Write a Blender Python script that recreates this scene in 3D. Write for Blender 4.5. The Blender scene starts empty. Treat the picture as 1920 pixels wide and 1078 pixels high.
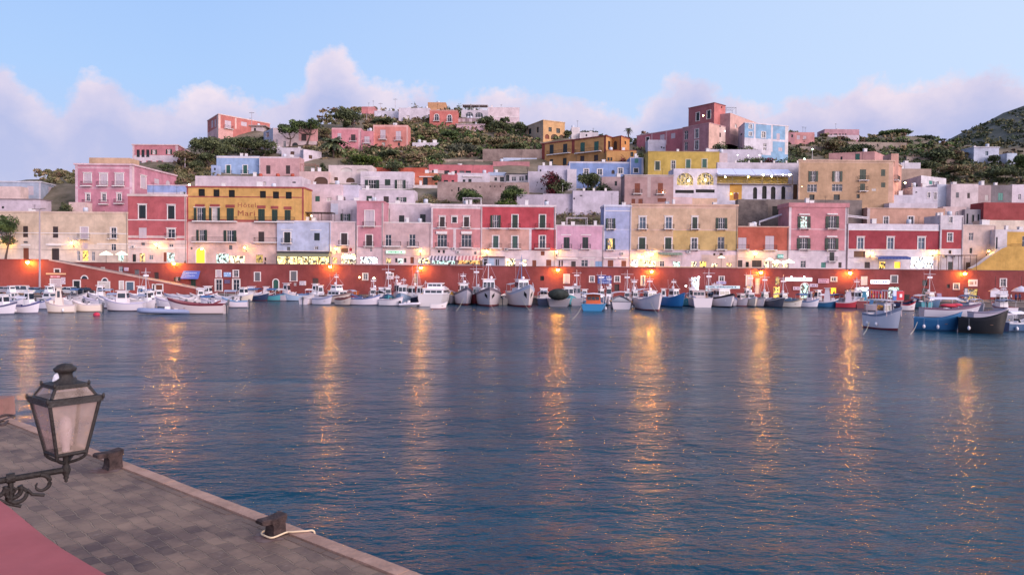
import bpy, math, random
import numpy as np
from mathutils import Vector as V, Matrix
from mathutils import noise as mnoise
R = math.radians
COL = bpy.context.scene.collection
SC = bpy.context.scene
rng = random.Random(7)

# ------------------------------------------------------------------ camera
CAM = V((0, 0, 7.5)); FP = 1400.0
_p, _a = math.atan(42/1400), R(0.5)
FWD = V((0, math.cos(_p), -math.sin(_p)))
_r0 = V((1, 0, 0)); _u0 = V((0, math.sin(_p), math.cos(_p)))
RGT = _r0*math.cos(_a) + _u0*math.sin(_a)
UPV = _u0*math.cos(_a) - _r0*math.sin(_a)
def ray(px, py): return FWD*FP + RGT*(px-960) - UPV*(py-539)
def P(px, py, Y):
    d = ray(px, py); return CAM + d*(Y/d.y)
def Pz(px, py, z):
    d = ray(px, py); return CAM + d*((z-CAM.z)/d.z)
cd = bpy.data.cameras.new('camera'); cam = bpy.data.objects.new('camera', cd); COL.objects.link(cam)
m = Matrix.Identity(4)
for i in range(3):
    m[i][0] = RGT[i]; m[i][1] = UPV[i]; m[i][2] = -FWD[i]; m[i][3] = CAM[i]
cam.matrix_world = m
cd.sensor_width = 36; cd.lens = 36*FP/1920; cd.clip_end = 20000; cd.clip_start = 0.1
SC.camera = cam

# ------------------------------------------------------------------ materials
def lin(h, k=1.0):
    h = h.lstrip('#'); o = []
    for i in (0, 2, 4):
        c = int(h[i:i+2], 16)/255
        o.append((c/12.92 if c <= .04045 else ((c+.055)/1.055)**2.4)*k)
    return o
MC = {}
def newmat(key):
    m = bpy.data.materials.new(key); m.use_nodes = True
    nt = m.node_tree; b = nt.nodes['Principled BSDF']; return m, nt, b
def plain(h, rough=.6, metal=0.0, k=1.0, spec=.5):
    key = ('p', h, rough, metal, k)
    if key in MC: return MC[key]
    m, nt, b = newmat('paint_'+h); c = lin(h, k)
    b.inputs['Base Color'].default_value = (*c, 1); b.inputs['Roughness'].default_value = rough
    b.inputs['Metallic'].default_value = metal; b.inputs['Specular IOR Level'].default_value = spec
    MC[key] = m; return m
def mottled(h, k=.85, var=.27, scale=.45, rough=.9, bump=.3, fine=3.0, dirt=.5, h2=None, streak=True):
    """painted plaster or stone: broad patches, vertical rain streaks and a fine grain"""
    key = ('m', h, k, var, scale, dirt, h2)
    if key in MC: return MC[key]
    m, nt, b = newmat('plaster_'+h); N = nt.nodes; L = nt.links
    c = lin(h, k); mn = sum(c)/3; c = [x*.86+mn*.08+.022 for x in c]
    geo = N.new('ShaderNodeNewGeometry')
    n1 = N.new('ShaderNodeTexNoise'); n1.inputs['Scale'].default_value = scale; n1.inputs['Detail'].default_value = 5; n1.inputs['Roughness'].default_value = .65
    L.new(geo.outputs['Position'], n1.inputs['Vector'])
    mp = N.new('ShaderNodeMapping'); mp.inputs['Scale'].default_value = (1.6, 1.6, .22) if streak else (1.6, 1.6, 1.6)
    L.new(geo.outputs['Position'], mp.inputs['Vector'])
    n2 = N.new('ShaderNodeTexNoise'); n2.inputs['Scale'].default_value = 1.3; n2.inputs['Detail'].default_value = 6; n2.inputs['Roughness'].default_value = .7
    L.new(mp.outputs['Vector'], n2.inputs['Vector'])
    r1 = N.new('ShaderNodeValToRGB'); r1.color_ramp.elements[0].position = .3; r1.color_ramp.elements[1].position = .7
    lo = [x*(1-var) for x in c]; hi = [min(.85, x*(1+var*.5)+.01) for x in c]
    if h2: lo = lin(h2, k)
    r1.color_ramp.elements[0].color = (*lo, 1); r1.color_ramp.elements[1].color = (*hi, 1)
    L.new(n1.outputs['Fac'], r1.inputs['Fac'])
    r2 = N.new('ShaderNodeValToRGB'); r2.color_ramp.elements[0].position = .52; r2.color_ramp.elements[1].position = .8
    r2.color_ramp.elements[0].color = (0, 0, 0, 1); r2.color_ramp.elements[1].color = (dirt, dirt, dirt, 1)
    L.new(n2.outputs['Fac'], r2.inputs['Fac'])
    mx = N.new('ShaderNodeMixRGB'); L.new(r2.outputs['Color'], mx.inputs['Fac']); L.new(r1.outputs['Color'], mx.inputs['Color1'])
    mx.inputs['Color2'].default_value = (c[0]*.5+mn*.12, c[1]*.5+mn*.1, c[2]*.5+mn*.1, 1)
    L.new(mx.outputs['Color'], b.inputs['Base Color'])
    b.inputs['Roughness'].default_value = rough; b.inputs['Specular IOR Level'].default_value = .25
    n3 = N.new('ShaderNodeTexNoise'); n3.inputs['Scale'].default_value = fine; n3.inputs['Detail'].default_value = 4
    L.new(geo.outputs['Position'], n3.inputs['Vector'])
    bp = N.new('ShaderNodeBump'); bp.inputs['Strength'].default_value = bump; bp.inputs['Distance'].default_value = .08
    L.new(n3.outputs['Fac'], bp.inputs['Height']); L.new(bp.outputs['Normal'], b.inputs['Normal'])
    MC[key] = m; return m
def emit(h, s, k=1.0):
    key = ('e', h, s)
    if key in MC: return MC[key]
    m, nt, b = newmat('lamp_'+h); c = lin(h, k)
    b.inputs['Base Color'].default_value = (*[min(.8, x) for x in c], 1)
    b.inputs['Emission Color'].default_value = (*c, 1); b.inputs['Emission Strength'].default_value = s
    MC[key] = m; return m
def shopglow(h, h2, s, seed=0):
    """a lit interior seen through glass: blotches of goods in warm or cool light"""
    key = ('sg', h, h2, s, seed)
    if key in MC: return MC[key]
    m, nt, b = newmat('lit_interior_'+h); N = nt.nodes; L = nt.links
    geo = N.new('ShaderNodeNewGeometry')
    v = N.new('ShaderNodeTexVoronoi'); v.inputs['Scale'].default_value = 3.6; v.inputs['Randomness'].default_value = 1
    mp = N.new('ShaderNodeMapping'); mp.inputs['Location'].default_value = (seed*3.1, 0, 0); mp.inputs['Scale'].default_value = (1, 1, .7)
    L.new(geo.outputs['Position'], mp.inputs['Vector']); L.new(mp.outputs['Vector'], v.inputs['Vector'])
    sp = N.new('ShaderNodeSeparateColor'); L.new(v.outputs['Color'], sp.inputs['Color'])
    r = N.new('ShaderNodeValToRGB'); e = r.color_ramp.elements
    e[0].position = .0; e[0].color = (*lin(h), 1); e[1].position = .45; e[1].color = (*lin(h2), 1)
    q = e.new(.55); q.color = (*lin('806038', .8), 1); q = e.new(.66); q.color = (*lin(h, .7), 1); q = e.new(.76); q.color = (*lin('503428', .5), 1); q = e.new(.9); q.color = (*lin('202838', .3), 1)
    L.new(sp.outputs['Red'], r.inputs['Fac'])
    b.inputs['Base Color'].default_value = (.05, .05, .05, 1)
    L.new(r.outputs['Color'], b.inputs['Emission Color']); b.inputs['Emission Strength'].default_value = s
    MC[key] = m; return m
def glass_dark(h='2a3340'):
    key = ('g', h)
    if key in MC: return MC[key]
    m, nt, b = newmat('window_glass'); c = lin(h)
    b.inputs['Base Color'].default_value = (*c, 1); b.inputs['Roughness'].default_value = .12; b.inputs['Specular IOR Level'].default_value = .6
    MC[key] = m; return m
def leafmat(h, k=1.0):
    key = ('l', h, k)
    if key in MC: return MC[key]
    m, nt, b = newmat('leaves_'+h); N = nt.nodes; L = nt.links; c = lin(h, k)
    geo = N.new('ShaderNodeNewGeometry'); n = N.new('ShaderNodeTexNoise'); n.inputs['Scale'].default_value = .9; n.inputs['Detail'].default_value = 3
    L.new(geo.outputs['Position'], n.inputs['Vector'])
    r = N.new('ShaderNodeValToRGB'); r.color_ramp.elements[0].position = .35; r.color_ramp.elements[1].position = .68
    r.color_ramp.elements[0].color = (c[0]*.6, c[1]*.6, c[2]*.6, 1); r.color_ramp.elements[1].color = (c[0]*1.35, c[1]*1.35, c[2]*1.3, 1)
    L.new(n.outputs['Fac'], r.inputs['Fac']); L.new(r.outputs['Color'], b.inputs['Base Color'])
    b.inputs['Roughness'].default_value = .7; b.inputs['Specular IOR Level'].default_value = .2
    MC[key] = m; return m

# ------------------------------------------------------------------ mesh building
WO = {}     # world origin of each object
USED = set()
class MB:
    def __init__(s): s.v = []; s.f = []; s.m = []; s.mats = []; s.sm = []
    def mi(s, mat):
        if mat not in s.mats: s.mats.append(mat)
        return s.mats.index(mat)
    def poly(s, pts, mat, smooth=False):
        n = len(s.v); s.v += [tuple(p) for p in pts]; s.f.append(tuple(range(n, n+len(pts)))); s.m.append(s.mi(mat)); s.sm.append(smooth)
    def grid(s, rows, mat, smooth=True, closed=False, matf=None):
        n = len(s.v); k = len(rows[0]); mi = s.mi(mat)
        for r in rows: s.v += [tuple(p) for p in r]
        for i in range(len(rows)-1):
            for j in range(k if closed else k-1):
                j2 = (j+1) % k
                s.f.append((n+i*k+j, n+i*k+j2, n+(i+1)*k+j2, n+(i+1)*k+j))
                s.m.append(s.mi(matf(i, j)) if matf else mi); s.sm.append(smooth)
    def hexa(s, c, mat):
        """c: 8 corners, bottom 4 ccw then top 4"""
        n = len(s.v); s.v += [tuple(p) for p in c]; mi = s.mi(mat)
        for f in ((3, 2, 1, 0), (4, 5, 6, 7), (0, 1, 5, 4), (1, 2, 6, 5), (2, 3, 7, 6), (3, 0, 4, 7)):
            s.f.append(tuple(n+i for i in f)); s.m.append(mi); s.sm.append(False)
    def box(s, x0, x1, y0, y1, z0, z1, mat, fr=None, taper=0, tx=None, ty=None):
        tx = taper if tx is None else tx; ty = taper if ty is None else ty
        c = [(x0, y0, z0), (x1, y0, z0), (x1, y1, z0), (x0, y1, z0), (x0+tx, y0+ty, z1), (x1-tx, y0+ty, z1), (x1-tx, y1-ty, z1), (x0+tx, y1-ty, z1)]
        if fr: c = [fr(*q) for q in c]
        s.hexa(c, mat)
    def tube(s, pts, r, mat, n=6, r2=None, cap=True):
        pts = [V(p) for p in pts]; rows = []; K = len(pts)
        ref = None
        for i, p in enumerate(pts):
            d = (pts[min(i+1, K-1)]-pts[max(i-1, 0)])
            if d.length < 1e-9: d = V((0, 0, 1))
            d.normalize()
            if ref is None: ref = V((0, 0, 1)) if abs(d.z) < .9 else V((1, 0, 0))
            a = d.cross(ref)
            if a.length < 1e-4: a = d.cross(V((0, 1, 0)))
            a.normalize(); b = d.cross(a); ref = -b if False else ref
            rr = r if not callable(r) else r(i/(K-1))
            if r2 is not None: rr = r+(r2-r)*i/(K-1)
            rows.append([p+a*(rr*math.cos(2*math.pi*j/n))+b*(rr*math.sin(2*math.pi*j/n)) for j in range(n)])
        s.grid(rows, mat, closed=True)
        if cap:
            s.poly(rows[0], mat); s.poly(rows[-1][::-1], mat)
    def lathe(s, c, prof, mat, n=12, sx=1, sy=1):
        rows = [[V(c)+V((r*sx*math.cos(2*math.pi*j/n), r*sy*math.sin(2*math.pi*j/n), z)) for j in range(n)] for r, z in prof]
        s.grid(rows, mat, closed=True)
    def ball(s, c, r, mat, n=10, sz=1.0, sx=1, sy=1):
        k = max(5, n//2+1)
        s.lathe(c, [(max(.001, r*math.sin(math.pi*i/k)), -r*sz*math.cos(math.pi*i/k)) for i in range(k+1)], mat, n, sx, sy)
    def build(s, name, parent=None, label=None, origin=None, cat=None, group=None, kind=None):
        v = np.array(s.v, dtype=np.float64).reshape(-1, 3)
        if origin is None:
            lo = v.min(0); hi = v.max(0); origin = (lo+hi)/2
            if parent is None: origin[2] = lo[2]
        origin = np.array(origin, dtype=np.float64)
        me = bpy.data.meshes.new(name); vv = v-origin
        me.from_pydata(vv.tolist(), [], s.f)
        for mt in s.mats: me.materials.append(mt)
        me.polygons.foreach_set('material_index', s.m); me.polygons.foreach_set('use_smooth', s.sm)
        me.update()
        o = bpy.data.objects.new(name, me); COL.objects.link(o)
        po = np.array(WO[parent.name]) if parent else np.zeros(3)
        if parent: o.parent = parent
        o.location = tuple(origin-po); WO[o.name] = tuple(origin)
        tag(o, label, cat, group, kind)
        return o
def tag(o, label=None, cat=None, group=None, kind=None):
    if label:
        o['label'] = label
        if cat:
            if label in USED and not group: print('DUPLABEL', label)
            USED.add(label)
    if cat: o['category'] = cat
    if group: o['group'] = group
    if kind: o['kind'] = kind
    return o
def thing(name, label, cat, loc, group=None):
    o = bpy.data.objects.new(name, None); COL.objects.link(o); o.location = tuple(loc); o.empty_display_size = .3
    WO[o.name] = tuple(loc); return tag(o, label, cat, group)

WHITE = mottled('f0e9ec', k=.92, var=.08, dirt=.3)
TRIM = mottled('f3e9e9', k=.9, var=.06, dirt=.2)
SHG = plain('26392f', .5); SHT = plain('2c5a50', .5); SHD = plain('20282c', .5); SHB = plain('3f3233', .6); SHP = mottled('dcc8d4', k=.8, var=.05, dirt=.15)
SHBL = plain('55687c', .5)
GL = glass_dark(); BLACK = plain('0c0d10', .7); IRON = plain('2b2528', .6); WOOD = plain('7c4230', .7); REDW = mottled('b04a45', k=.8)

# ------------------------------------------------------------------ facades
class Face:
    def __init__(s, A, B, z0, z1):
        s.O = V((A.x, A.y, z0)); d = V((B.x-A.x, B.y-A.y, 0)); s.W = d.length; s.u = d.normalized()
        s.n = V((s.u.y, -s.u.x, 0)); s.z0 = z0; s.H = z1-z0
    def pt(s, u, w, v): return s.O+s.u*u+s.n*w+V((0, 0, v))
    def uv(s, px, py):
        d = ray(px, py); t = (s.O-CAM).dot(s.n)/d.dot(s.n); p = CAM+d*t
        return (p-s.O).dot(s.u), p.z-s.z0
    def rect(s, x0, y0, x1, y1):
        xm, ym = (x0+x1)/2, (y0+y1)/2
        u0 = s.uv(x0, ym)[0]; u1 = s.uv(x1, ym)[0]; v0 = s.uv(xm, y1)[1]; v1 = s.uv(xm, y0)[1]
        return min(u0, u1), min(v0, v1), max(u0, u1), max(v0, v1)
def fbox(mb, f, u0, u1, w0, w1, v0, v1, mat):
    mb.box(u0, u1, -w1, -w0, v0, v1, mat, fr=lambda x, y, z: f.pt(x, -y, z))
def wallface(mb, f, holes, mat, zones=(), reveal=None, depth=.22):
    us = {0.0, f.W}; vs = {0.0, f.H}
    for h in holes: us |= {h[0], h[2]}; vs |= {h[1], h[3]}
    for z in zones:
        us |= {min(max(z[0], 0), f.W), min(max(z[2], 0), f.W)}; vs |= {min(max(z[1], 0), f.H), min(max(z[3], 0), f.H)}
    us = sorted(us); vs = sorted(vs)
    for i in range(len(us)-1):
        if us[i+1]-us[i] < 1e-5: continue
        for j in range(len(vs)-1):
            if vs[j+1]-vs[j] < 1e-5: continue
            cu, cv = (us[i]+us[i+1])/2, (vs[j]+vs[j+1])/2
            if any(h[0] < cu < h[2] and h[1] < cv < h[3] for h in holes): continue
            m = mat
            for z in zones:
                if z[0] < cu < z[2] and z[1] < cv < z[3]: m = z[4]
            mb.poly([f.pt(us[i], 0, vs[j]), f.pt(us[i+1], 0, vs[j]), f.pt(us[i+1], 0, vs[j+1]), f.pt(us[i], 0, vs[j+1])], m)
    rv = reveal or mat
    for h in holes:
        u0, v0, u1, v1 = h[:4]
        for a, b in (((u0, v0), (u1, v0)), ((u1, v0), (u1, v1)), ((u1, v1), (u0, v1)), ((u0, v1), (u0, v0))):
            mb.poly([f.pt(a[0], 0, a[1]), f.pt(a[0], -depth, a[1]), f.pt(b[0], -depth, b[1]), f.pt(b[0], 0, b[1])], rv)
        if len(h) > 4 and h[4]:
            ru = (u1-u0)/2; rvv = min(ru, (v1-v0)*.6); cx = (u0+u1)/2; cy = v1-rvv
            for sgn in (-1, 1):
                cor = (cx+sgn*ru, v1); prev = (cx+sgn*ru, cy)
                for k in range(1, 9):
                    a = math.pi/2*k/8; q = (cx+sgn*ru*math.cos(a), cy+rvv*math.sin(a))
                    mb.poly([f.pt(cor[0], .002, cor[1]), f.pt(prev[0], .002, prev[1]), f.pt(q[0], .002, q[1])], mat)
                    mb.poly([f.pt(prev[0], .002, prev[1]), f.pt(prev[0], -depth, prev[1]), f.pt(q[0], -depth, q[1]), f.pt(q[0], .002, q[1])], rv)
                    prev = q
def leafpair(mb, f, u0, u1, v0, v1, w, mat):
    """two louvred leaves"""
    um = (u0+u1)/2
    for a, b in ((u0, um-.015), (um+.015, u1)):
        fbox(mb, f, a, b, w-.04, w, v0, v1, mat)
        n = max(2, int((v1-v0)/.35))
        for i in range(n):
            z = v0+.08+(v1-v0-.16)*i/n
            fbox(mb, f, a+.06, b-.06, w, w+.025, z, z+(v1-v0)/n*.55, mat)
def opening(root, f, kind, r, col=None, trim=None):
    u0, v0, u1, v1 = r; k = kind[0]; fl = kind[1:]; D = .22; W = u1-u0; H = v1-v0
    tm = trim or TRIM; isdoor = k in 'DX'
    mb = MB(); sw = min(.2, W*.22)
    arch = 'a' in fl
    if 'n' not in fl:
        top = .24 if 'h' in fl else .14
        if not arch:
            fbox(mb, f, u0-sw, u0, .003, .06, v0-(0 if isdoor else .08), v1+top, tm)
            fbox(mb, f, u1, u1+sw, .003, .06, v0-(0 if isdoor else .08), v1+top, tm)
            fbox(mb, f, u0, u1, .003, .058, v1, v1+top, tm)
        else:
            ru = W/2; rv = min(ru, H*.6); cx = (u0+u1)/2; cy = v1-rv
            fbox(mb, f, u0-sw, u0, .003, .06, v0, cy, tm); fbox(mb, f, u1, u1+sw, .003, .06, v0, cy, tm)
            for i in range(12):
                a, b = math.pi*i/12, math.pi*(i+1)/12
                q = [(cx+ru*math.cos(a), cy+rv*math.sin(a)), (cx+ru*math.cos(b), cy+rv*math.sin(b)), (cx+(ru+sw)*math.cos(b), cy+(rv+sw)*math.sin(b)), (cx+(ru+sw)*math.cos(a), cy+(rv+sw)*math.sin(a))]
                mb.hexa([f.pt(x, .004, y) for x, y in q]+[f.pt(x, .06, y) for x, y in q], tm)
        if 'h' in fl: fbox(mb, f, u0-sw*1.6, u1+sw*1.6, .003, .2, v1+top, v1+top+.12, tm)
        if not isdoor and 'b' not in fl: fbox(mb, f, u0-sw*1.2, u1+sw*1.2, .003, .12, v0-.18, v0-.082, tm)
    if 'r' in fl: fbox(mb, f, u0-.18, u1+.18, .003, .09, v1+.15, v1+.75, REDW)
    # inner frame fills the reveal
    fm = plain('e6dde0', .5) if k in 'goxltv' else (col or tm)
    e = min(.07, W*.1)
    for a, b, c2, d2 in ((u0, u0+e, v0, v1), (u1-e, u1, v0, v1), (u0+e, u1-e, v0, v0+e), (u0+e, u1-e, v1-e, v1)):
        fbox(mb, f, a+.001, b-.001, -D+.02, -D+.1, c2+.001, d2-.001, fm)
    wn = mb.build('door' if isdoor else 'window', root)
    def pane(mat, nm='pane', w=-D):
        q = MB(); fbox(q, f, u0+.002, u1-.002, w-.05, w, v0+.002, v1-.002, mat); return q.build(nm, wn)
    if k == 's':
        q = MB(); leafpair(q, f, u0+.02, u1-.02, v0+.02, v1-.02, -.04, col or SHG); q.build('shutter', wn)
    elif k == 'w':
        q = MB(); leafpair(q, f, u0+.02, u1-.02, v0+.02, v1-.02, -.05, col or SHP); q.build('shutter', wn)
    elif k == 'o':
        pane(col or GL)
        q = MB(); n = 2 if W > .9 else 1
        for i in range(1, n+1):
            x = u0+W*i/(n+1) if n > 1 else (u0+u1)/2
            fbox(q, f, x-.04, x+.04, -D+.1, -D+.14, v0+.02, v1-.02, plain('e6dde0', .5))
        fbox(q, f, u0+.02, u1-.02, -D+.14, -D+.17, v0+H*.55, v0+H*.55+.05, plain('e6dde0', .5))
        q.build('mullion', wn)
        hw = max(.3, W*.42)
        for a, b in ((u0-hw, u0-.02), (u1+.02, u1+hw)):
            q = MB(); fbox(q, f, a, b, .07, .12, v0+.02, v1-.02, SHG)
            nn = max(3, int(H/.3))
            for i in range(nn): fbox(q, f, a+.05, b-.05, .12, .14, v0+.1+(H-.2)*i/nn, v0+.1+(H-.2)*(i+.5)/nn, SHG)
            q.build('shutter', wn)
    elif k in 'gltv':
        mt = col or {'g': GL, 'l': shopglow('ffd98a', 'ffc060', 1.3, 3), 't': SHBL, 'v': glass_dark('35544a')}[k]
        pane(mt)
        q = MB(); mm = plain('e6dde0', .5) if k != 'v' else SHT
        n = 1 if W < 1.6 else max(2, int(W/1.1))
        for i in range(1, n+1):
            x = u0+W*i/(n+1); fbox(q, f, x-.035, x+.035, -D+.1, -D+.14, v0+.02, v1-.02, mm)
        fbox(q, f, u0+.02, u1-.02, -D+.141, -D+.17, v0+H*.62, v0+H*.62+.05, mm)
        q.build('mullion', wn)
    elif k == 'd': pane(col or BLACK)
    elif k in 'DX':
        q = MB(); leafpair(q, f, u0+.02, u1-.02, v0+.01, v1-.02, -.08, col or WOOD); q.build('door_leaf', wn)
    elif k == 'L':
        pane(col or shopglow('fff0c0', 'ffd070', 2.2, 1), 'lit_interior')
    if 'b' in fl:
        q = MB(); ex = .45; pr = .85
        fbox(q, f, u0-ex, u1+ex, .004, pr, v0-.16, v0-.02, tm)
        fbox(q, f, u0-ex*.6, u0-ex*.6+.12, .004, pr*.7, v0-.36, v0-.161, tm); fbox(q, f, u1+ex*.6-.12, u1+ex*.6, .004, pr*.7, v0-.36, v0-.161, tm)
        bc = q.build('balcony', root)
        q = MB(); rail(q, [f.pt(u0-ex+.04, .02, v0-.02), f.pt(u0-ex+.04, pr-.05, v0-.02), f.pt(u1+ex-.04, pr-.05, v0-.02), f.pt(u1+ex-.04, .02, v0-.02)], .95, IRON)
        q.build('railing', bc)
    return wn
def rail(mb, pts, h, mat, step=.22, r=.018):
    for a, b in zip(pts[:-1], pts[1:]):
        L = (b-a).length; up = V((0, 0, h))
        mb.tube([a+up, b+up], r*1.5, mat, 4); mb.tube([a+V((0, 0, .08)), b+V((0, 0, .08))], r, mat, 4)
        n = max(1, int(L/step))
        for i in range(n+1):
            q = a+(b-a)*(i/n); mb.tube([q, q+up], r, mat, 3, cap=False)
def parse(txt):
    out = []
    for ln in (txt or '').replace('\n', ';').split(';'):
        t = ln.split()
        if not t: continue
        c = None
        if len(t) > 5: c = t[5]
        out.append((t[0], *map(float, t[1:5]), c))
    return out
CW = {'G': SHG, 'T': SHT, 'D': SHD, 'B': SHB, 'W': SHP, 'BL': SHBL, 'K': BLACK, 'O': WOOD, 'TE': plain('3f8078', .5), 'LB': plain('7f9cc0', .5),
      'Y': shopglow('ffe070', 'ffb838', 2.0, 2), 'C': shopglow('e8fff8', 'a8d8d0', 1.6, 3), 'H': shopglow('fffbe8', 'ffdc8a', 2.0, 4), 'A': emit('ffb030', 1.6),
      'M': shopglow('ffe9a0', 'd89048', 1.5, 6), 'N': shopglow('ffffff', 'c8e0ff', 2.6, 5), 'P': mottled('e8dcd8', k=.8), 'GY': plain('6a6a70', .7), 'BR': plain('5a4034', .7), 'LG': shopglow('e8c870', 'd0a850', .9, 8), 'RD': plain('b02838', .6)}
def bld(name, label, fp, ytop, ybot, col, wins='', side='', zones=None, corn=None, sink=4.0, depth=7.0, cat='house', trims='', roof=0, trimm=None, z0=None, k=.85, bits=0, body=None):
    """fp: (xl,Yl,xc,Yc[,xr,Yr]) wall corners as seen; the box is a real, full building"""
    wm = body or mottled(col, k=k)
    ym = (ytop+ybot)/2
    A = P(fp[0], ym, fp[1]); B = P(fp[2], ym, fp[3])
    z1 = P(fp[2], ytop, fp[3]).z; zz = P(fp[2], ybot, fp[3]).z-sink if z0 is None else z0
    ab = V((B.x-A.x, B.y-A.y, 0)).normalized(); back = V((-ab.y, ab.x, 0))
    if len(fp) > 4: C = P(fp[4], ym, fp[5])
    else: C = B+back*depth
    D = A+(C-B)
    f = [Face(A, B, zz, z1), Face(B, C, zz, z1), Face(C, D, zz, z1), Face(D, A, zz, z1)]
    cx = (A+B+C+D)/4
    root = thing(name, label, cat, (cx.x, cx.y, zz))
    zl = [[], []]
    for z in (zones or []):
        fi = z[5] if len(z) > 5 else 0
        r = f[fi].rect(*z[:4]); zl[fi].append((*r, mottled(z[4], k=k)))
    mb = MB(); ops = []
    for fi, txt in ((0, wins), (1, side)):
        holes = []
        for kd, x0, y0, x1, y1, c in parse(txt):
            r = f[fi].rect(x0, y0, x1, y1)
            r = (max(r[0], .05), max(r[1], .05), min(r[2], f[fi].W-.05), min(r[3], f[fi].H-.05))
            if r[2]-r[0] < .15 or r[3]-r[1] < .15: continue
            holes.append((*r, 'a' in kd[1:])); ops.append((fi, kd, r, CW.get(c) if c else None))
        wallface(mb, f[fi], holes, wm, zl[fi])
    wallface(mb, f[2], [], wm); wallface(mb, f[3], [], wm)
    mb.poly([V((q.x, q.y, z1-.002)) for q in (A, B, C, D)], mottled('c9b3ac', k=.6))
    mb.build('wall', root)
    for fi, kd, r, c in ops: opening(root, f[fi], kd, r, c, trimm)
    if corn:
        ch, cc = corn[0], mottled(corn[1], k=.88); q = MB(); pr = corn[2] if len(corn) > 2 else .16
        for i in range(4): fbox(q, f[i], -pr+.002*i, f[i].W+pr-.002*i, .004, pr+.001*i, f[i].H-ch, f[i].H+.03+.003*i, cc)
        q.build('cornice', root)
    for kd, x0, y0, x1, y1, c in parse(trims):
        fi = 1 if kd.endswith('1') else 0
        r = f[fi].rect(x0, y0, x1, y1); q = MB()
        u0, u1 = max(r[0], -.05), min(r[2], f[fi].W+.05)
        mt = mottled(c, k=.88) if c and len(c) == 6 else TRIM
        pr = {'p': .05, 'q': .9, 'k': .07, 'j': .35}[kd[0]]
        fbox(q, f[fi], u0, u1, .003, pr, r[1], r[3], mt)
        o = q.build({'p': 'pilaster', 'q': 'balcony', 'k': 'moulding', 'j': 'ledge'}[kd[0]], root)
        if kd[0] == 'q':
            q = MB(); rail(q, [f[fi].pt(u0+.03, .02, r[3]), f[fi].pt(u0+.03, pr-.04, r[3]), f[fi].pt(u1-.03, pr-.04, r[3]), f[fi].pt(u1-.03, .02, r[3])], .95, IRON); q.build('railing', o)
    rr = random.Random(len(label)*7+int(fp[0]))
    if name == 'terraced_house':
        q = MB(); u = f[0].W-.22; q.tube([f[0].pt(u, .09, .3), f[0].pt(u, .09, f[0].H-.3)], .05, plain('8c7c7c', .6), 6); q.build('downpipe', root)
        hh = [(o[2]) for o in ops if o[0] == 0]
        for i in range(2):
            u = rr.uniform(.8, f[0].W-1.6); v = rr.uniform(f[0].H*.28, f[0].H*.34)
            if any(h[0]-1.2 < u < h[2]+.5 and h[1]-.8 < v < h[3]+.5 for h in hh): continue
            q = MB(); fbox(q, f[0], u, u+.85, .01, .36, v, v+.6, plain('cfc6c8', .5)); fbox(q, f[0], u+.12, u+.5, .361, .375, v+.1, v+.5, plain('6a6468', .6)); q.build('air_conditioner', root)
        q = MB(); a, b = f[0].pt(.1, .07, f[0].H*.36), f[0].pt(f[0].W-.1, .07, f[0].H*.35); q.tube([a, a.lerp(b, .5)-V((0, 0, .12)), b], .02, IRON, 4); q.build('cable', root)
    if name == 'terraced_house': bits = max(bits, 3)
    for i in range(bits):
        a, b = rr.random()*.8+.1, rr.random()*.4+.15; p = A+(B-A)*a+(D-A)*b; q = MB(); t = rr.random()
        if t < .5:
            w = .25+rr.random()*.25; h = .6+rr.random()*.6
            q.box(p.x-w, p.x+w, p.y-w, p.y+w, z1-.05, z1+h, WHITE); q.box(p.x-w-.06, p.x+w+.06, p.y-w-.06, p.y+w+.06, z1+h, z1+h+.1, TRIM); q.build('chimney', root)
        elif t < .8:
            h = 1.6+rr.random()*1.4; q.tube([(p.x, p.y, z1-.05), (p.x, p.y, z1+h)], .03, IRON, 4)
            for j in range(4): q.tube([(p.x-.45+.06*j, p.y, z1+h-.15*j), (p.x+.45-.06*j, p.y, z1+h-.15*j)], .015, IRON, 3)
            q.build('antenna', root)
        else:
            q.lathe((p.x, p.y, z1), [(.02, -.04), (.5, 0), (.5, .9), (.4, 1.05), (.01, 1.1)], plain('c9ccd8', .5), 12); q.build('water_tank', root)
    return root, f
# ------------------------------------------------------------------ sky: Nishita base, dusk tint, cumulus bank
world = bpy.data.worlds.new('World'); SC.world = world; world.use_nodes = True
nt = world.node_tree; N = nt.nodes; L = nt.links; N.clear()
out = N.new('ShaderNodeOutputWorld'); bg = N.new('ShaderNodeBackground'); L.new(bg.outputs[0], out.inputs['Surface'])
tc = N.new('ShaderNodeTexCoord'); sx = N.new('ShaderNodeSeparateXYZ'); L.new(tc.outputs['Generated'], sx.inputs[0])
def mth(op, a=None, b=None, c=None, clamp=False):
    n = N.new('ShaderNodeMath'); n.operation = op; n.use_clamp = clamp
    for i, q in enumerate((a, b, c)):
        if q is None: continue
        if isinstance(q, (int, float)): n.inputs[i].default_value = q
        else: L.new(q, n.inputs[i])
    return n.outputs[0]
def mixc(f, a, b):
    n = N.new('ShaderNodeMixRGB')
    for i, q in zip(('Fac', 'Color1', 'Color2'), (f, a, b)):
        if isinstance(q, (int, float)): n.inputs[i].default_value = q
        elif isinstance(q, (list, tuple)): n.inputs[i].default_value = (*q[:3], 1)
        else: L.new(q, n.inputs[i])
    return n.outputs[0]
SUN_EL, SUN_AZ = 9, 135    # azimuth clockwise from +Y: behind and to the right of the camera
sky = N.new('ShaderNodeTexSky'); sky.sky_type = 'NISHITA'; sky.sun_disc = False
sky.sun_elevation = R(SUN_EL); sky.sun_rotation = R(SUN_AZ); sky.air_density = 1.2; sky.dust_density = 1.5
az = mth('ARCTAN2', sx.outputs['X'], sx.outputs['Y']); el = mth('ARCSINE', sx.outputs['Z'])
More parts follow.
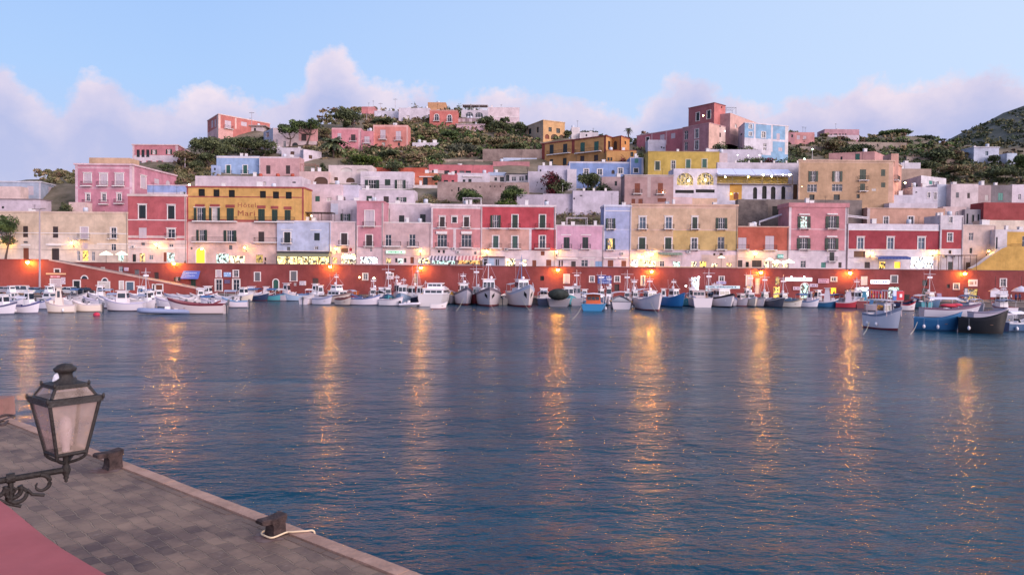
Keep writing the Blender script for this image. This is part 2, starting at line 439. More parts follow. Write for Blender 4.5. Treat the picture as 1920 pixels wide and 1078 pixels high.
a01 = mth('MULTIPLY_ADD', az, 1/R(80), .5, True)
prof = [(0, 85), (40, 120), (75, 145), (105, 158), (130, 138), (200, 108), (240, 138), (320, 160), (400, 140), (500, 158), (555, 140), (590, 88), (620, 66), (655, 92), (690, 130), (740, 152),
        (800, 133), (850, 158), (900, 150), (960, 147), (1040, 155), (1120, 172), (1180, 188), (1220, 160), (1250, 128), (1300, 106), (1340, 132), (1380, 150), (1430, 176), (1500, 142),
        (1560, 150), (1620, 126), (1700, 136), (1760, 120), (1800, 110), (1860, 88), (1900, 108), (1960, 118)]
fc = N.new('ShaderNodeFloatCurve'); L.new(a01, fc.inputs['Value']); cv = fc.mapping.curves[0]
pts = []
for px, py in prof:
    d = ray(px, py); A_ = math.atan2(d.x, d.y)/R(80)+.5; E_ = math.atan2(d.z, math.hypot(d.x, d.y))
    pts.append((A_, E_/R(30)))
pts = [(0, pts[0][1])]+pts+[(1, .5)]
while len(cv.points) < len(pts): cv.points.new(.5, .5)
for q, (x, y) in zip(cv.points, pts): q.location = (x, y); q.handle_type = 'AUTO'
fc.mapping.update()
top = mth('MULTIPLY', fc.outputs[0], R(30))
def nz(scale, detail, rough, zs=1.0, loc=0):
    mp = N.new('ShaderNodeMapping'); mp.inputs['Scale'].default_value = (1, 1, zs); mp.inputs['Location'].default_value = (loc, loc, 0)
    L.new(tc.outputs['Generated'], mp.inputs['Vector'])
    n = N.new('ShaderNodeTexNoise'); n.inputs['Scale'].default_value = scale; n.inputs['Detail'].default_value = detail; n.inputs['Roughness'].default_value = rough
    L.new(mp.outputs[0], n.inputs['Vector']); return n.outputs['Fac']
nA = mth('SUBTRACT', nz(14, 8, .62), .5); nB = mth('SUBTRACT', nz(4.5, 4, .5, 1.6, 3), .5); nC = mth('SUBTRACT', nz(30, 6, .6, 1.3, 5), .5)
edge = mth('ADD', mth('SUBTRACT', mth('SUBTRACT', top, .012), el), mth('ADD', mth('MULTIPLY', nA, .075), mth('MULTIPLY', nC, .05)))
cover = mth('MULTIPLY', edge, 1/.018, None, True)
soft = mth('MULTIPLY_ADD', nB, .9, .72, True)             # patches where the bank thins out
depth_ = mth('MULTIPLY', edge, 1/.065, None, True)
# clear sky: pale blue, lighter toward the horizon and to the right
t = mth('MULTIPLY', el, 1/R(45), None, True)
rp = N.new('ShaderNodeValToRGB'); L.new(t, rp.inputs['Fac']); e = rp.color_ramp.elements
e[0].position = 0; e[0].color = (*lin('b9c6ea'), 1); e[1].position = 1; e[1].color = (*lin('2c5690'), 1)
q = e.new(.28); q.color = (*lin('a6c6f3'), 1); q = e.new(.42); q.color = (*lin('9fc0f2'), 1)
clear = mixc(mth('MULTIPLY_ADD', a01, 1.15, -.25, True), rp.outputs[0], lin('cbddf8'))
lit = mixc(mth('MULTIPLY_ADD', nA, 2.2, .72, True), lin('c2bfe0'), lin('f2dfe8'))
shade = mixc(mth('MULTIPLY_ADD', nB, 1.8, .5, True), lin('a0addb'), lin('b8b8de'))
cloud = mixc(mth('ADD', depth_, mth('MULTIPLY', nA, -.9), None, True), lit, shade)
cloud = mixc(mth('MULTIPLY', mth('MULTIPLY_ADD', el, -1/R(9), 1, True), .55), cloud, lin('a6b6e4'))
colr = mixc(mth('MULTIPLY', cover, mth('MULTIPLY_ADD', soft, .25, .75, True)), clear, cloud)
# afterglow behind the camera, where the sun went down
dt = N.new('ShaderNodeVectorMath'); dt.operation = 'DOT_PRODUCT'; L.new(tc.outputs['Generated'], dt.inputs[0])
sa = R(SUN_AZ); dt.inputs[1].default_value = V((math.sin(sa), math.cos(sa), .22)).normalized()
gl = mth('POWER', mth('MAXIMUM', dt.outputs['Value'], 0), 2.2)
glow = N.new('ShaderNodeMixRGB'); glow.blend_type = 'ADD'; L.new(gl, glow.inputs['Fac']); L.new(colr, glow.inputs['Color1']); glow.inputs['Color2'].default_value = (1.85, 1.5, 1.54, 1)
low = mth('MULTIPLY_ADD', sx.outputs['Z'], 6, 1, True)
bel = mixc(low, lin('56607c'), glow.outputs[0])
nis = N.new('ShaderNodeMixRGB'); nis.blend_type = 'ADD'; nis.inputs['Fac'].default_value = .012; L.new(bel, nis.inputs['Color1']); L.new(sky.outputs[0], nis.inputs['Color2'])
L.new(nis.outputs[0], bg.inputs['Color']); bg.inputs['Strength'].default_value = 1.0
sd = bpy.data.lights.new('sun', 'SUN'); sd.energy = 1.7; sd.angle = R(25); sd.color = (1, .80, .72)
so = bpy.data.objects.new('sun', sd); COL.objects.link(so); so.location = (60, -60, 60)
dv = V((math.sin(sa)*math.cos(R(SUN_EL)), math.cos(sa)*math.cos(R(SUN_EL)), math.sin(R(SUN_EL)+.08)))
so.rotation_euler = dv.to_track_quat('Z', 'Y').to_euler()
vs = SC.view_settings; SC.display_settings.display_device = 'sRGB'; vs.view_transform = 'Standard'; vs.look = 'None'; vs.exposure = 0.07; vs.gamma = 1; vs.use_curve_mapping = False
SC.render.engine = 'CYCLES'; cy = SC.cycles
cy.max_bounces = 5; cy.diffuse_bounces = 2; cy.glossy_bounces = 3; cy.transparent_max_bounces = 8; cy.transmission_bounces = 3; cy.use_denoising = True
cy.sample_clamp_indirect = 6; cy.sample_clamp_direct = 0; cy.caustics_reflective = False; cy.caustics_refractive = False
cy.use_light_tree = True

# ------------------------------------------------------------------ water
def water_mat():
    m, nt, b = newmat('harbour_water'); N = nt.nodes; L = nt.links
    b.inputs['Base Color'].default_value = (*lin('0f3d52'), 1); b.inputs['Roughness'].default_value = .16; b.inputs['IOR'].default_value = 1.333
    b.inputs['Specular IOR Level'].default_value = .41
    geo = N.new('ShaderNodeNewGeometry')
    def lay(sc, st, det, rough, rot):
        mp = N.new('ShaderNodeMapping'); mp.inputs['Scale'].default_value = (sc*st, sc, sc); mp.inputs['Rotation'].default_value = (0, 0, R(rot))
        L.new(geo.outputs['Position'], mp.inputs['Vector'])
        n = N.new('ShaderNodeTexNoise'); n.inputs['Scale'].default_value = 1; n.inputs['Detail'].default_value = det; n.inputs['Roughness'].default_value = rough
        L.new(mp.outputs[0], n.inputs['Vector']); return n.outputs['Fac']
    a = lay(.5, .66, 3, .5, 12); c = lay(1.8, .58, 4, .6, -12); d = lay(6.0, .45, 2, .5, 10); pt = lay(.05, .3, 4, .6, 4)
    gust = N.new('ShaderNodeMapRange'); L.new(pt, gust.inputs[0]); gust.inputs[1].default_value = .35; gust.inputs[2].default_value = .65; gust.inputs[3].default_value = .3; gust.inputs[4].default_value = 1.45
    def mm(op, x, y):
        n = N.new('ShaderNodeMath'); n.operation = op
        for i, q in enumerate((x, y)):
            if isinstance(q, (int, float)): n.inputs[i].default_value = q
            else: L.new(q, n.inputs[i])
        return n.outputs[0]
    h = mm('ADD', mm('MULTIPLY', a, .44), mm('ADD', mm('MULTIPLY', c, .25), mm('MULTIPLY', d, .045)))
    h = mm('MULTIPLY', h, gust.outputs[0])
    bp = N.new('ShaderNodeBump'); bp.inputs['Strength'].default_value = 1; bp.inputs['Distance'].default_value = 1.0
    L.new(h, bp.inputs['Height']); L.new(bp.outputs['Normal'], b.inputs['Normal'])
    return m
mb = MB(); S_ = 6000
wm_ = water_mat()
mb.poly([(-S_, -200, 0), (S_, -200, 0), (S_, 9000, 0), (-S_, 9000, 0)], wm_)
mb.build('water', kind='structure')

# ------------------------------------------------------------------ terrain
GY = [165, 172, 178, 190, 205, 225, 250, 280, 300, 340]; GP = [480, 430, 405, 365, 335, 300, 262, 222, 195, 150]
SKX = [-500, -100, 0, 100, 140, 240, 330, 400, 480, 560, 620, 680, 760, 840, 900, 960, 1000, 1060, 1120, 1190, 1250, 1400, 1480, 1540, 1600, 1660, 1700, 1760, 1800, 1860, 1920, 2100, 2500]
SKY_ = [352, 350, 348, 342, 332, 320, 292, 262, 250, 243, 236, 220, 222, 226, 225, 232, 256, 262, 268, 270, 262, 255, 258, 254, 262, 250, 251, 262, 268, 270, 268, 262, 270]
def Dy(py): return float(np.interp(py, GP[::-1], GY[::-1]))      # depth at which the slope shows at height py
def terr_z(px, Y):
    hor = 497+(px-960)*math.tan(_a)
    es = 497-float(np.interp(px, SKX, SKY_)); Ys = float(np.interp(497-es, GP[::-1], GY[::-1]))
    if Y < 166: return 6.05
    if Y <= Ys: e_ = 497-float(np.interp(Y, GY, GP)); z = e_*Y/1400
    else: z = es*Ys/1400 - (Y-Ys)*.06
    return 7.5+z
def terr_pt(px, Y):
    x = (px-960)/1400*Y; z = terr_z(px, Y)
    if Y > 168: z += (mnoise.noise(V((x*.08, Y*.08, 0)))*1.1+mnoise.noise(V((x*.3, Y*.3, 3)))*.35)*min(1, (Y-168)/15)
    return V((x, Y, z))
def ground_at(px, py):
    """point of the slope seen at photo pixel"""
    d = ray(px, py).normalized()
    Y = 168.0
    while Y < 420:
        q = CAM+d*(Y/d.y); t = terr_pt(960+q.x/q.y*1400, Y)
        if q.z <= t.z: return t
        Y += 1.0
    return CAM+d*(300/d.y)
scrubm = mottled('8e7c68', k=.85, var=.5, scale=.12, dirt=.6, h2='4e4a38', streak=False, bump=.9, fine=1.2)
mb = MB(); rows = []
YS = [154.4, 165.9, 166.5]+list(np.arange(168, 320, 2.0))+[330, 350, 380, 420, 470]
for Y in YS: rows.append([terr_pt(px, Y) for px in range(-700, 2700, 10)])
mb.grid(rows, scrubm)
mb.build('hillside', kind='structure')
mb = MB(); rows = []
for i in range(40):
    Y = 430+i*16; r = []
    for j in range(90):
        px = 1560+j*26; peak = float(np.interp(px, [1500, 1720, 1770, 1800, 1850, 1880, 1920, 2050, 2300, 2700, 3200, 3900], [330, 296, 272, 255, 233, 218, 201, 160, 110, 90, 150, 300]))
        e_ = 501+(px-960)*.0083-peak; tt = min(1, i/22); ez = e_*(.35+.65*tt**.8) if i <= 22 else e_*(1-(i-22)*.02)
        x = (px-960)/1400*Y; z = 7.5+ez*Y/1400
        z += (mnoise.noise(V((x*.012, Y*.012, 0)))*14+mnoise.noise(V((x*.05, Y*.05, 3)))*5)*(.25+.3*min(1, max(0, (px-1800)/200)))
        r.append(V((x, Y, z)))
    rows.append(r)
mb.grid(rows, mottled('6a6860', k=.75, var=.55, scale=.03, dirt=.8, h2='3c4238', streak=False, fine=.12, bump=1))
mb.build('mountain', kind='structure')
# promenade and far quay
pm = mottled('b8a6a4', k=.7, streak=False)
mb = MB(); mb.box(-190, 190, 154.35, 168, 5.2, 6.12, pm); mb.build('promenade', kind='structure')
mb = MB(); qm = mottled('8d8080', k=.7, streak=False, bump=.6)
def QE(px): return 141.0 if px < 375 else (151.0 if px < 620 else 147.0)
for xa, xb, y0 in ((-190, (375-960)/1400*147, 141.0), ((375-960)/1400*147, (620-960)/1400*147, 151.0), ((620-960)/1400*147, 190, 147.0)):
    mb.box(xa, xb, y0, 154.0, -1.5, 1.1, qm); mb.box(xa, xb, y0-.25, y0+.25, 1.0, 1.16, mottled('b3a7a6', k=.7))
mb.build('far_quay', kind='structure')
# ------------------------------------------------------------------ front row along the promenade
Z0 = 5.6
def fr(name, label, x0, x1, ytop, col, wins, Y=161.5, depth=6.5, **kw):
    return bld(name, label, (x0, Y, x1, Y), ytop, 470, col, wins, depth=depth, z0=Z0, **kw)
B = {}
B['cream'] = fr('terraced_house', 'long low cream house with brown shuttered doors at the left end of the promenade', -60, 240, 398, 'e9cbb0',
 'wn 43 424 52.5 445 B; wn 99 425 109 446 B; wb 151.5 426 165 447 W; gb 208 427 218 447; dn 43.5 452.5 52 456 GY; Dn 43.5 465 54 489 O; Dn 97 466 111 489 B; Ln 155 470 165.5 489 Y; tn 144 471 150 489; tn 171.5 472 177.5 489; gn 208 457 217.5 470; wn 153 455 165 466 W; Ln 222 474 232 489 C',
 trims='k -20 436.5 240 438; k 86 457 135 460; k 182 456.5 240 458; j 92 458.8 116 461; k 39 458 57 461', corn=(.35, 'e6c6b2', .1), zones=[(-60, 440, 150, 500, 'efd9cc'), (150, 458, 240, 500, 'ecd6c8')])
B['red'] = fr('terraced_house', 'tall rose red house with cream window surrounds beside the yellow hotel', 240, 350, 365, 'c85a62',
 'sh 260.5 385 273.5 409.5 D; sh 315 386 327.5 410.5 D; wn 260 427 275 447 W; ghb 314.5 430 328 446; dn 265 455 271.5 460 GY; gn 316.5 457 325 463; Ln 262 475 272 491 M; dn 248.5 477 255 491 D; tn 279 478 287 487; Ln 313 474 327 491 C; Dn 307 473.5 312 491 O',
 zones=[(235, 450, 352, 500, 'ecd2d0'), (240, 442, 350, 446.5, 'e6c6c4'), (345.5, 365, 350, 450, 'e8b7b2')], trims='p 240 412 350 413.6; k 240 463.5 350 465; k 300 465 327 467.5', corn=(.45, 'ead0cc', .14), bits=2)
r_, f_ = fr('hotel', 'yellow ochre hotel with faded red lettering and dark red trim', 350, 569.5, 351, 'e6ae58',
 'dn 372 354.5 384 368 K; dn 400 355.5 411.5 369 K; dn 428.7 356.5 440.3 370 K; dn 487 358.3 498.5 371.5 K; dn 511.5 359.5 523 372.5 K; dn 535.5 360 547 373 K;'
 'on 369 389.5 381 414; on 397 389.5 408 414 P; snr 424.8 390.5 438.5 414; snr 483.8 392 496.5 415.5; snr 509.5 393 520.5 416; snr 533.5 394 545 416;'
 'on 373 431 384 451.5; on 425 432 438 453; sn 484.5 434.5 495.5 453.5 B; dn 357 463.5 361 468 GY; La 368 465 384 493 A; Ln 405 476 428.5 493 C; Ln 430 480 459 493 H; Ln 480 478 493 493 LG; dn 429 460 435.5 468 GY; dn 496 483 499 489 K',
 zones=[(345, 416.5, 520, 500, 'e8c2bc'), (520, 416.5, 572, 500, 'c8cbe6'), (345, 348, 571, 352.5, 'b04a45'), (566, 350, 571, 417, 'b04a45'), (345, 368.5, 571, 370.7, 'b04a45'), (345, 412, 571, 416.5, 'b04a45'), (345, 350, 353, 417, 'b04a45')],
 corn=(.3, 'b04a45', .14), trims='q 363 414.6 445 416.6; q 479 415.6 553 417.6; q 362 453.2 444 455; q 478 454 520 455.8; k 362.5 388 385 389.3; k 393 388 413 389.3; k 412 474 423 476', bits=3, Y=161.9)
# red hoods over the hotel's first floor windows
for x in (375, 403):
    q = MB(); u0, v0, u1, v1 = f_[0].rect(x-9, 383, x+9, 388); fbox(q, f_[0], u0, u1, .003, .1, v0, v1, REDW); q.build('lintel', r_)
def lettering(txt, face, px0, py0, px1, py1, mat, parent, name='lettering', w=.012, font_sp=1.15):
    """raised letters as mesh"""
    c = bpy.data.curves.new('txt', 'FONT'); c.body = txt; c.size = 1; c.space_character = font_sp; c.extrude = .012
    o = bpy.data.objects.new('txt', c); COL.objects.link(o); bpy.context.view_layer.update()
    me = o.evaluated_get(bpy.context.evaluated_depsgraph_get()).to_mesh()
    vs_ = [tuple(q.co) for q in me.vertices]; fs = [tuple(p.vertices) for p in me.polygons]; o.to_mesh_clear(); bpy.data.objects.remove(o)
    x0 = min(q[0] for q in vs_); x1 = max(q[0] for q in vs_); y0 = min(q[1] for q in vs_); y1 = max(q[1] for q in vs_)
    U0, V0, U1, V1 = face.rect(px0, py0, px1, py1)
    q = MB(); q.v = [tuple(face.pt(U0+(a-x0)/(x1-x0)*(U1-U0), w+c_, V0+(b-y0)/(y1-y0)*(V1-V0))) for a, b, c_ in vs_]
    q.f = fs; q.m = [0]*len(fs); q.sm = [False]*len(fs); q.mats = [mat]
    return q.build(name, parent)
lettering('Hôtel', f_[0], 446, 380.5, 479.5, 389, mottled('b5603a', k=.8), r_, w=.02)
lettering('Mari', f_[0], 446, 395, 478, 405, mottled('a8452f', k=.8), r_, w=.02)

B['blue'] = fr('terraced_house', 'pale lavender blue house above the glazed restaurant veranda', 519.5, 620, 414.5, 'c3cae8',
 'sb 532.6 435.5 544.5 455.5 D; shn 589 437 599.5 451 D; dn 538 463 544 470 GY; gn 590 462 597 468', zones=[(519, 470, 620, 500, 'e6d6da')], trims='k 527 430 549 431.3; k 582 431 603 432.2', corn=(.3, 'e3d8e4', .1), Y=161.3)
B['palepink'] = fr('terraced_house', 'narrow pale pink house with one dark shuttered door over a glowing shop', 620, 669, 415.8, 'e6c4c9',
 'sb 639.5 437.5 651.3 459 B; dn 639.5 465 652.5 473.5 BR; Ln 640 476 667 494 H; Ln 623 483 632 494 M; dn 655 465 660 471 RD', corn=(.2, 'ecd6da', .08), zones=[(665, 415, 670, 500, 'ecd6da')])
B['pink'] = fr('terraced_house', 'slim rose pink house with a white blind and two iron balconies', 669, 719, 377.5, 'd98f9f',
 'wb 684.8 395 700.8 424 W; sb 686.5 440.5 697.8 461.5 B; gn 693 466 698 472; Ln 676 482 708 494 N', zones=[(664, 463.5, 722, 500, 'e8c8cf'), (669, 423.2, 719, 425.2, 'ecd0d4'), (669, 425, 671, 500, 'ecd0d4'), (715.5, 378, 719, 463, 'ecd0d4')], corn=(.3, 'd0828f', .08), bits=1, Y=161.1)
B['lilac'] = fr('terraced_house', 'rough pale house with peeling plaster, a long iron balcony and a green lit shop sign', 719, 808.5, 418, 'dcb8bb',
 'gn 722.5 440 734 461; gn 767 439.5 779 462; Ln 724 484 733 494 M; Ln 746 485 756 494 C; dn 741 484 745 492 D; dn 757.5 484 762 492 D; Ln 769.5 482 776 494 O; Ln 784 484 807 494 H',
 trims='q 717 461.4 752 463.3; q 764 462 785 463.8; k 719 416.8 808 418.3', zones=[(719, 464, 809, 500, 'e2c2c6')])
bld('house', 'set back white house behind the rough pale house roof terrace', (724, 168, 809, 168), 381.5, 418, 'e4d0da', 'dn 748 404 758 418 D; wn 787.6 402 798 418 D; dn 727 392 731 418 P', z0=8, depth=6, trims='k 724 381 809 383', bits=2)
B['pink2'] = fr('terraced_house', 'salmon pink house with white pilasters above the striped awnings', 808.5, 904, 383.5, 'dd8f94',
 'shb 824.8 407 833.8 425.5 B; sh 847.8 407 856.5 417.5 D; shb 870 407 879.5 425.5 B; ghn 820 440 838 463; ghn 865 440 884 463; dn 821 469 825 474 K; dn 830 469 834 475 D; Ln 810 486 853 495 C; Ln 858 486 900 495 M; dn 889 472 893.5 477 GY',
 zones=[(808, 383, 904, 391.5, 'efdce2'), (808, 391, 811.5, 500, 'efdce2'), (901, 391, 905, 500, 'efdce2'), (850, 430, 855, 464, 'efdce2'), (808, 464.5, 904, 500, 'e6ced6'), (808, 427.5, 904, 430, 'efdce2')],
 corn=(.5, 'efdce2', .14), trims='j 818 434 838.5 439; j 865 434 885 439; q 817 463.2 841 465; q 862 464 887 465.8', bits=1)
r9, f9 = fr('terraced_house', 'crimson house with white parapet and five dark shuttered windows', 904, 1042, 385.2, 'c83c4c',
 'on 924 403.5 934.5 427.5; s 960.5 403 970.8 427.5; s 1011.8 403 1022.5 427.5; v 924 442 934.7 465; v 960 442.5 970.8 466; g 1011.5 442 1022.3 465; Dn 1014 471 1021 479 O; Dn 998 488 1005.5 499 O; Dn 1024 487 1033.5 499 O; Ln 948.5 485 966 499 H; Ln 978 487 987 499 H',
 zones=[(903, 384, 1043, 388.6, 'efdde4'), (903, 427.5, 996, 500, 'dfa79a'), (992, 427.5, 996.5, 469, 'efdde4'), (903, 469, 1043, 500, 'e9d3da'), (903, 427.4, 1042, 430, 'efdde4'), (1038.8, 388, 1042.5, 427.5, 'efdde4')],
 corn=(.35, 'efdde4', .12), trims='q 918 427.6 941 429.3; q 954 428 976 429.6; q 1003 428 1031 429.6; q 918 465 941 467; q 953 466 977 467.6; q 1002 465.5 1031 467')
B['lilacpink'] = fr('terraced_house', 'low lilac pink house with two dark doors under a roof terrace frame', 1042, 1132.5, 422.7, 'e2a9c4',
 'snb 1056.8 445 1068 466 D; snb 1092 445 1103 466 D; dn 1047.5 488.5 1050.5 499 BR; dn 1052.5 488.5 1055.5 499 BR; Dn 1071 490 1079.5 500 B; gn 1089.5 487.5 1102.5 500; wn 1106 489 1114 500 P; wn 1116 490 1129 500 LB',
 zones=[(1041, 468, 1134, 500, 'e6cdd6'), (1041, 422, 1044, 500, 'ecd8e0'), (1129, 422, 1134, 470, 'e9d6e2')], trims='k 1052 439.6 1071 441; k 1089 439.6 1108 441; j 1044 484 1083 486; k 1093 483 1116 484.2', corn=(.2, 'ecd8e0', .08))
B['lavender'] = fr('terraced_house', 'narrow lavender blue house with one lit balcony door', 1132.5, 1183.5, 384.7, 'adb6e0',
 'onb 1140 409.5 1149.5 429; onb 1139.8 447 1149 468 Y; Dn 1139.5 488 1150 500 O; Dn 1165 489 1174 500 O', zones=[(1132, 468.5, 1184, 500, 'e6ccd8'), (1132, 384, 1134.5, 470, 'dcdcf2'), (1181, 384, 1184, 470, 'dcdcf2'), (1132, 429.8, 1184, 431.6, 'c6cbea')],
 corn=(.4, 'dcdcf2', .1), trims='j 1131.5 483 1157.5 485; j 1160.5 483 1178 485; k 1134 395 1183 396.2', bits=1)
B['apricot'] = fr('terraced_house', 'wide apricot house whose lower right part is mustard yellow, with eight balconies', 1183.5, 1383.5, 384, 'deb898',
 'thb 1199 407.5 1210.5 429; thb 1248 407.5 1259.3 429; shb 1298 407.5 1307.4 429; onb 1347 408.5 1358.5 429.5; sb 1198 445.5 1210 467.5; sb 1247 445.5 1259 467.5; gb 1296.4 446.5 1307 467.5; gnb 1345.6 444.5 1358 467.5;'
 'Ln 1181.5 487 1196 500 N; Ln 1207 489 1229 500 H; gn 1237 489.5 1246 500; Ln 1262 490.5 1275 500 C; Ln 1296 490.5 1306 500 H; Ln 1312 490.5 1324 500 Y; Ln 1334 494 1345 500 H; Ln 1362 493 1372 500 M; dn 1337.5 475 1341 479 K; dn 1349 474.5 1355 480 BR',
 zones=[(1262, 432, 1384, 469, 'd9b470'), (1183, 469, 1384, 500, 'e6cdd8'), (1183, 384, 1384, 391, 'e6bca6'), (1183, 430.5, 1384, 432.2, 'e6c0b0'), (1315, 478, 1384, 500, 'eccabc')], corn=(.35, 'e0b49c', .14), trims='k 1242 480.8 1265 482', bits=3)
B['orange'] = fr('terraced_house', 'low burnt orange house with two white blinds', 1383.5, 1479, 425, 'c95c42',
 'wnb 1384 445.5 1399.6 467 W; wnb 1434.7 442.5 1451.5 468 W; Dn 1383.5 488 1392 501 B; dn 1398 491 1404 501 K; Dn 1410 488 1428 501 B; Ln 1432 491 1442 501 H; Ln 1448 490 1460 501 H; Ln 1466 489 1478 501 H',
 zones=[(1383, 469.5, 1480, 505, 'ead0cc')], corn=(.2, 'dcae9c', .08), bits=1)
B['rosepink'] = fr('terraced_house', 'tall rose pink house with four windows flanked by green shutters', 1479, 1590, 381.5, 'dd8e97',
 'onb 1501 405.5 1514 428 C; onb 1553.5 405 1567 428; onb 1500 446.5 1513.5 467; onb 1552.5 446.5 1566 468; snb 1555.5 473 1564.3 489.5 D; gn 1501 489 1511 502; Dn 1539.5 492 1548.5 502 TE; Dn 1572 492 1578 502 B; Dn 1589 494 1594 502 B',
 zones=[(1478, 381, 1483.5, 470, 'eedce2'), (1584, 381, 1591, 505, 'eedce2'), (1478, 469.6, 1592, 505, 'ead8e2'), (1483, 429.3, 1584, 430.8, 'ecc4ca')], corn=(.9, 'dd9097', .18), trims='j 1498 401 1517.5 403.5; j 1550.5 400.5 1570 403; j 1497 442.5 1516.5 445; j 1549.5 442.5 1569 445; k 1500 481.5 1512 483', bits=1)
B['darkred'] = fr('terraced_house', 'long dark crimson house with white parapet and white framed shuttered windows', 1590, 1763, 420.5, 'ad2f3f',
 'th 1608 446 1618.7 467.5; th 1664 446 1675 467.5; th 1721.5 446 1733.5 467.5; dn 1601 471 1622 482.5 BR; Ln 1648.5 491 1660 503 Y; Ln 1677 491 1688 503 A; Dn 1621 491.5 1631 503 B; Ln 1708 482 1750 503 N',
 zones=[(1589, 420, 1764, 431.5, 'e9e0ec'), (1589, 468.5, 1764, 506, 'e8dae4'), (1589, 431, 1591, 470, 'e9e0ec')], trims='k 1590 431 1763 432.5; k 1590 467.6 1763 469; k 1600 491 1613 493', Y=161.3)
B['darkred2'] = fr('terraced_house', 'small crimson end house with white attic and a single white framed window', 1763, 1806, 404, 'e6dae2',
 'g 1777 437 1785.5 452.5; g 1780 407 1786 418; dn 1778.5 469.5 1784 476 BR; Dn 1777.5 491 1786.6 506 D', zones=[(1765.5, 431, 1803, 466.5, 'b83a44')], Y=161)
B['blush'] = fr('terraced_house', 'plain blush house with one small window beside the yellow stairway house', 1806, 1867, 422, 'e6c8be',
 'gn 1816.8 436.5 1825 451; dn 1818 465 1822.6 475 D; Dn 1811 492 1820 506 BR', corn=(.15, 'e9d6cc', .08), Y=162.3)
r17, f17 = fr('terraced_house', 'yellow house with white parapet at the right end above the outside stair', 1866, 1990, 431.5, 'e6dbe2',
 'dn 1867.5 444.5 1870.5 467 D; gn 1916.5 443 1926 465.5; g 1873.5 488.5 1879.8 500; g 1895.5 489.5 1903.5 501.5; g 1940 443 1950 465; dn 1899 503 1905 506 K', zones=[(1887.5, 435, 1986, 512, 'e3b04e')], Y=160.6, trims='q 1895 466.5 1990 468.3')
# the stair's yellow flank: a sloping wall in front of the yellow house
mb = MB(); YF = 158.5
pr = [(1822, 510), (1822, 503.5), (1835, 497), (1858, 480), (1879, 466), (1890, 462), (1990, 462), (1990, 512)]
f_a = [P(x, y, YF) for x, y in pr]; yel = mottled('e3b04e')
mb.poly(f_a, yel); bk = [q+V((0, 1.6, 0)) for q in f_a]; mb.poly(bk[::-1], yel)
for i in range(len(f_a)): j = (i+1) % len(f_a); mb.poly([f_a[i], bk[i], bk[j], f_a[j]], TRIM if 1 <= i <= 4 else yel)
mb.build('stair_wall', label='yellow sloping stair wall climbing to the right end of the promenade', cat='wall')
bld('house', 'cream low house behind the yellow house at the right edge', (1850, 166, 1995, 166), 414, 436, 'ecd6c4', '', z0=8, depth=5)

# glazed veranda of the restaurant
def fronted(name, label, cat, x0, y0, x1, y1, Y, dep, build):
    p = P((x0+x1)/2, y1, Y); t = thing(name, label, cat, p); f = Face(P(x0, y0, Y), P(x1, y0, Y), P(x0, y1, Y).z, P(x0, y0, Y).z); build(t, f, dep); return t
def ver(t, f, dep):
    q = MB(); fbox(q, f, 0, f.W, -dep, .3, f.H-.35, f.H, plain('3a3a40', .6)); fbox(q, f, 0.1, f.W-.1, -dep, .1, f.H-1.1, f.H-.36, plain('8a8a72', .7)); q.build('roof', t)
    q = MB(); n = 5
    for i in range(n+1):
        u = f.W*i/n; fbox(q, f, u-.08, u+.08, -.1, .05, 0, f.H-1.1, plain('2c3a34', .6))
    q.build('frame', t)
    q = MB(); fbox(q, f, .1, f.W-.1, -.3, -.12, .1, f.H-1.12, shopglow('fff3b8', 'ffd27a', 1.9, 9)); q.build('lit_interior', t)
fronted('glazed_veranda', 'long glazed restaurant veranda glowing yellow under the pale blue house', 'veranda', 519, 471, 617.5, 497, 158.6, 2.3, ver)
def kiosk(t, f, dep):
    q = MB(); fbox(q, f, 0, f.W, -dep, 0, 0, f.H-.3, mottled('b9b4c6')); q.build('cabin', t)
    q = MB(); fbox(q, f, -.1, f.W+.1, -dep, .15, f.H-.3, f.H, plain('6b4a44', .7)); q.build('roof', t)
    for a, b in ((.06, .2), (.6, .66), (.7, .74)):
        q = MB(); fbox(q, f, f.W*a, f.W*b, .004, .05, .2, f.H*.7, BLACK); q.build('door', t)
    q = MB(); fbox(q, f, f.W*.25, f.W*.52, .004, .06, .2, f.H*.8, plain('9fb4cc', .5)); q.build('shutter', t)
fronted('kiosk', 'grey flat roofed kiosk on the promenade beneath the crimson house', 'kiosk', 905, 480.5, 946, 499, 158.4, 2.2, kiosk)
def awn(c1, c2):
    def g(t, f, dep):
        n = max(6, int(f.W/.35)); q = MB()
        for i in range(n):
            a, b = f.W*i/n, f.W*(i+1)/n; m = c1 if i % 2 else c2
            q.hexa([f.pt(a, -dep, f.H-.04), f.pt(b, -dep, f.H-.04), f.pt(b, .3, .36), f.pt(a, .3, .36), f.pt(a, -dep, f.H), f.pt(b, -dep, f.H), f.pt(b, .3, .4), f.pt(a, .3, .4)], m)
            fbox(q, f, a, b, .3, .33, .0, .4, m)
        q.build('canopy', t)
        q = MB()
        for u in (.1, f.W-.1): q.tube([f.pt(u, .25, .35), f.pt(u, .25, .35-2.4)], .03, IRON, 5)
        q.build('post', t)
    return g
fronted('awning', 'grey and white striped awning over the lit shop', 'awning', 804, 479.5, 855, 488.5, 158.8, 1.6, awn(plain('5f5a6c', .8), plain('d6ccd8', .8)))
fronted('awning', 'pink and white striped awning beside the grey kiosk', 'awning', 855.5, 479.5, 904.5, 488, 158.8, 1.6, awn(plain('c07880', .8), plain('e6c8c4', .8)))
fronted('awning', 'blue framed awning on posts in front of the dark crimson house', 'awning', 1645, 479.5, 1707, 486, 158.8, 1.6, awn(plain('3a4a86', .8), plain('4a5a96', .8)))
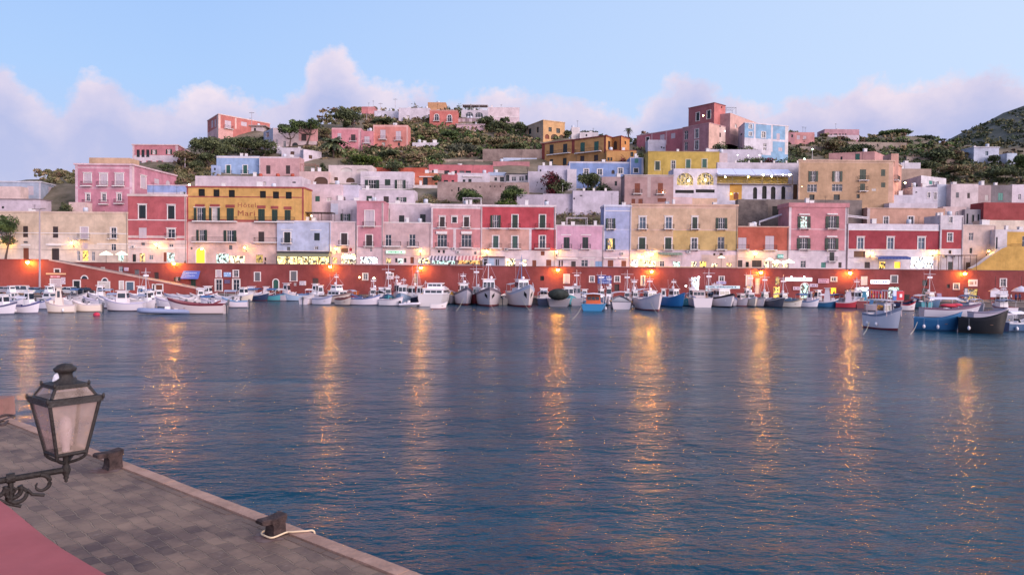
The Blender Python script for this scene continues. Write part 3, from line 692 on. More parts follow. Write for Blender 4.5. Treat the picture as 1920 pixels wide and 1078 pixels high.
fronted('awning', 'thin green awning right of the dazzling lamps', 'awning', 1233, 473, 1279, 478, 160.6, .8, awn(plain('7c8c7c', .8), plain('8a9888', .8)))
def perg(t, f, dep, mat=None, roofm=None):
    mat = mat or plain('b9aeb2', .6); q = MB()
    for u in np.linspace(.05, f.W-.05, max(2, int(f.W/2.5)+1)):
        for w in (0, -dep): q.tube([f.pt(u, w, 0), f.pt(u, w, f.H)], .06, mat, 5)
    q.build('post', t); q = MB()
    for w in (0, -dep): q.tube([f.pt(0, w, f.H), f.pt(f.W, w, f.H)], .06, mat, 5)
    for u in np.linspace(.0, f.W, max(3, int(f.W/.7)+1)): q.tube([f.pt(u, .2, f.H+.06), f.pt(u, -dep-.2, f.H+.06)], .035, mat, 4)
    if roofm: fbox(q, f, -.1, f.W+.1, -dep-.2, .2, f.H+.1, f.H+.16, roofm)
    q.build('roof_frame', t)
fronted('pergola', 'white metal roof terrace frame on the low lilac pink house', 'pergola', 1063, 408, 1101.5, 423.5, 163, 3, lambda t, f, d: perg(t, f, d, plain('dcd2da', .5)))
fronted('pergola', 'brown covered roof terrace beside the hotel with small lamps', 'pergola', 571, 399, 622, 414, 163, 3, lambda t, f, d: perg(t, f, d, plain('5a4640', .7), plain('6a5a5c', .8)))
fronted('pergola', 'white roof terrace frame on the salmon pink house', 'pergola', 868, 372, 902, 384, 164, 3, lambda t, f, d: perg(t, f, d, plain('dcd2da', .5), plain('cfc4d2', .8)))
fronted('pergola', 'rustic brown pergola hung with vines at the small crimson house', 'pergola', 1764, 478.5, 1832, 506, 158.2, 2.2, lambda t, f, d: perg(t, f, d, plain('6a4a40', .8)))
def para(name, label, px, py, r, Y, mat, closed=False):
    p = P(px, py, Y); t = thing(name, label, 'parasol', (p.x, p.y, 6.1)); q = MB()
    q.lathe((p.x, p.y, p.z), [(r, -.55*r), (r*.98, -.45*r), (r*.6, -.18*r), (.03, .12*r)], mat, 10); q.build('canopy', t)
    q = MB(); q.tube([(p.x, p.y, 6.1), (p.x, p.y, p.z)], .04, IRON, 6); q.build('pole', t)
UMB = emit('fff0d0', 1.1)  # parasol canopies emit: the light on them is put into the material
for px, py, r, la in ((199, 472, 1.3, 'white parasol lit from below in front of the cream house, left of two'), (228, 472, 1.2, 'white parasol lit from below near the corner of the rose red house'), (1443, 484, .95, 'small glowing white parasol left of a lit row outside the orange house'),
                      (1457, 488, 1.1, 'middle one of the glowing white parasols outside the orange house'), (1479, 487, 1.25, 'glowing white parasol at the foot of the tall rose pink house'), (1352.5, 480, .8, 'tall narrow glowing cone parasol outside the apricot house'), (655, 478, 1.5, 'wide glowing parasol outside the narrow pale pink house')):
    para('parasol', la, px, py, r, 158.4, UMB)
# ------------------------------------------------------------------ houses on the slope
def hb(name, label, x0, x1, ytop, ybot, col, wins='', dY=0, **kw):
    Y = kw.pop('Y', None) or Dy(ybot)+dY
    if name == 'house' and 'bits' not in kw: kw['bits'] = 2
    return bld(name, label, (x0, Y, x1, Y), ytop, ybot, col, wins, **kw)
# left
bld('house', 'big rose pink palazzo with pale blinds behind the cream house', (141, 176, 248, 176, 331, 198), 307.6, 398, 'dc8ca2',
 'wh 158 326 171 342 W; wh 188 326.5 201 346 W; wh 217 326.5 231 346 W; gh 161.5 364 168.5 377; gh 191 363.5 198.5 377; gh 220 363.5 227 376.5', 'wh 264 331 273.6 353 W; wn 289.5 335.5 298.7 345 W; wna 311 338.5 319 348 W',
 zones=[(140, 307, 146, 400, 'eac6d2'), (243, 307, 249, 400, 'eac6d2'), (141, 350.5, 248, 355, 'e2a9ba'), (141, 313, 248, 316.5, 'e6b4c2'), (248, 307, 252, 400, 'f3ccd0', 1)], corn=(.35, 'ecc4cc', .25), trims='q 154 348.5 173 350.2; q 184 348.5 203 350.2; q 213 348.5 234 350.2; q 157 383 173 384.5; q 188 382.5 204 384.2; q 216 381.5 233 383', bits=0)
bld('rooftop_room', 'flat ochre rooftop room behind the big rose pink palazzo', (167, 192, 243, 192), 296.5, 312, 'dcb08e', '', z0=20, depth=5)
bld('house', 'pale blue grey house with three white blinds left of the pink palazzo', (-60, 184, 76.5, 184, 143, 205), 340.5, 400, 'b4bed6', 'wn 51 349 63 366 W; wn 10 350 22 366 W', 'wn 91 351 102 368 W; wn 117 355 128 370 W', corn=(.25, 'dcd8e6', .15), zones=[(73, 340, 77, 400, 'dcd4e2')])
bld('house', 'blank pale pink block roof at the left edge below the blue grey house', (-60, 176, 38, 176), 350, 372, 'ecccc6', '', z0=12, depth=3)
bld('house', 'low lilac white house with a tiny dark window at the left edge', (-60, 170, 76, 170), 373.5, 400, 'dcc8d6', 'dn 3 387 7.5 391 D', z0=8, depth=4, corn=(.15, '8f7c80', .2))
bld('rooftop_room', 'small blush rooftop box beside the tree on the cream house', (129, 170, 159, 170), 379.5, 399, 'ecc8c4', '', z0=8, depth=3)
bld('house', 'flat pale periwinkle block wedged above the rose red house', (276, 172, 352, 172), 347.5, 368, '9fb2e6', '', z0=8, depth=4, zones=[(270, 361, 353, 370, 'e3d2de')], corn=(.15, 'e6cede', .1))
bld('house', 'pink upper floor villa with white arches below, left of the dark trees', (248.5, 218, 334, 218, 362, 236), 271.5, 312, 'd5818d',
 'dn 256 281 262 295 D; dn 265 281 271 295 D; dn 274 281 280 295 D; on 286 281 292 290 P; on 314 280 320 289.5 P; dna 256 302 266 308.5 GY; dna 274 301.5 285.5 311 GY; dna 293 301.5 306 311 GY', '', zones=[(247, 291.5, 335, 315, 'e6d4de'), (248, 271, 252, 315, 'eac8d0'), (329, 271, 335, 292, 'eac8d0')], corn=(.25, 'ecc6c8', .2))
bld('house', 'big brick pink villa with pale quoins on the left brow of the hill', (389, 258, 409.5, 246, 506, 262), 213.5, 259, 'd2756c',
 'wn 396 226 399.5 240 W; wn 402 224 405 239 W', 'wnb 421.5 226.5 433.5 241.5 W; wn 452 229 463 237 W; dn 404 252 408 259 D', zones=[(389, 243, 412, 262, 'e6b6b8'), (409.5, 213, 413.5, 262, 'f0c6bc', 1), (440.5, 213, 443.5, 242, 'f0c6bc', 1), (409, 242.5, 437, 262, 'ecb0a8', 1), (409, 213, 510, 216.5, 'f0c6bc', 1), (406.5, 213, 410, 262, 'f0c6bc')], corn=(.25, 'f0c8c0', .12))
hb('house', 'low white house with a wide porch roof below the brick pink villa', 458, 494, 236, 254, 'dcccd2', 'dn 463 243 467 252 D; dn 476 240.5 480 249 D', corn=(.25, 'b59c98', 1.0))
bld('house', 'white house with a shaded blue side among the umbrella pines', (494, 246, 512, 238, 596, 240), 240, 282, 'c9cbe2', 'gn 499 248.5 504 257.5',
 'gn 517.8 262 520.5 272; gn 531 264.5 536 276; dna 547.6 267.5 559 278 D; dna 568.5 270.5 580 281.5 D; dn 565 252.5 574.5 264.5 B', body=mottled('e6ccd0'), zones=[(494, 235, 513, 285, 'c3c8e0'), (560, 238, 598, 265, 'eba8a8', 1)])  # bluish zone on the left face paints in its shade
hb('house', 'white roof terrace house with a brown picture window above the blue house', 489, 528, 276, 294, 'dcd2e2', 'dn 499 282.8 518 289 BR', dY=-1)
fronted('pergola', 'covered white terrace on columns left of the white roof terrace house', 'pergola', 452, 279.5, 489, 292.5, Dy(294)-1, 3, lambda t, f, d: perg(t, f, d, WHITE, WHITE))
hb('house', 'small white house with one square brown window above the pink terraced house', 528, 563, 277.5, 298, 'e2d4e0', 'dn 544.5 284.3 552 291.5 BR', dY=-2)
bld('house', 'angular white house with one brown window right of the small white house', (563, Dy(300)-3, 569, Dy(300)-6, 603, Dy(300)-1), 280, 304, 'd6cce0', '', 'dn 579 291.3 585.5 298 BR', body=mottled('e2d4e2'))
hb('house', 'powder blue house with two teal shuttered balcony doors', 406, 486, 293, 332, '9fbce8', 'sb 424.3 310 432 326.5 T; sb 456 310 463.6 326.5 T', zones=[(404, 293, 487, 296, 'e6dce8')], trims='k 406 295 486 296.5', depth=5)
hb('outbuilding', 'tiny pale blue annex with one little window left of the powder blue house', 396, 406.5, 310, 341, 'aabce4', 'dn 401 315 404.5 319.5 D', dY=-1, depth=3)
hb('house', 'dusty pink house with terracotta pots, joined to the powder blue house', 486, 561, 294.5, 334, 'dfa9ac', 'sn 499 310.5 507 326.5 B; sn 536 310.5 544 326.5 B', zones=[(485, 294, 562, 297, 'e6d2da'), (485, 296, 488, 336, 'e9cfd4')], dY=-.5, depth=5)
q_ = [(488.5, 329), (521, 329), (548.5, 329)]
for i, (x, y) in enumerate(q_):
    p = P(x, 333, Dy(334)-2.0); mb = MB(); mb.lathe(p, [(.3, 0), (.5, .25), (.55, .75), (.42, .95), (.5, 1.0), (.4, 1.0), (.3, .8), (.01, .78)], plain('b5523f', .8), 12)
    mb.build('terracotta_pot', label=['terracotta pot at the left corner of the dusty pink house', 'terracotta pot in the middle before the dusty pink house', 'terracotta pot at the right corner of the dusty pink house'][i], cat='pot', group='pots on the pink terrace')
bld('terrace_house', 'long white terrace wall below the powder blue house', (366, 180, 566, 180), 331.5, 358, 'e2cdd8', 'dn 494 341 499 347 P; dn 548 341 554.5 343.5 D', z0=14, depth=8, bits=2)
hb('house', 'pinkish house with an open arch and wooden pergola below the palm', 561, 616, 322, 352, 'e6c0bc', 'dna 589 332 614.5 345.5 BR; dna 567 340 575 345 D', dY=-1)
fronted('pergola', 'wooden pergola on the pinkish house between white walls', 'pergola', 563, 308, 592, 323, Dy(345), 3, lambda t, f, d: perg(t, f, d, plain('a06a58', .8)))
hb('house', 'cream white house with a row of flattened arches right of the palm', 616, 697, 310.5, 352, 'e8d2d2', 'dna 638.5 315 660.5 322.5 P; dna 668.5 317 690.5 323 P; dna 649 333.5 665 342.5 BR; dn 626.5 332.5 633.5 339 BR', dY=1)
hb('house', 'white modern house with dark glazing and a railed terrace in mid slope', 676, 775, 322.5, 356, 'e6d6e2', 'on 690.5 337.5 705 354.5 D; sn 721.5 336.5 732 348; on 745 337.5 756 355.5 P', dY=.5, trims='k 683 332 712 333.2; q 675 354.6 775 356.6', bits=0)
hb('house', 'white lower wing with a band of square windows under the modern terrace', 673, 777, 357, 385, 'e2cfdc', 'sn 687 367.5 697.5 377 G; dn 719 368.5 729 380.5 B; on 748 370 758 379', Y=172.5, depth=6)
hb('house', 'white pink block with one teal shutter right behind the hotel', 569, 640, 346, 415, 'e6c9d2', 'sn 591 368 599.6 378 T; gn 612 371 622 378 P', Y=169.5, depth=7)
hb('house', 'pale stepped house with a small blue window behind the narrow pale pink house', 620, 676, 376, 418, 'dfcbd8', 'on 643 401 653 414', Y=167.6, depth=5, zones=[(611, 382, 634, 402, 'cfd0e6')])
hb('rooftop_room', 'small lilac rooftop room with a blue arched niche above the stepped house', 636, 672, 347, 380, 'd5cce2', 'gna 641 369 648 378', Y=171.5, depth=4)
hb('house', 'bright orange house with a sheltered door beside the modern white house', 773, 820, 325, 348, 'd97a55', 'dn 793 333.5 802 347 D', dY=-.5, trims='j 786 331 818 332.5', zones=[(773, 325, 796, 333, 'd9694a')])
hb('house', 'white ground floor with a green shutter beneath the orange house', 772.5, 821, 347.5, 378, 'e9d9d8', 'dn 777 352.5 784.5 367 D; sn 801 354 808.5 370', Y=Dy(348)-3.4, depth=3)
hb('house', 'low flat house edged in orange red behind the orange house', 697, 800, 315, 330, 'd0583c', '', dY=-1)
hb('house', 'long coral pink house with many small dark openings and rooftop tanks', 804, 924, 310, 332, 'd5707a', 'dn 810 319.5 819.5 324 D; dn 833 320 842.5 326.5 D; dn 852 320 856.6 325.5 D; dn 861.5 320.5 871 325.5 GY; dn 873 320.5 883 325.5 D; dn 906 319.5 911 323 D', zones=[(803, 320, 833, 333, 'e2b4b4')], bits=5, dY=2)
hb('house', 'small coral red annex with two square openings above the stone wall', 828, 858, 328, 347, 'cf6872', 'dn 832 338 840 345.5 D; dn 846.5 338 851.5 342.5 D')
hb('house', 'low white house with a flat porch above the stone wall', 857, 918, 325, 346, 'e0d2de', 'dn 867.5 337 872.5 343 D; dn 878 336 884 342.5 D', trims='j 868 330.5 905 332', dY=-.4)
hb('house', 'grey house with a pale blue roof and shaded window above the stone wall', 916, 948, 323.5, 342, 'cabfc4', 'dn 927 333 932 339.5 D; dn 937.5 332 945 341 D', corn=(.9, 'a9b8d6', .1))
hb('house', 'long grey house with a wide row of dark glazed openings above the stone wall', 948, 994, 326, 343, 'd2c6cc', 'dn 948.5 328 955 340 D; gn 959 331.5 968 340; gn 973 331 982.5 340; dn 985 329 989.5 338 D', corn=(.2, '3c3a40', .15))
bld('retaining_wall', 'high rough stone retaining wall dotted with drain holes above the crimson house', (820, Dy(380), 992, Dy(380)), 342.5, 381, 'b59a94', 'dn 918 348.5 920.5 351 K; dn 926.5 348.5 929 351 K; dn 937 348.5 939.5 351 K; dn 846 356 848.5 358.5 K; dn 858.5 351 861.5 359 K; dn 899 350 901 353 K', z0=14, depth=4, cat='wall', body=mottled('b89c96', var=.3, dirt=.6, h2='8d7672', streak=False, bump=.7, fine=1.6))
hb('house', 'distant pink row roof above the stone wall, right of the coral house', 924, 993, 303.5, 318, 'c9848a', 'dn 953 313 958 316 D; dn 962 312.5 967 315.5 D; dn 972 312 977 315 D', dY=2)
hb('shed', 'long shed with a pale blue roof below the ochre and red palazzo', 944, 1006, 297, 305, 'bcc8e6', '', dY=1, corn=(.6, 'c8d4f0', .1))
bld('retaining_wall', 'brown stone terrace wall crossing the slope left of the ochre and red palazzo', (905, Dy(302), 1016, Dy(302)), 280.5, 303, 'a58c84', '', depth=2, cat='wall', body=mottled('a08880', var=.3, dirt=.6, h2='7d6a66', streak=False, bump=.7, fine=1.6))
# middle-top pink row
hb('house', 'long pink house with a dark balcony door below the hilltop pine', 622, 677, 240.5, 284, 'e58d99', 'wn 632.5 250 640 262 W; snb 658 252.5 666.5 265 B', zones=[(672, 240, 678, 285, 'f0b6ba'), (621, 240, 678, 243, 'f0b6ba')], depth=6)
hb('house', 'lower pink link house with a single pale blind', 677, 699.5, 246, 285, 'e58d99', 'wnb 683 256 693 269 W', depth=6, dY=.4)
hb('house', 'salmon house with two pale balcony doors right of the pink link house', 699.5, 765, 235, 273, 'e58c80', 'wnb 712.8 243.5 723 261.5 W; wnb 742 246 752 263.5 W; dn 746 268 750 274 D; dn 716 267 722 274 P', zones=[(699, 235, 765, 238, 'f0b4ac'), (699, 235, 702, 275, 'f0b4ac'), (762, 235, 766, 275, 'f0b4ac')], depth=6, dY=-6)
hb('house', 'tiny white house with peaked chimneys below the hilltop scrub', 773, 822, 268, 283, 'e2d6e0', 'dn 786 274 791 281 P; dn 802 275 806 281.5 P', bits=4, depth=4)
hb('house', 'pink cube house at the left end of the hilltop row', 678, 702, 200.5, 222, 'd77f82', '', zones=[(690, 200, 703, 224, 'ee9c9c')], dY=3)
hb('house', 'low white house with one dark window on the hilltop', 702, 748, 208.5, 226, 'dcd6e6', 'dn 720.5 214.5 724.5 221.5 D', dY=2, bits=3)
hb('house', 'long blank white house in the middle of the hilltop', 747.5, 806, 203, 228, 'e6d9e6', 'dn 762 217 768 226 P', zones=[(735, 203, 748, 210, 'dca89e')], dY=0, bits=2)
hb('house', 'ochre upper storey behind the salmon hilltop house', 802, 836, 192.5, 210, 'dca070', '', Y=301)
hb('house', 'salmon hilltop house with two arched white windows', 805.5, 857.5, 207, 236, 'e0786e', 'gab 814.8 214.5 822.5 227; gab 838.8 215.8 846.8 229', zones=[(805, 207, 858, 209, 'eea498')], dY=-3, corn=(.15, 'eea498', .1))
hb('house', 'white hilltop house with two wide blue arches beneath a pergola', 865, 916, 207, 224, 'dccfda', 'gna 873 210.5 887 220; gna 891 211 905.5 220.5', dY=8)
fronted('pergola', 'covered roof terrace on top of the white arched hilltop house', 'pergola', 867, 197.5, 914.5, 207, Dy(224)+8.5, 4, lambda t, f, d: perg(t, f, d, WHITE, plain('b8a098', .8)))
hb('house', 'grey brown lower house with three white windows on the hilltop', 857.5, 892, 222, 236, 'a8909a', 'wn 859 223.5 863.5 229 W; wn 867 223 872 229 W; wn 879.5 223 885 230 W', dY=2)
hb('house', 'small pale pink bungalow under the hilltop trees', 856, 908, 233.5, 248, 'e6bcc8', 'dn 876 239 880 245 P; dn 891 240 896 246 P', corn=(.15, 'efd6de', .3))
hb('house', 'long blank pinkish white house at the right end of the hilltop', 915.5, 974, 202, 236, 'eed6dc', '', dY=4, trims='k 916 219 972 220', zones=[(915, 219, 975, 240, 'e6ccd4')])
# right-middle
bld('house', 'ochre villa with an arched loggia on the hill crest', (980, 260, 1018.5, 246, 1059, 250), 225, 264, 'c9a98c', 'dn 981.8 243.5 985 252.5 D; dn 990.5 241.5 996 252 D; dn 1006.3 238.5 1010 249 D; dn 992.5 259.5 995.5 265 D; dn 1006 257.5 1010 265 D',
 'dn 1028.5 239 1034.5 247.5 D; dn 1043 241 1050 250 D; dna 1021.8 252 1030 261 O; dna 1033 252 1046.5 261.5 BR; dna 1048.5 253 1057.5 260.5 BR', body=mottled('e2ae74'), zones=[(978, 222, 1019, 270, 'c8ab90')], corn=(.25, 'dcb48a', .12), bits=0)
hb('house', 'small white cube house right of the ochre villa', 1071.5, 1087, 239, 262, 'f0e4e8', '', dY=10)
hb('house', 'low white house behind the ochre and red palazzo', 1087, 1122, 248.5, 262, 'e6dae2', 'dn 1098 252 1101 256 D', dY=8)
bld('house', 'ochre and red palazzo with dark green shutters and a long balcony', (1016, 224, 1136, 209, 1147.6, 212), 254, 312, 'dfa058',
 'sn 1030.3 271.5 1038 289 D; sn 1055.5 270 1063.6 287.5 D; sn 1088 267.5 1096.5 284.5 T; sn 1113.8 265.5 1122.5 283 T; dn 1030.5 299 1037 309 D; dn 1055 296.5 1062.3 310 D; dn 1087.7 292.5 1095.6 303 B; dn 1113.5 290.5 1121.5 302 B', 'sn 1140 265 1144.5 281 B',
 zones=[(1014, 250, 1021.5, 315, '9c3a30'), (1072, 250, 1077.5, 288, '9c3a30'), (1132.5, 250, 1137, 288, '9c3a30'), (1014, 250, 1138, 258.5, '9c3a30')], trims='q 1028 288.6 1070 290; q 1080 285.4 1128 286.8', corn=(.3, '8f352c', .2), k=.8)
bld('house', 'orange bay with an arched window joined to the ochre and red palazzo', (1147.6, 212, 1164.5, 209, 1180, 214), 254.5, 312, 'dd9144', 'sna 1150 264.5 1157 281 B', 'dn 1171 265 1174 271 D; dn 1181 285 1184 293 D', zones=[(1162, 252, 1166, 288, '9c3a30')], corn=(.25, '9c3a30', .1))
hb('house', 'low ochre terrace house with red flowers right of the palazzo', 1137, 1193, 282, 312, 'd69a52', 'dn 1139 295.5 1143 302 D; dn 1144.5 295.5 1148 302 D; dn 1182 285.5 1187.5 294 D', Y=205, depth=4, zones=[(1137, 281, 1193, 283, '9c3a30')])
hb('house', 'long cornflower blue house with white framed windows in mid slope', 1067, 1181, 304, 330, '8aa4dc', 'g 1095 317 1103.5 326; g 1120.5 317.5 1129 328.5; dna 1146.5 319 1152.5 326.5 B; g 1159.3 315.7 1167.5 325.7', zones=[(1066, 303, 1182, 306.5, 'dcd8ea'), (1066, 303, 1069, 332, 'dcd8ea')], Y=197, depth=6)
hb('house', 'short cornflower blue tower with a teal window', 1181, 1206.5, 295.5, 326, '8aa4dc', 'sn 1190 297.5 1197 306 TE; d 1188.5 316 1196.5 323.8 D', zones=[(1180, 295, 1183, 330, 'dcd8ea'), (1203, 295, 1208, 330, 'dcd8ea'), (1180, 294, 1208, 297, 'dcd8ea')], Y=196.6, depth=6)
hb('house', 'pale grey white wall house left of the cornflower blue house', 1009, 1067, 311, 340, 'cfc6da', 'dn 1012 318 1015 322 D', Y=196, depth=4)
hb('ruined_house', 'weathered white wall with a rising parapet beside the stone wall', 990, 1036, 322, 364, 'cfc3d2', 'dn 1006.5 341.5 1008.5 343.5 K; dn 1014 353 1017 355.5 K; dn 1005.5 347 1007 348.5 K; dn 1009 336 1013 337 K', Y=Dy(364), depth=4, cat='house')
hb('water_cistern', 'white square cistern left of the dark round tree', 1063.5, 1081, 317.5, 334, 'e2d6e2', '', Y=195, depth=4, cat='cistern')
bld('retaining_wall', 'whitewashed terrace wall with little square pillars along its top', (1074, 178, 1160, 178), 358.5, 386, 'd8cbdc', 'dn 1087 366 1092 368 K; dn 1075 371 1078 374 K', z0=14, depth=2, cat='wall', trims='p 1093 353 1097 358.4; p 1111.5 353 1115.5 358.4; p 1133.5 353 1137.5 358.4')
bld('retaining_wall', 'uneven whitewashed wall with a small arched niche under the dark trees', (1018, 179, 1075, 179), 364, 388, 'cdbfd0', 'dna 1021 375 1026 384 K', z0=14, depth=2, cat='wall')
bld('retaining_wall', 'grey whitewashed wall behind the crimson house roof', (969, 177, 1019, 177), 365, 390, 'bfb2c2', '', z0=14, depth=2, cat='wall')
hb('house', 'dull pink shed wall with a dark doorway right of the round tree', 1128, 1172, 332, 360, 'bfa0a2', 'dn 1152.5 340 1157 348.5 D', Y=188, depth=4)
hb('house', 'faded mauve house with brown doors and crumbling plaster', 1171, 1262.5, 328.5, 384, 'bd9694', 'snb 1190 344 1200 363 O; snb 1233.5 343.5 1243 363.5 O; Dn 1184 373 1191 384 O; Dn 1197 373 1205 384 O; Dn 1233 372 1249 379 O; dn 1163 352 1170 372 D', zones=[(1170, 328, 1264, 332, 'cdb2b0'), (1214, 332, 1220, 370, 'cbb0ae')], corn=(.25, 'cdb6b2', .12), Y=177.5, depth=6)
hb('house', 'lemon yellow house with four green shuttered windows', 1215, 1348.5, 285, 320, 'd6b24a', 's 1228.5 303 1237 319 G; g 1258.8 301.5 1266 317.5; s 1286.3 299.5 1294.3 315.5 T; s 1316.8 298.5 1325 314.5 T', Y=192, depth=6, corn=(.12, 'cfb070', .08), trimm=mottled('e6dcc0'))
hb('house', 'blank blush wall joined to the lemon yellow house', 1348.7, 1364, 287, 320, 'e6cdd0', '', Y=192.3, depth=5)
rA, fA = hb('restaurant', 'white arcade with two big lit arched windows over dark slits', 1262.5, 1345, 317, 385, 'dfd6ea', 'gna 1269 324.5 1300 348 LG; gna 1307 324 1338.5 347.5 LG; dn 1266 356.5 1301 362.5 K; dn 1304.5 355.5 1340 361.5 K', zones=[(1262, 370, 1300, 387, 'e6c6cc'), (1298, 372, 1346, 387, 'eac0a4')], Y=180, depth=6)
rB, fB = hb('restaurant', 'white terrace restaurant base with leaning arched openings and a yellow doorway panel', 1345, 1496, 345, 374, 'dcd6ea', 'dna 1412 351.5 1419.5 373.5 K; dna 1429 348.5 1437.5 373.5 K; dna 1445.5 350 1454 373.8 K; dna 1465 349.7 1472.5 374 K; Dna 1375.5 361.5 1384.5 374 O; dn 1487 346 1495 374 BR', zones=[(1368, 346, 1391, 376, 'dfa43c')], Y=180.2, depth=5)
def rest(t, f, dep):
    q = MB()
    for i in range(4):
        a, b = f.W*i/4+.06, f.W*(i+1)/4-.06
        q.hexa([f.pt(a, -dep+1.5, f.H-.05), f.pt(b, -dep+1.5, f.H-.05), f.pt(b, .6, f.H*.55), f.pt(a, .6, f.H*.55), f.pt(a, -dep+1.5, f.H), f.pt(b, -dep+1.5, f.H), f.pt(b, .6, f.H*.55+.05), f.pt(a, .6, f.H*.55+.05)], plain('ccd4f2', .7))
    q.build('awning', t); q = MB()
    for i in range(6): u = f.W*i/5; fbox(q, f, u-.06, u+.06, 0, .1, 0, f.H*.55, plain('8a7a6a', .7))
    fbox(q, f, 0, f.W, .5, .6, f.H*.5, f.H*.54, plain('4a4a60', .7)); q.build('frame', t)
    q = MB(); fbox(q, f, .1, f.W-.1, -2.6, -2.5, .1, f.H*.55, mottled('e0c060')); fbox(q, f, .1, f.W-.1, -2.5, -.1, .0, .1, mottled('b09070')); q.build('back_wall', t)
    q = MB(); rail(q, [f.pt(0, .1, 0), f.pt(f.W, .1, 0)], 1.0, plain('6a5a44', .7), .3, .02); q.build('railing', t)
    for i in range(9):
        u = f.W*(i+.5)/9; q = MB(); q.lathe(f.pt(u, -1.2, .1), [(.25, 0), (.04, .05), (.04, .7), (.5, .74), (.5, .78), (.01, .79)], plain('d8c8a8', .7), 8); q.build('table', t)
fronted('restaurant_terrace', 'lit yellow restaurant terrace under white sloping awnings', 'terrace', 1345, 314, 1486, 345.5, 179.6, 4.2, rest)
bld('retaining_wall', 'white garden wall with small pillars behind the restaurant awnings', (1345, 186, 1500, 186), 306, 318, 'dcd0de', '', z0=20, depth=1, cat='wall', trims='p 1378 301.5 1381 306; p 1403 301.5 1406 306; p 1426 301.5 1429 306; p 1450 301.5 1453 306; p 1473 301.5 1476 306; p 1494 301.5 1497 306')
bld('hotel', 'large tan hotel with green shutters and three storeys on the slope', (1497, 176.5, 1674.5, 176.5, 1690, 186), 301, 376, 'cba27e',
 'on 1520 321 1529.5 341 D; on 1565 321 1575 341 P; snb 1612 318 1623.7 338; sn 1652 318 1660 330.5; gn 1513.5 346 1531.5 360.5; gn 1560 345.5 1579.5 359; snb 1612.7 344.5 1621.8 358; sn 1652 342.5 1660 351.5; dn 1517.5 365 1527 376 D; dn 1563 365 1574.5 376 D; dn 1606 364.5 1612 372 D; wn 1634.5 354 1642.5 358.5 P',
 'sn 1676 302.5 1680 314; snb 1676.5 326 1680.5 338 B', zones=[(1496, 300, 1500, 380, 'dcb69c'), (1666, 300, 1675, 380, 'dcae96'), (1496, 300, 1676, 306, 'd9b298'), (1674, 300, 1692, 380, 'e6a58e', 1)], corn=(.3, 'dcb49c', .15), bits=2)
bld('rooftop_room', 'pink sloping rooftop rooms behind the large tan hotel', (1554, 196, 1640, 192, 1662, 200), 284, 302, 'd69a96', 'dn 1576 294 1579.5 301 D; sn 1604 288.5 1612 300 T', z0=28, depth=6, bits=3)
bld('rooftop_room', 'salmon stair turret at the right end of the tan hotel roof', (1671, 177.5, 1685, 177.5), 288.5, 301.5, 'e2a896', '', z0=28, depth=4)
# right upper
bld('house', 'long brick pink house with white pilasters left of the pink tower', (1194, 240, 1283, 226), 240, 270, 'd0707c', 'd 1211.5 257.5 1217.5 265 D; wn 1237.5 252.5 1246 264.5 W; wn 1258 250 1266 260 W', depth=7, zones=[(1221, 240, 1223.5, 272, 'e6b0b8'), (1248, 238, 1250.5, 272, 'e6b0b8')], corn=(.2, 'e6b6ba', .1), sink=6)
hb('house', 'ragged white lower wall house below the brick pink house', 1215, 1279, 263, 289, 'd6d0e2', 'dn 1239 275 1242 278 D; dn 1243.5 276 1246 279 D', dY=-1, depth=5)
bld('house', 'mauve pink house with tall dark windows and a cream side on the right hill', (1280, 222, 1329, 214, 1360, 220), 230, 285, 'c48690',
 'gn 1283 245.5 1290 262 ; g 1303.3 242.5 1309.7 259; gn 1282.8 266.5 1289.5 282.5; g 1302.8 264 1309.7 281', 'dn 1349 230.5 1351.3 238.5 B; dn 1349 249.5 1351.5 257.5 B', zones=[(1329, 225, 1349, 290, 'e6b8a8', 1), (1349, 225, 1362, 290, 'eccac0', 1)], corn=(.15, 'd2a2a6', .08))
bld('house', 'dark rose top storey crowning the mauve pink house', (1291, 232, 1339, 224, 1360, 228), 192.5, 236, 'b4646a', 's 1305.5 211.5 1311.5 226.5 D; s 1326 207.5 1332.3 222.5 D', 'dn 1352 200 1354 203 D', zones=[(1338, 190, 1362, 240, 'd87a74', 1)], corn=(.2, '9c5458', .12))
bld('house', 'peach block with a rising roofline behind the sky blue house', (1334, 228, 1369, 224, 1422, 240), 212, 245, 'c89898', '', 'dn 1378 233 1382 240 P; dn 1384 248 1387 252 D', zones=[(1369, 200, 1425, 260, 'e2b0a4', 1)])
fronted('pergola', 'thin metal roof frame beside the dark rose top storey', 'pergola', 1361, 202, 1380.5, 214, 229, 4, lambda t, f, d: perg(t, f, d, plain('7a7a84', .5)))
bld('house', 'sky blue house with white quoins and round framed window on the right hill', (1384, 226, 1396, 217, 1478, 222), 229.5, 285, 'c9cde6', 'dn 1388.5 250.5 1391.5 254 D',
 'g 1404.5 233.8 1409.5 240.8; g 1404.5 248 1409.5 254.8; g 1428 247.5 1435 258.5; wn 1456 250.5 1462.3 263.5 W; gn 1431 269.5 1437 275; gn 1431 277 1437 282; wn 1459.5 277 1467 284 W', body=mottled('8fbbe0'), zones=[(1383, 228, 1397, 290, 'd6d2e4'), (1395, 260, 1446, 290, 'e0d8e4', 1), (1413.5, 228, 1417, 262, 'e9e0ea', 1), (1445.5, 228, 1449, 285, 'e9e0ea', 1), (1472, 228, 1480, 290, 'f0e2e4', 1), (1440, 262, 1480, 266, 'e9e0ea', 1)], corn=(.25, 'e9dee8', .1))
hb('house', 'white garden building with a round shrub left of the sky blue house', 1369, 1397, 256, 272, 'dfd3de', '', dY=-1, depth=4)
bld('retaining_wall', 'whitewashed curving terrace wall below the mauve pink house', (1326, 202, 1428, 202), 281, 292, 'd8cede', '', z0=34, depth=1.5, cat='wall')
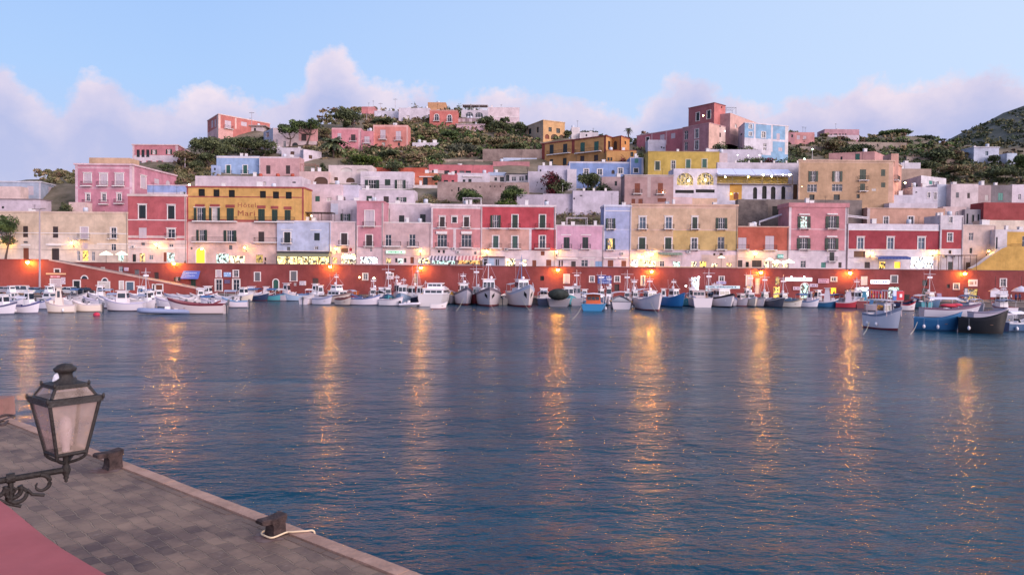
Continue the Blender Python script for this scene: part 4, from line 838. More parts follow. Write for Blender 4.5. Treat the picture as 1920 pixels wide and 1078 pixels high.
hb('house', 'small salmon house half hidden by bushes right of the sky blue house', 1477, 1527, 248.5, 270, 'dc9694', 'wn 1494 254 1500 262 W; wn 1506 255 1512 262 W; dn 1483.5 252.5 1487 258 D', zones=[(1476, 247, 1490, 272, 'c98c94')], Y=247)
hb('house', 'long low lilac pink house on the far skyline', 1546, 1611, 243, 259, 'cf98a4', 'dn 1557 251.5 1560 253.5 D; dn 1563 251 1570 253.5 D; dn 1573 251 1576.5 253.5 D; dn 1579 251 1582 253.5 D; dn 1584 251 1587 253.5 D', zones=[(1545, 253.5, 1612, 262, 'e2ccd8')], Y=290)
hb('house', 'isolated white farmhouse with a blue door on the right slope', 1826, 1873, 276, 302, 'cfd4ea', 'dn 1847.5 284 1853 292 BL', Y=224, corn=(.2, 'e6e0ea', .2))
hb('outbuilding', 'small blue white outbuilding right of the farmhouse', 1888, 1907, 287.5, 300, 'c3cfe6', '', Y=224.5)
# right cluster
hb('house', 'tan rough wall house behind the white cubes', 1689, 1746, 317, 345, 'b89c8c', '', Y=196, depth=6)
hb('house', 'white flat roofed strip behind the tan rough wall', 1689, 1726, 305.5, 320, 'dcd4de', '', Y=204, depth=5)
bld('house', 'white gabled cube with a shaded left side in the right cluster', (1697, 196, 1727, 186, 1774, 192), 329, 352, 'c2bfd4', 'dn 1716 345.5 1720 351 D', 'wn 1742 339 1748 346 TE', body=mottled('e2dbe4'))
hb('house', 'white house with two tall windows below the gabled cube', 1711, 1758, 351, 386, 'dcd3e2', 'g 1739 361.5 1744 371; g 1751.5 361.5 1756 374; wna 1716 359 1720 362 GY', Y=180, depth=5)
hb('house', 'pale blue white blank house in the right cluster', 1757, 1784, 346, 378, 'cdd0e2', '', Y=181, depth=5)
hb('house', 'blush white house with two small shuttered windows in the right cluster', 1783, 1834, 345.5, 394, 'e4cfd2', 'wn 1792.3 361 1798 371 GY; sn 1813.5 362 1818.6 372 B', Y=179, depth=6)
hb('house', 'brownish pink house strip left of the dark stone house', 1834, 1858, 347.5, 384, 'bfa3a6', 'wn 1847 366 1853 377 P', Y=180, depth=5)
hb('house', 'dark grey stone house with a teal shutter in the right cluster', 1858, 1897.5, 347.5, 380, '8c8088', 'sn 1871.5 362 1880.5 376 TE', Y=180.5, depth=5, body=mottled('857a80', var=.4, dirt=.6, streak=False))
hb('house', 'white house at the right edge above the dark red shed', 1897.5, 1990, 347, 382, 'ead9e4', 'gn 1909.5 364.5 1914 374.5', Y=181, depth=5)
bld('shed', 'dark red blank shed at the right edge of the upper terraces', (1844, 172, 1995, 172), 381, 417, 'a83c3e', '', z0=10, depth=5)
bld('house', 'grey ruined house with dark doorways beside the dark red shed', (1809, 173, 1846, 173), 393, 424, 'a39aa4', 'dn 1812 401 1815.5 420 D; dn 1822 403 1826.5 418 D; dn 1833 402 1836 418 D', z0=10, depth=5, trims='j 1806 421.5 1848 423.5')
bld('house', 'blush house with three tiny windows behind the small crimson house', (1768, 174, 1812, 174), 388, 424, 'dcc0c0', 'gn 1771 395.5 1774.5 404; gn 1791.5 397 1796.5 404 GY; dn 1809 401 1811.5 404 D', z0=10, depth=5)
bld('house', 'tan plastered upper house with two pale windows behind the dark crimson house', (1626, 170, 1772, 170), 391, 425, 'd8a48e', 'g 1657 406.5 1665.5 421; g 1703 406 1712.5 421', z0=10, depth=5, corn=(.15, 'd9b09c', .1), zones=[(1625, 390, 1631, 426, 'cdb9ba')])
bld('house', 'white vaulted house cluster behind the tan plastered upper house', (1634, 178, 1716, 178), 366, 392, 'd9d2e2', 'dn 1641 381 1656 390 BR; dn 1661 381 1666 390 D', z0=12, depth=6, bits=2)
bld('house', 'low white vault between the white cluster and the blush houses', (1667, 174, 1758, 174), 381.5, 394, 'ddd0dc', '', z0=12, depth=4)
bld('retaining_wall', 'grey stone wall topped with planks behind the tall rose pink house', (1438, 172, 1616, 172), 375.5, 424, '8d7f7c', 'dn 1448 387 1467 404 K', z0=8, depth=3, cat='wall', body=mottled('8a7c78', var=.35, dirt=.6, streak=False, h2='6d625e'))
bld('retaining_wall', 'rough grey brown rock face wall above the burnt orange house', (1383, 171, 1440, 171), 374.5, 424, '75696a', '', z0=8, depth=2, cat='wall', body=mottled('7a6c66', var=.5, dirt=.7, streak=False, h2='51484a', bump=1.2, fine=.9))
mb = MB(); mb.tube([P(1424, 423, 166), P(1424, 416, 166), P(1480, 398, 166)], .22, plain('c9c2cc', .4), 8); mb.build('pipe', label='pale metal pipe rising from the burnt orange house roof', cat='pipe')
mb = MB(); mb.tube([P(1590, 404, 166), P(1628, 408, 167)], .12, plain('c9c2cc', .4), 6); mb.tube([P(1590, 406.5, 166), P(1628, 410.5, 167)], .12, plain('c9c2cc', .4), 6); mb.build('pipe', label='twin pale pipes right of the tall rose pink house', cat='pipe')

for x0, x1, y0, y1, la in ((628, 700, 222, 230, 'low dry stone wall under the hilltop pine'), (826, 906, 300, 306, 'low dry stone wall below the reed clumps'), (1500, 1570, 276, 281, 'low stone terrace wall above the tan hotel on the right slope'), (1590, 1700, 268, 273, 'long stone terrace wall near the top of the right slope'),
                           (690, 800, 284, 289, 'stone terrace wall under the salmon house'), (404, 520, 292, 297, 'stone garden wall behind the powder blue house'), (1700, 1830, 296, 300, 'pale terrace wall left of the isolated farmhouse'), (330, 398, 322, 332, 'rough stone wall at the foot of the wooden pole')):
    Y = Dy(y1); bld('retaining_wall', la, (x0, Y, x1, Y+1), y0, y1, 'a8948a', '', sink=1.5, depth=.6, cat='wall', body=mottled('ab988c', var=.35, dirt=.6, h2='8a7a70', streak=False, bump=.8, fine=1.6))
# ------------------------------------------------------------------ the long red retaining wall
REDP = mottled('a03a3a', k=.7, var=.35, dirt=.5, scale=.22)
YW = 154.0
A_ = P(-80, 520, YW); B_ = P(2000, 520, YW)
fw = Face(A_, B_, .9, 7.3)
rw = thing('retaining_wall', 'long red retaining wall with doors and windows between quay and promenade', 'wall', (0, YW, .9))
WW = '''dn 252 505.5 260.5 514.5 GY; dn 289 510.5 297.5 523 B; gn 222.5 499.5 230.5 509.5 BL; on 329.5 519.5 335.5 527; Dn 357.5 523.5 367 538.5 G; wn 188.5 500.5 197 505 P
w 406 507 414 519 W; g 438 507 446.5 519; g 404.5 524 416 545; g 437 524 449 545; w 478 511 487.5 526 GY; Da 512.5 524 522 546 T; w 545 509 556 526 GY; gn 551 530.5 556 536 GY; Dn 586 521.5 597 545 B
g 681 513 689 524 GY; g 727.5 512.5 736.5 517; gn 776 513 783 533 GY; dn 1013 517.5 1020 526 K; w 1058 515 1066.5 530 W; g 1106 518 1113.5 528; g 1153 518 1161.5 528; dn 1152 533 1161 546 B; g 1202.5 518 1208.5 534 GY
Ln 1296 520 1311 549 N; g 1349 518.5 1357 527; w 1400 517.5 1409 534.5 W; Ln 1400 537 1410 553 M; gn 1416.5 521.5 1424.5 551 P; Ln 1454 519.5 1462 534 LG; Ln 1450.5 537.5 1462 558 Y; La 1501.5 531.5 1516 560 C; g 1559 520 1568 526.5; Ln 1558 539.5 1568 553 A
wn 1614 518 1627 535 P; Ln 1605 538.5 1629 558 N; w 1671 517 1682 529.5 GY; Ln 1666 538.5 1686 558 C; dn 1729.5 525 1739 536 D; Dn 1729 541 1739.5 563 D; dn 1775 533 1781 540 B; g 1788.5 532 1797.5 541.5; Ln 1815 542 1833 562 LG; g 1876 523 1886 537 GY; dn 1014 542 1020 550 K; dn 868 516 872 520 K'''
holes = []; ops = []
for kd, x0, y0, x1, y1, c in parse(WW):
    r = fw.rect(x0, y0, x1, y1); r = (r[0], max(r[1], .22), r[2], min(r[3], 6.2))
    if r[3]-r[1] < .3: continue
    holes.append((*r, 'a' in kd[1:])); ops.append((kd, r, CW.get(c) if c else None))
mb = MB(); wallface(mb, fw, holes, REDP)
bk = [fw.pt(0, -.35, 0), fw.pt(fw.W, -.35, 0), fw.pt(fw.W, -.35, fw.H), fw.pt(0, -.35, fw.H)]
mb.poly([fw.pt(0, 0, fw.H), fw.pt(fw.W, 0, fw.H), bk[2], bk[3]], mottled('8a5a5a', k=.7)); mb.poly(bk[::-1], REDP)
mb.build('masonry', rw)
q = MB(); fbox(q, fw, 0, fw.W, .003, .1, fw.H-.16, fw.H+.02, mottled('8d4a4c', k=.75)); q.build('coping', rw)
q = MB(); fbox(q, fw, 0, fw.W, .003, .08, .0, .35, mottled('7d6a6c', k=.7)); q.build('plinth', rw)
for kd, r, c in ops: opening(rw, fw, kd, r, c)
# pale stained patches around old repairs are separate plaster panels
for x0, y0, x1, y1 in ((1730, 522, 1743, 562), (455, 512, 462, 530)):
    pass
# ramp at the left
YR = 149.0
mb = MB(); pr = [(-80, 552), (-80, 486.3), (92, 487.3), (372, 541.5), (378, 552)]
f_a = [P(x, y, YR) for x, y in pr]; f_a[0].z = .9; f_a[-1].z = .9
RP2 = mottled('b4463c', k=.75, var=.22, dirt=.45, scale=.22)
Fr = Face(P(-80, 520, YR), P(378, 520, YR), .9, 8)
mb.poly(f_a[::-1], RP2)
bk = [q+V((0, 3.6, 0)) for q in f_a]; mb.poly(bk, RP2)
for i in range(len(f_a)): j = (i+1) % len(f_a); mb.poly([f_a[i], f_a[j], bk[j], bk[i]], mottled('b09c98', k=.7))
rr_ = thing('ramp', 'red walled ramp with a pale coping sloping down to the left quay', 'ramp', (P(150, 540, YR).x, YR, .9)); mb.build('wall', rr_)
q = MB()
for (a, b) in ((1, 2), (2, 3)):
    a_, b_ = f_a[a], f_a[b]; d = V((0, -.12, 0)); u = V((0, 0, .12))
    q.hexa([a_+d-u, b_+d-u, b_+V((0, .3, 0))-u, a_+V((0, .3, 0))-u, a_+d+u, b_+d+u, b_+V((0, .3, 0))+u, a_+V((0, .3, 0))+u], mottled('e6b8ac') if b == 3 else RP2)
q.build('coping', rr_)
for kd, x0, y0, x1, y1, c in parse('dn 103 505 112 511 B; X 95.5 524 114 541 W; X 138.5 526.5 150 541 D; gna 153 515 164 523 GY; gna 192 521.5 201.5 527 D; Xn 185 529 205 546 P; wn 225 528 231 543 P; g 237.5 529 250.5 544 BL; Dn 287 534 291 546 K; Xn 291.5 534 304.5 549 O'):
    r = Fr.rect(x0, y0, x1, y1)
    # these sit on the face as boxed leaves and frames
    q = MB(); tmm = TRIM; u0, v0, u1, v1 = r
    if 'a' in kd[1:]:
        cx, cy, ru = (u0+u1)/2, v0, (u1-u0)/2
        for i in range(10):
            a, b = math.pi*i/10, math.pi*(i+1)/10
            qq = [(cx+ru*math.cos(a), cy+ru*math.sin(a)), (cx+ru*math.cos(b), cy+ru*math.sin(b)), (cx+(ru+.2)*math.cos(b), cy+(ru+.2)*math.sin(b)), (cx+(ru+.2)*math.cos(a), cy+(ru+.2)*math.sin(a))]
            q.hexa([Fr.pt(x, .004, y) for x, y in qq]+[Fr.pt(x, .08, y) for x, y in qq], tmm)
        w_ = q.build('window', rr_); q = MB()
        q.poly([Fr.pt(cx+ru*math.cos(math.pi*i/10), .02, cy+ru*math.sin(math.pi*i/10)) for i in range(11)], GL); q.build('pane', w_); continue
    for a, b, c2, d2 in ((u0-.2, u0, v0, v1+.2), (u1, u1+.2, v0, v1+.2), (u0, u1, v1, v1+.2)): fbox(q, Fr, a, b, .003, .09, c2, d2, tmm)
    w_ = q.build('door' if kd[0] in 'XD' else 'window', rr_); q = MB(); leafpair(q, Fr, u0, u1, v0, v1, .045, CW.get(c, SHP)); q.build('door_leaf' if kd[0] in 'XD' else 'shutter', w_)
# signs on the wall; lettering that cannot be read is kept as short painted strokes
def sign(label, x0, y0, x1, y1, face, col, ink, rows=1, glow=0, Yoff=.05, cat='sign', name='sign'):
    u0, v0, u1, v1 = face.rect(x0, y0, x1, y1); q = MB()
    mt = emit(col, glow) if glow else plain(col, .5)
    c = face.pt((u0+u1)/2, Yoff, v0); t = thing(name, label, cat, c)
    fbox(q, face, u0, u1, Yoff, Yoff+.12, v0, v1, mt); q.build('board', t)
    if ink:
        q = MB(); rr = random.Random(int(x0)); H = v1-v0
        for k in range(rows):
            y = v0+H*(k+.5)/rows; hh = H/rows*.26; u = u0+.12*(u1-u0)
            while u < u1-.12*(u1-u0):
                w = .12+rr.random()*.16
                if rr.random() > .15: fbox(q, face, u, u+w, Yoff+.122, Yoff+.135, y-hh*(.6+.4*rr.random()), y+hh*(.6+.4*rr.random()), plain(ink, .6))
                u += w+.09
        q.build('lettering', t)
    return t
sign('blue banner sign with pale lettering above masts on the red wall', 1120.5, 517, 1146, 532, fw, '2f4796', 'a9b6dc', 3)
sign('wide white sign lit by two lamps above the arched green shop', 1472, 520.5, 1522, 527, fw, 'e9f0ff', '5a6aa0', 1, 1.5)
sign('small lilac sign right of the arched shop', 1517.5, 532, 1533, 538, fw, 'c9b4c8', '8a6a88', 1)
sign('small lilac sign left of the arched shop', 1486.5, 537.5, 1499, 543.5, fw, 'c9b4c8', '8a6a88', 1)
sign('mauve sign with faded lettering between arched shop and yellow lit door', 1533.5, 522.5, 1554, 531, fw, 'c79aae', '8a4a68', 2)
sign('glowing white sign above the souvenir rack', 1632, 525, 1667, 532, fw, 'eef2ff', '4a5aa0', 1, 1.6)
sign('pale teal shop fascia with dark letters right of the dazzling shop window', 1322.5, 535.5, 1387, 541, fw, 'b9d0dc', '3a5a70', 1, .25)
sign('white notice board under the teal fascia', 1323, 542, 1343, 551, fw, 'c4dce0', '7a9a9a', 3, .2)
sign('white sign under the small shutterless window', 1343, 527.5, 1361, 532.5, fw, 'c3b4d8', '6a6aa0', 1)
sign('blue sign between the white framed twin windows', 420, 510.5, 433.5, 519, fw, '8fb0dc', 'e6eefc', 2)
sign('dark plaque between the white framed twin doors', 421, 524.5, 432, 531.5, fw, '4a3a5c', '8a7a9c', 2)
sign('white framed notice near the green arched door', 562, 527, 574, 535, fw, 'd6ccd8', '6a6a78', 3)
sign('white notice board under the second window from the blue canopy', 725.5, 518, 738, 523.5, fw, 'd9c9d4', '8a7a88', 1)
sign('green lit shop sign on the rough pale house', 724, 470, 760, 475.5, Face(P(700, 470, 161.3), P(820, 470, 161.3), 6, 12), 'bfe8cc', '4aa070', 1, .7)
sign('teal street sign on the burnt orange house', 1457.5, 477, 1468.6, 484, Face(P(1400, 470, 161.3), P(1520, 470, 161.3), 6, 12), '4aa8a0', 'd0f0ec', 1)
sign('white picture panel with a dark drawing right of the last wall lamp', 1815, 524, 1832, 537, fw, 'd3bfc2', '8a6a5c', 1)
sign('pale bar sign over a shuttered garage on the ramp wall', 87, 512, 124, 515, Fr, 'e8b890', None)
sign('red and white sign above the garage on the ramp wall', 95, 516.5, 113, 521, Fr, 'd98a94', 'e9d0d4', 1)
sign('white notice beside the garage on the ramp wall', 115, 520, 123, 533, Fr, 'd8c8d4', 'a898a8', 4)
sign('white notice right of the corner doorway high on the red wall', 233.5, 501.5, 241.5, 508, fw, 'd2b6cc', '9a8aa0', 2)
for la, x in (('stall hung with red and orange goods on the red wall', 1645), ('stall of blue and white goods beside the lit shop on the red wall', 1596)):
    t = thing('market_rack', la, 'stall', (P(x, 556, 153).x, 153, 1.1)); q = MB(); c = P(x, 556, 153).x
    for dx in (-1.3, 1.3): q.tube([(c+dx, 153, 1.1), (c+dx, 153, 3.3)], .04, IRON, 5)
    q.tube([(c-1.3, 153, 3.25), (c+1.3, 153, 3.25)], .04, IRON, 5); q.build('frame', t)
    rr = random.Random(x)
    for i in range(14):
        cc = rr.choice(['c8322c', 'e0702c', 'b82848', '5a3a6a', 'd89040'] if x > 1600 else ['d0d8e0', '3a5a90', '8ab0c0', '303a50']); q = MB(); u = c-1.2+2.4*(i % 7)/6.5; z = 1.5+(i//7)*.85
        q.box(u-.13, u+.13, 152.9, 153.0, z, z+.65, plain(cc, .8), taper=.03); q.build('garment', t)
# blue canopy over the ramp-foot doorway
q = MB(); r = fw.rect(344, 508, 375.5, 523)
ca = thing('awning', 'blue canopy over a dark doorway at the foot of the ramp', 'awning', fw.pt((r[0]+r[2])/2, 0, r[1]))
bm = plain('4a62b4', .6)
q.hexa([fw.pt(r[0], .02, r[3]-.1), fw.pt(r[2], .02, r[3]-.1), fw.pt(r[2]+.1, 1.3, r[1]), fw.pt(r[0]-.1, 1.3, r[1]), fw.pt(r[0], .02, r[3]), fw.pt(r[2], .02, r[3]), fw.pt(r[2]+.1, 1.3, r[1]+.1), fw.pt(r[0]-.1, 1.3, r[1]+.1)], bm); q.build('canopy', ca)
q = MB(); rr = random.Random(5)
for k in range(2):
    u = r[0]+.8
    while u < r[2]-.8:
        w = .15+.15*rr.random(); tt = .75-.35*k; z = r[1]+(r[3]-r[1])*(tt-.08); 
        wq = 1.3-(1.28)*tt
        q.box(u, u+w, 0, .05, 0, .22, plain('aab6e0', .6), fr=lambda x, y, z2: fw.pt(x, wq+.16-y, z+z2)); u += w+.1
q.build('lettering', ca)

# ------------------------------------------------------------------ lamps (all are lit in the photograph)
SOD = emit('ffb040', 600); SOD2 = emit('ffc454', 230); STREAK_DISC = emit('ffa61c', 640); STREAK_DISC2 = emit('ffb030', 260)
def wall_lamp(label, px, py, Y, arm, glob, lens, r=.24, group=None, post=None):
    p = P(px, py, Y-arm); t = thing('wall_lamp', label, 'lamp', (p.x, Y, p.z-.3), group)
    q = MB(); q.tube([(p.x, Y, p.z-.75), (p.x, Y-arm*.5, p.z-.3), (p.x, p.y, p.z-.26)], .035, IRON, 6); q.box(p.x-.1, p.x+.1, Y-.06, Y, p.z-.95, p.z-.6, IRON)
    if post: q.tube([(p.x, p.y, p.z-.26), (p.x, p.y, p.z-post)], .05, IRON, 6)
    q.build('bracket', t)
    q = MB(); q.lathe((p.x, p.y+.04, p.z+r*.55), [(r*1.7, 0), (r*1.6, .05), (r*.7, .16), (.02, .3)], IRON, 12); q.build('hood', t)
    q = MB(); q.ball((p.x, p.y, p.z), r, glob, 12); q.build('globe', t)
    # lens: an added glowing disc that strengthens the lamp streaks on the water
    q = MB(); n = 12; c = V((p.x, p.y-r-.04, p.z)); d = V((0, -1, -.12)).normalized(); a = V((1, 0, 0)); b = d.cross(a)
    ring = [c+a*(r*.85*math.cos(2*math.pi*i/n))+b*(r*.85*math.sin(2*math.pi*i/n)) for i in range(n)]
    q.poly(ring, lens); back = [k_-d*.03 for k_ in ring]; q.poly(back[::-1], IRON)
    for i in range(n): j = (i+1) % n; q.poly([ring[i], ring[j], back[j], back[i]], IRON)
    q.build('lens', t)
G1 = 'orange lamps along the top of the red wall'
for i, (x, y, la) in enumerate([(52, 492, 'orange lamp on the ramp wall by the tall lamp post'), (326, 494, 'orange lamp above the middle of the ramp'), (619, 500, 'orange lamp on the red wall below the narrow pale pink house'), (789, 502, 'orange lamp on the red wall above the moored yacht'),
        (1046, 506, 'orange lamp on the red wall below the low lilac pink house'), (1222, 509, 'orange lamp on the red wall above the white fishing boat'), (1427, 511, 'orange lamp on the red wall below the burnt orange house'),
        (1594, 512, 'orange lamp on the red wall below the rose pink and crimson houses'), (1809, 513, 'orange lamp on the red wall near the outside stair')]):
    wall_lamp(la, x, y, YR if i == 0 else YW, 1.0, SOD, STREAK_DISC, .24, G1)
G2 = 'yellow lamps on the promenade house fronts'
for x, y, la, s in [(134, 455, 'yellow lamp beside the arch of the cream house', 1), (292, 458, 'bright lamp on the rose red house front', 1.2), (459, 464, 'yellow lamp on the hotel ground floor', 1), (630, 466, 'yellow lamp at the left edge of the narrow pale pink house', 1.1),
        (788, 470, 'yellow lamp left of the salmon pink house', 1), (913, 471, 'yellow lamp at the left edge of the crimson house', 1.2), (1044, 472, 'yellow lamp between the crimson and lilac pink houses', 1),
        (1222, 476, 'dazzling lamp under the apricot house balcony', 1.6), (1203, 481, 'second dazzling lamp on the apricot house, left and lower', 1.7), (1417, 475, 'yellow lamp on the burnt orange house', 1.3),
        (1635, 474, 'yellow lamp right of the brown window on the dark crimson house', 1), (1753, 473, 'bright lamp at the corner of the small crimson house', 1.2), (1854, 471, 'lamp at the top of the yellow stair wall', .7), (8, 452, 'yellow lamp behind the tree at the left edge', 1.2)]:
    wall_lamp(la, x, y, 161.2, .8, SOD2, STREAK_DISC2 if s < 1.5 else STREAK_DISC, .17*s, G2)
SP = emit('f4f8ff', 7); SPW = emit('ffe0a0', 55)
def bulb(label, px, py, Y, r, mat, name='lamp', post=0):
    r *= .75; p = P(px, py, Y); t = thing(name, label, 'lamp', (p.x, p.y, p.z-post)); q = MB(); q.ball(p, r, mat, 10); q.build('globe', t)
    q = MB(); q.tube([(p.x, p.y, p.z+r), (p.x, p.y, p.z+r+.2)], .04, IRON, 5)
    if post: q.tube([(p.x, p.y, p.z-r), (p.x, p.y, p.z-post)], .05, WHITE, 6)
    q.build('post' if post else 'fitting', t)
for x, y, Y, r, mt, la, po in [(1055, 345.5, 186, .14, SP, 'small white street lamp beside the dark round tree', 7), (1243, 361, 177, .16, SPW, 'small lamp on the mauve house balcony', .4), (1318.5, 217, 223, .22, SPW, 'lamp between the two dark windows of the dark rose storey', .5), (1359, 246, 215, .22, SP, 'white lamp at the corner of the mauve pink house', .5),
        (1383, 291, 200, .16, SP, 'left garden lamp in the bougainvillea hedge', .8), (1403, 292, 200, .16, SP, 'middle garden lamp in the bougainvillea hedge', .8), (1424, 291.5, 200, .16, SP, 'right garden lamp in the bougainvillea hedge', .8), (1508, 299, 200, .34, emit('d8ffd0', 30), 'greenish white street lamp above the tan hotel', 4), (1523.5, 280, 214, .2, emit('d8ffd0', 20), 'tiny greenish lamp on a pole above the tan hotel', 6),
        (1291, 339, 178.6, .3, SPW, 'lamp behind the left lit arch', 0), (1322.5, 338, 178.6, .3, SPW, 'lamp behind the right lit arch', 0), (1371, 364, 179.2, .28, emit('ffc840', 12), 'yellow lamp beside the arched door', .2),
        (1360, 332, 178, .2, SPW, 'left ceiling lamp on the restaurant terrace', 0), (1403, 332, 178, .26, emit('ffe070', 25), 'second ceiling lamp on the restaurant terrace', 0), (1431, 328.5, 178, .24, SPW, 'third ceiling lamp on the restaurant terrace', 0), (1447, 331, 178, .24, SPW, 'fourth ceiling lamp on the restaurant terrace', 0), (1468, 328, 178, .22, SPW, 'fifth ceiling lamp on the restaurant terrace', 0), (1481, 328, 178, .3, SPW, 'large end lamp on the restaurant terrace', 0),
        (1697, 343, 180, .24, SPW, 'white lamp at the right side of the tan hotel', .5), (355, 347, 176, .25, SPW, 'lamp at the left end of the hotel roof', .4), (378, 467.5, 161, .2, SPW, 'lamp inside the orange lit archway', 0), (1484, 519, 152.8, .2, SP, 'left spotlight over the wide white sign', 0), (1508, 519, 152.8, .2, SP, 'right spotlight over the wide white sign', 0),
        (1310, 520, 153.2, .3, SP, 'floodlight in the dazzling shop window', 0), (1286, 536, 152.6, .25, SP, 'floodlight beside the dazzling shop', 0), (674, 520, 153.2, .25, emit('ffe080', 14), 'yellow square lamp left of a grey window', 0), (701, 522, 152.5, .35, emit('fff0c0', 6), 'glowing white lamp box over a red stall', 0),
        (584, 405, 162, .18, emit('ffffc0', 25), 'lamp under the brown roof terrace', 0), (1504, 350, 160, .05, SPW, 'tiny lamp on the tan hotel front', 0), (1714, 489, 159.5, .45, SP, 'left floodlight of the dazzling blue white shop', 0), (1740, 484, 159.5, .4, SP, 'upper right floodlight of the dazzling blue white shop', 0), (1719, 497, 159.3, .35, SP, 'lower left floodlight of the dazzling blue white shop', 0), (1742, 498, 159.3, .3, SP, 'lower right floodlight of the dazzling blue white shop', 0)]:
    bulb(la, x, y, Y, r, mt, post=po)
def pole(label, px, y0, y1, Y, r=.12, head=False, cat='pole'):
    a = P(px, y1, Y); b = P(px, y0, Y); t = thing('lamp_post' if head else 'utility_pole', label, 'lamp post' if head else cat, a)
    q = MB(); q.tube([a, b], r, plain('a89aa2', .6), 8, r2=r*.6); q.build('pole', t)
    q = MB()
    if head: q.box(b.x-1.4, b.x+.2, b.y-.2, b.y+.2, b.z-.02, b.z+.14, plain('8d7f80', .5)); q.box(b.x+.2, b.x+1.1, b.y-.2, b.y+.2, b.z+.1, b.z+.26, plain('8d7f80', .5))
    else: q.box(b.x-.8, b.x+.8, b.y-.05, b.y+.05, b.z-.4, b.z-.3, IRON)
    q.build('lamp_head' if head else 'crossarm', t)
pole('tall pale street lamp post rising from the left quay', 74.5, 393, 548, 144, .2, True)
pole('wooden pole beside the pink villa with white arches', 347, 278, 322, 212, .18)
pole('thin pole behind the white porch house', 472, 210, 236, 244, .1)
pole('thin pole between the pine and the hilltop houses', 665, 215, 240, 268, .12)
pole('thin pole in front of the pink cube house', 687.5, 212, 235, 270, .12)
pole('antenna pole over the low white hilltop house', 713.5, 193, 212, 292, .08)
pole('antenna pole over the long blank white house', 741, 185, 204, 296, .08)
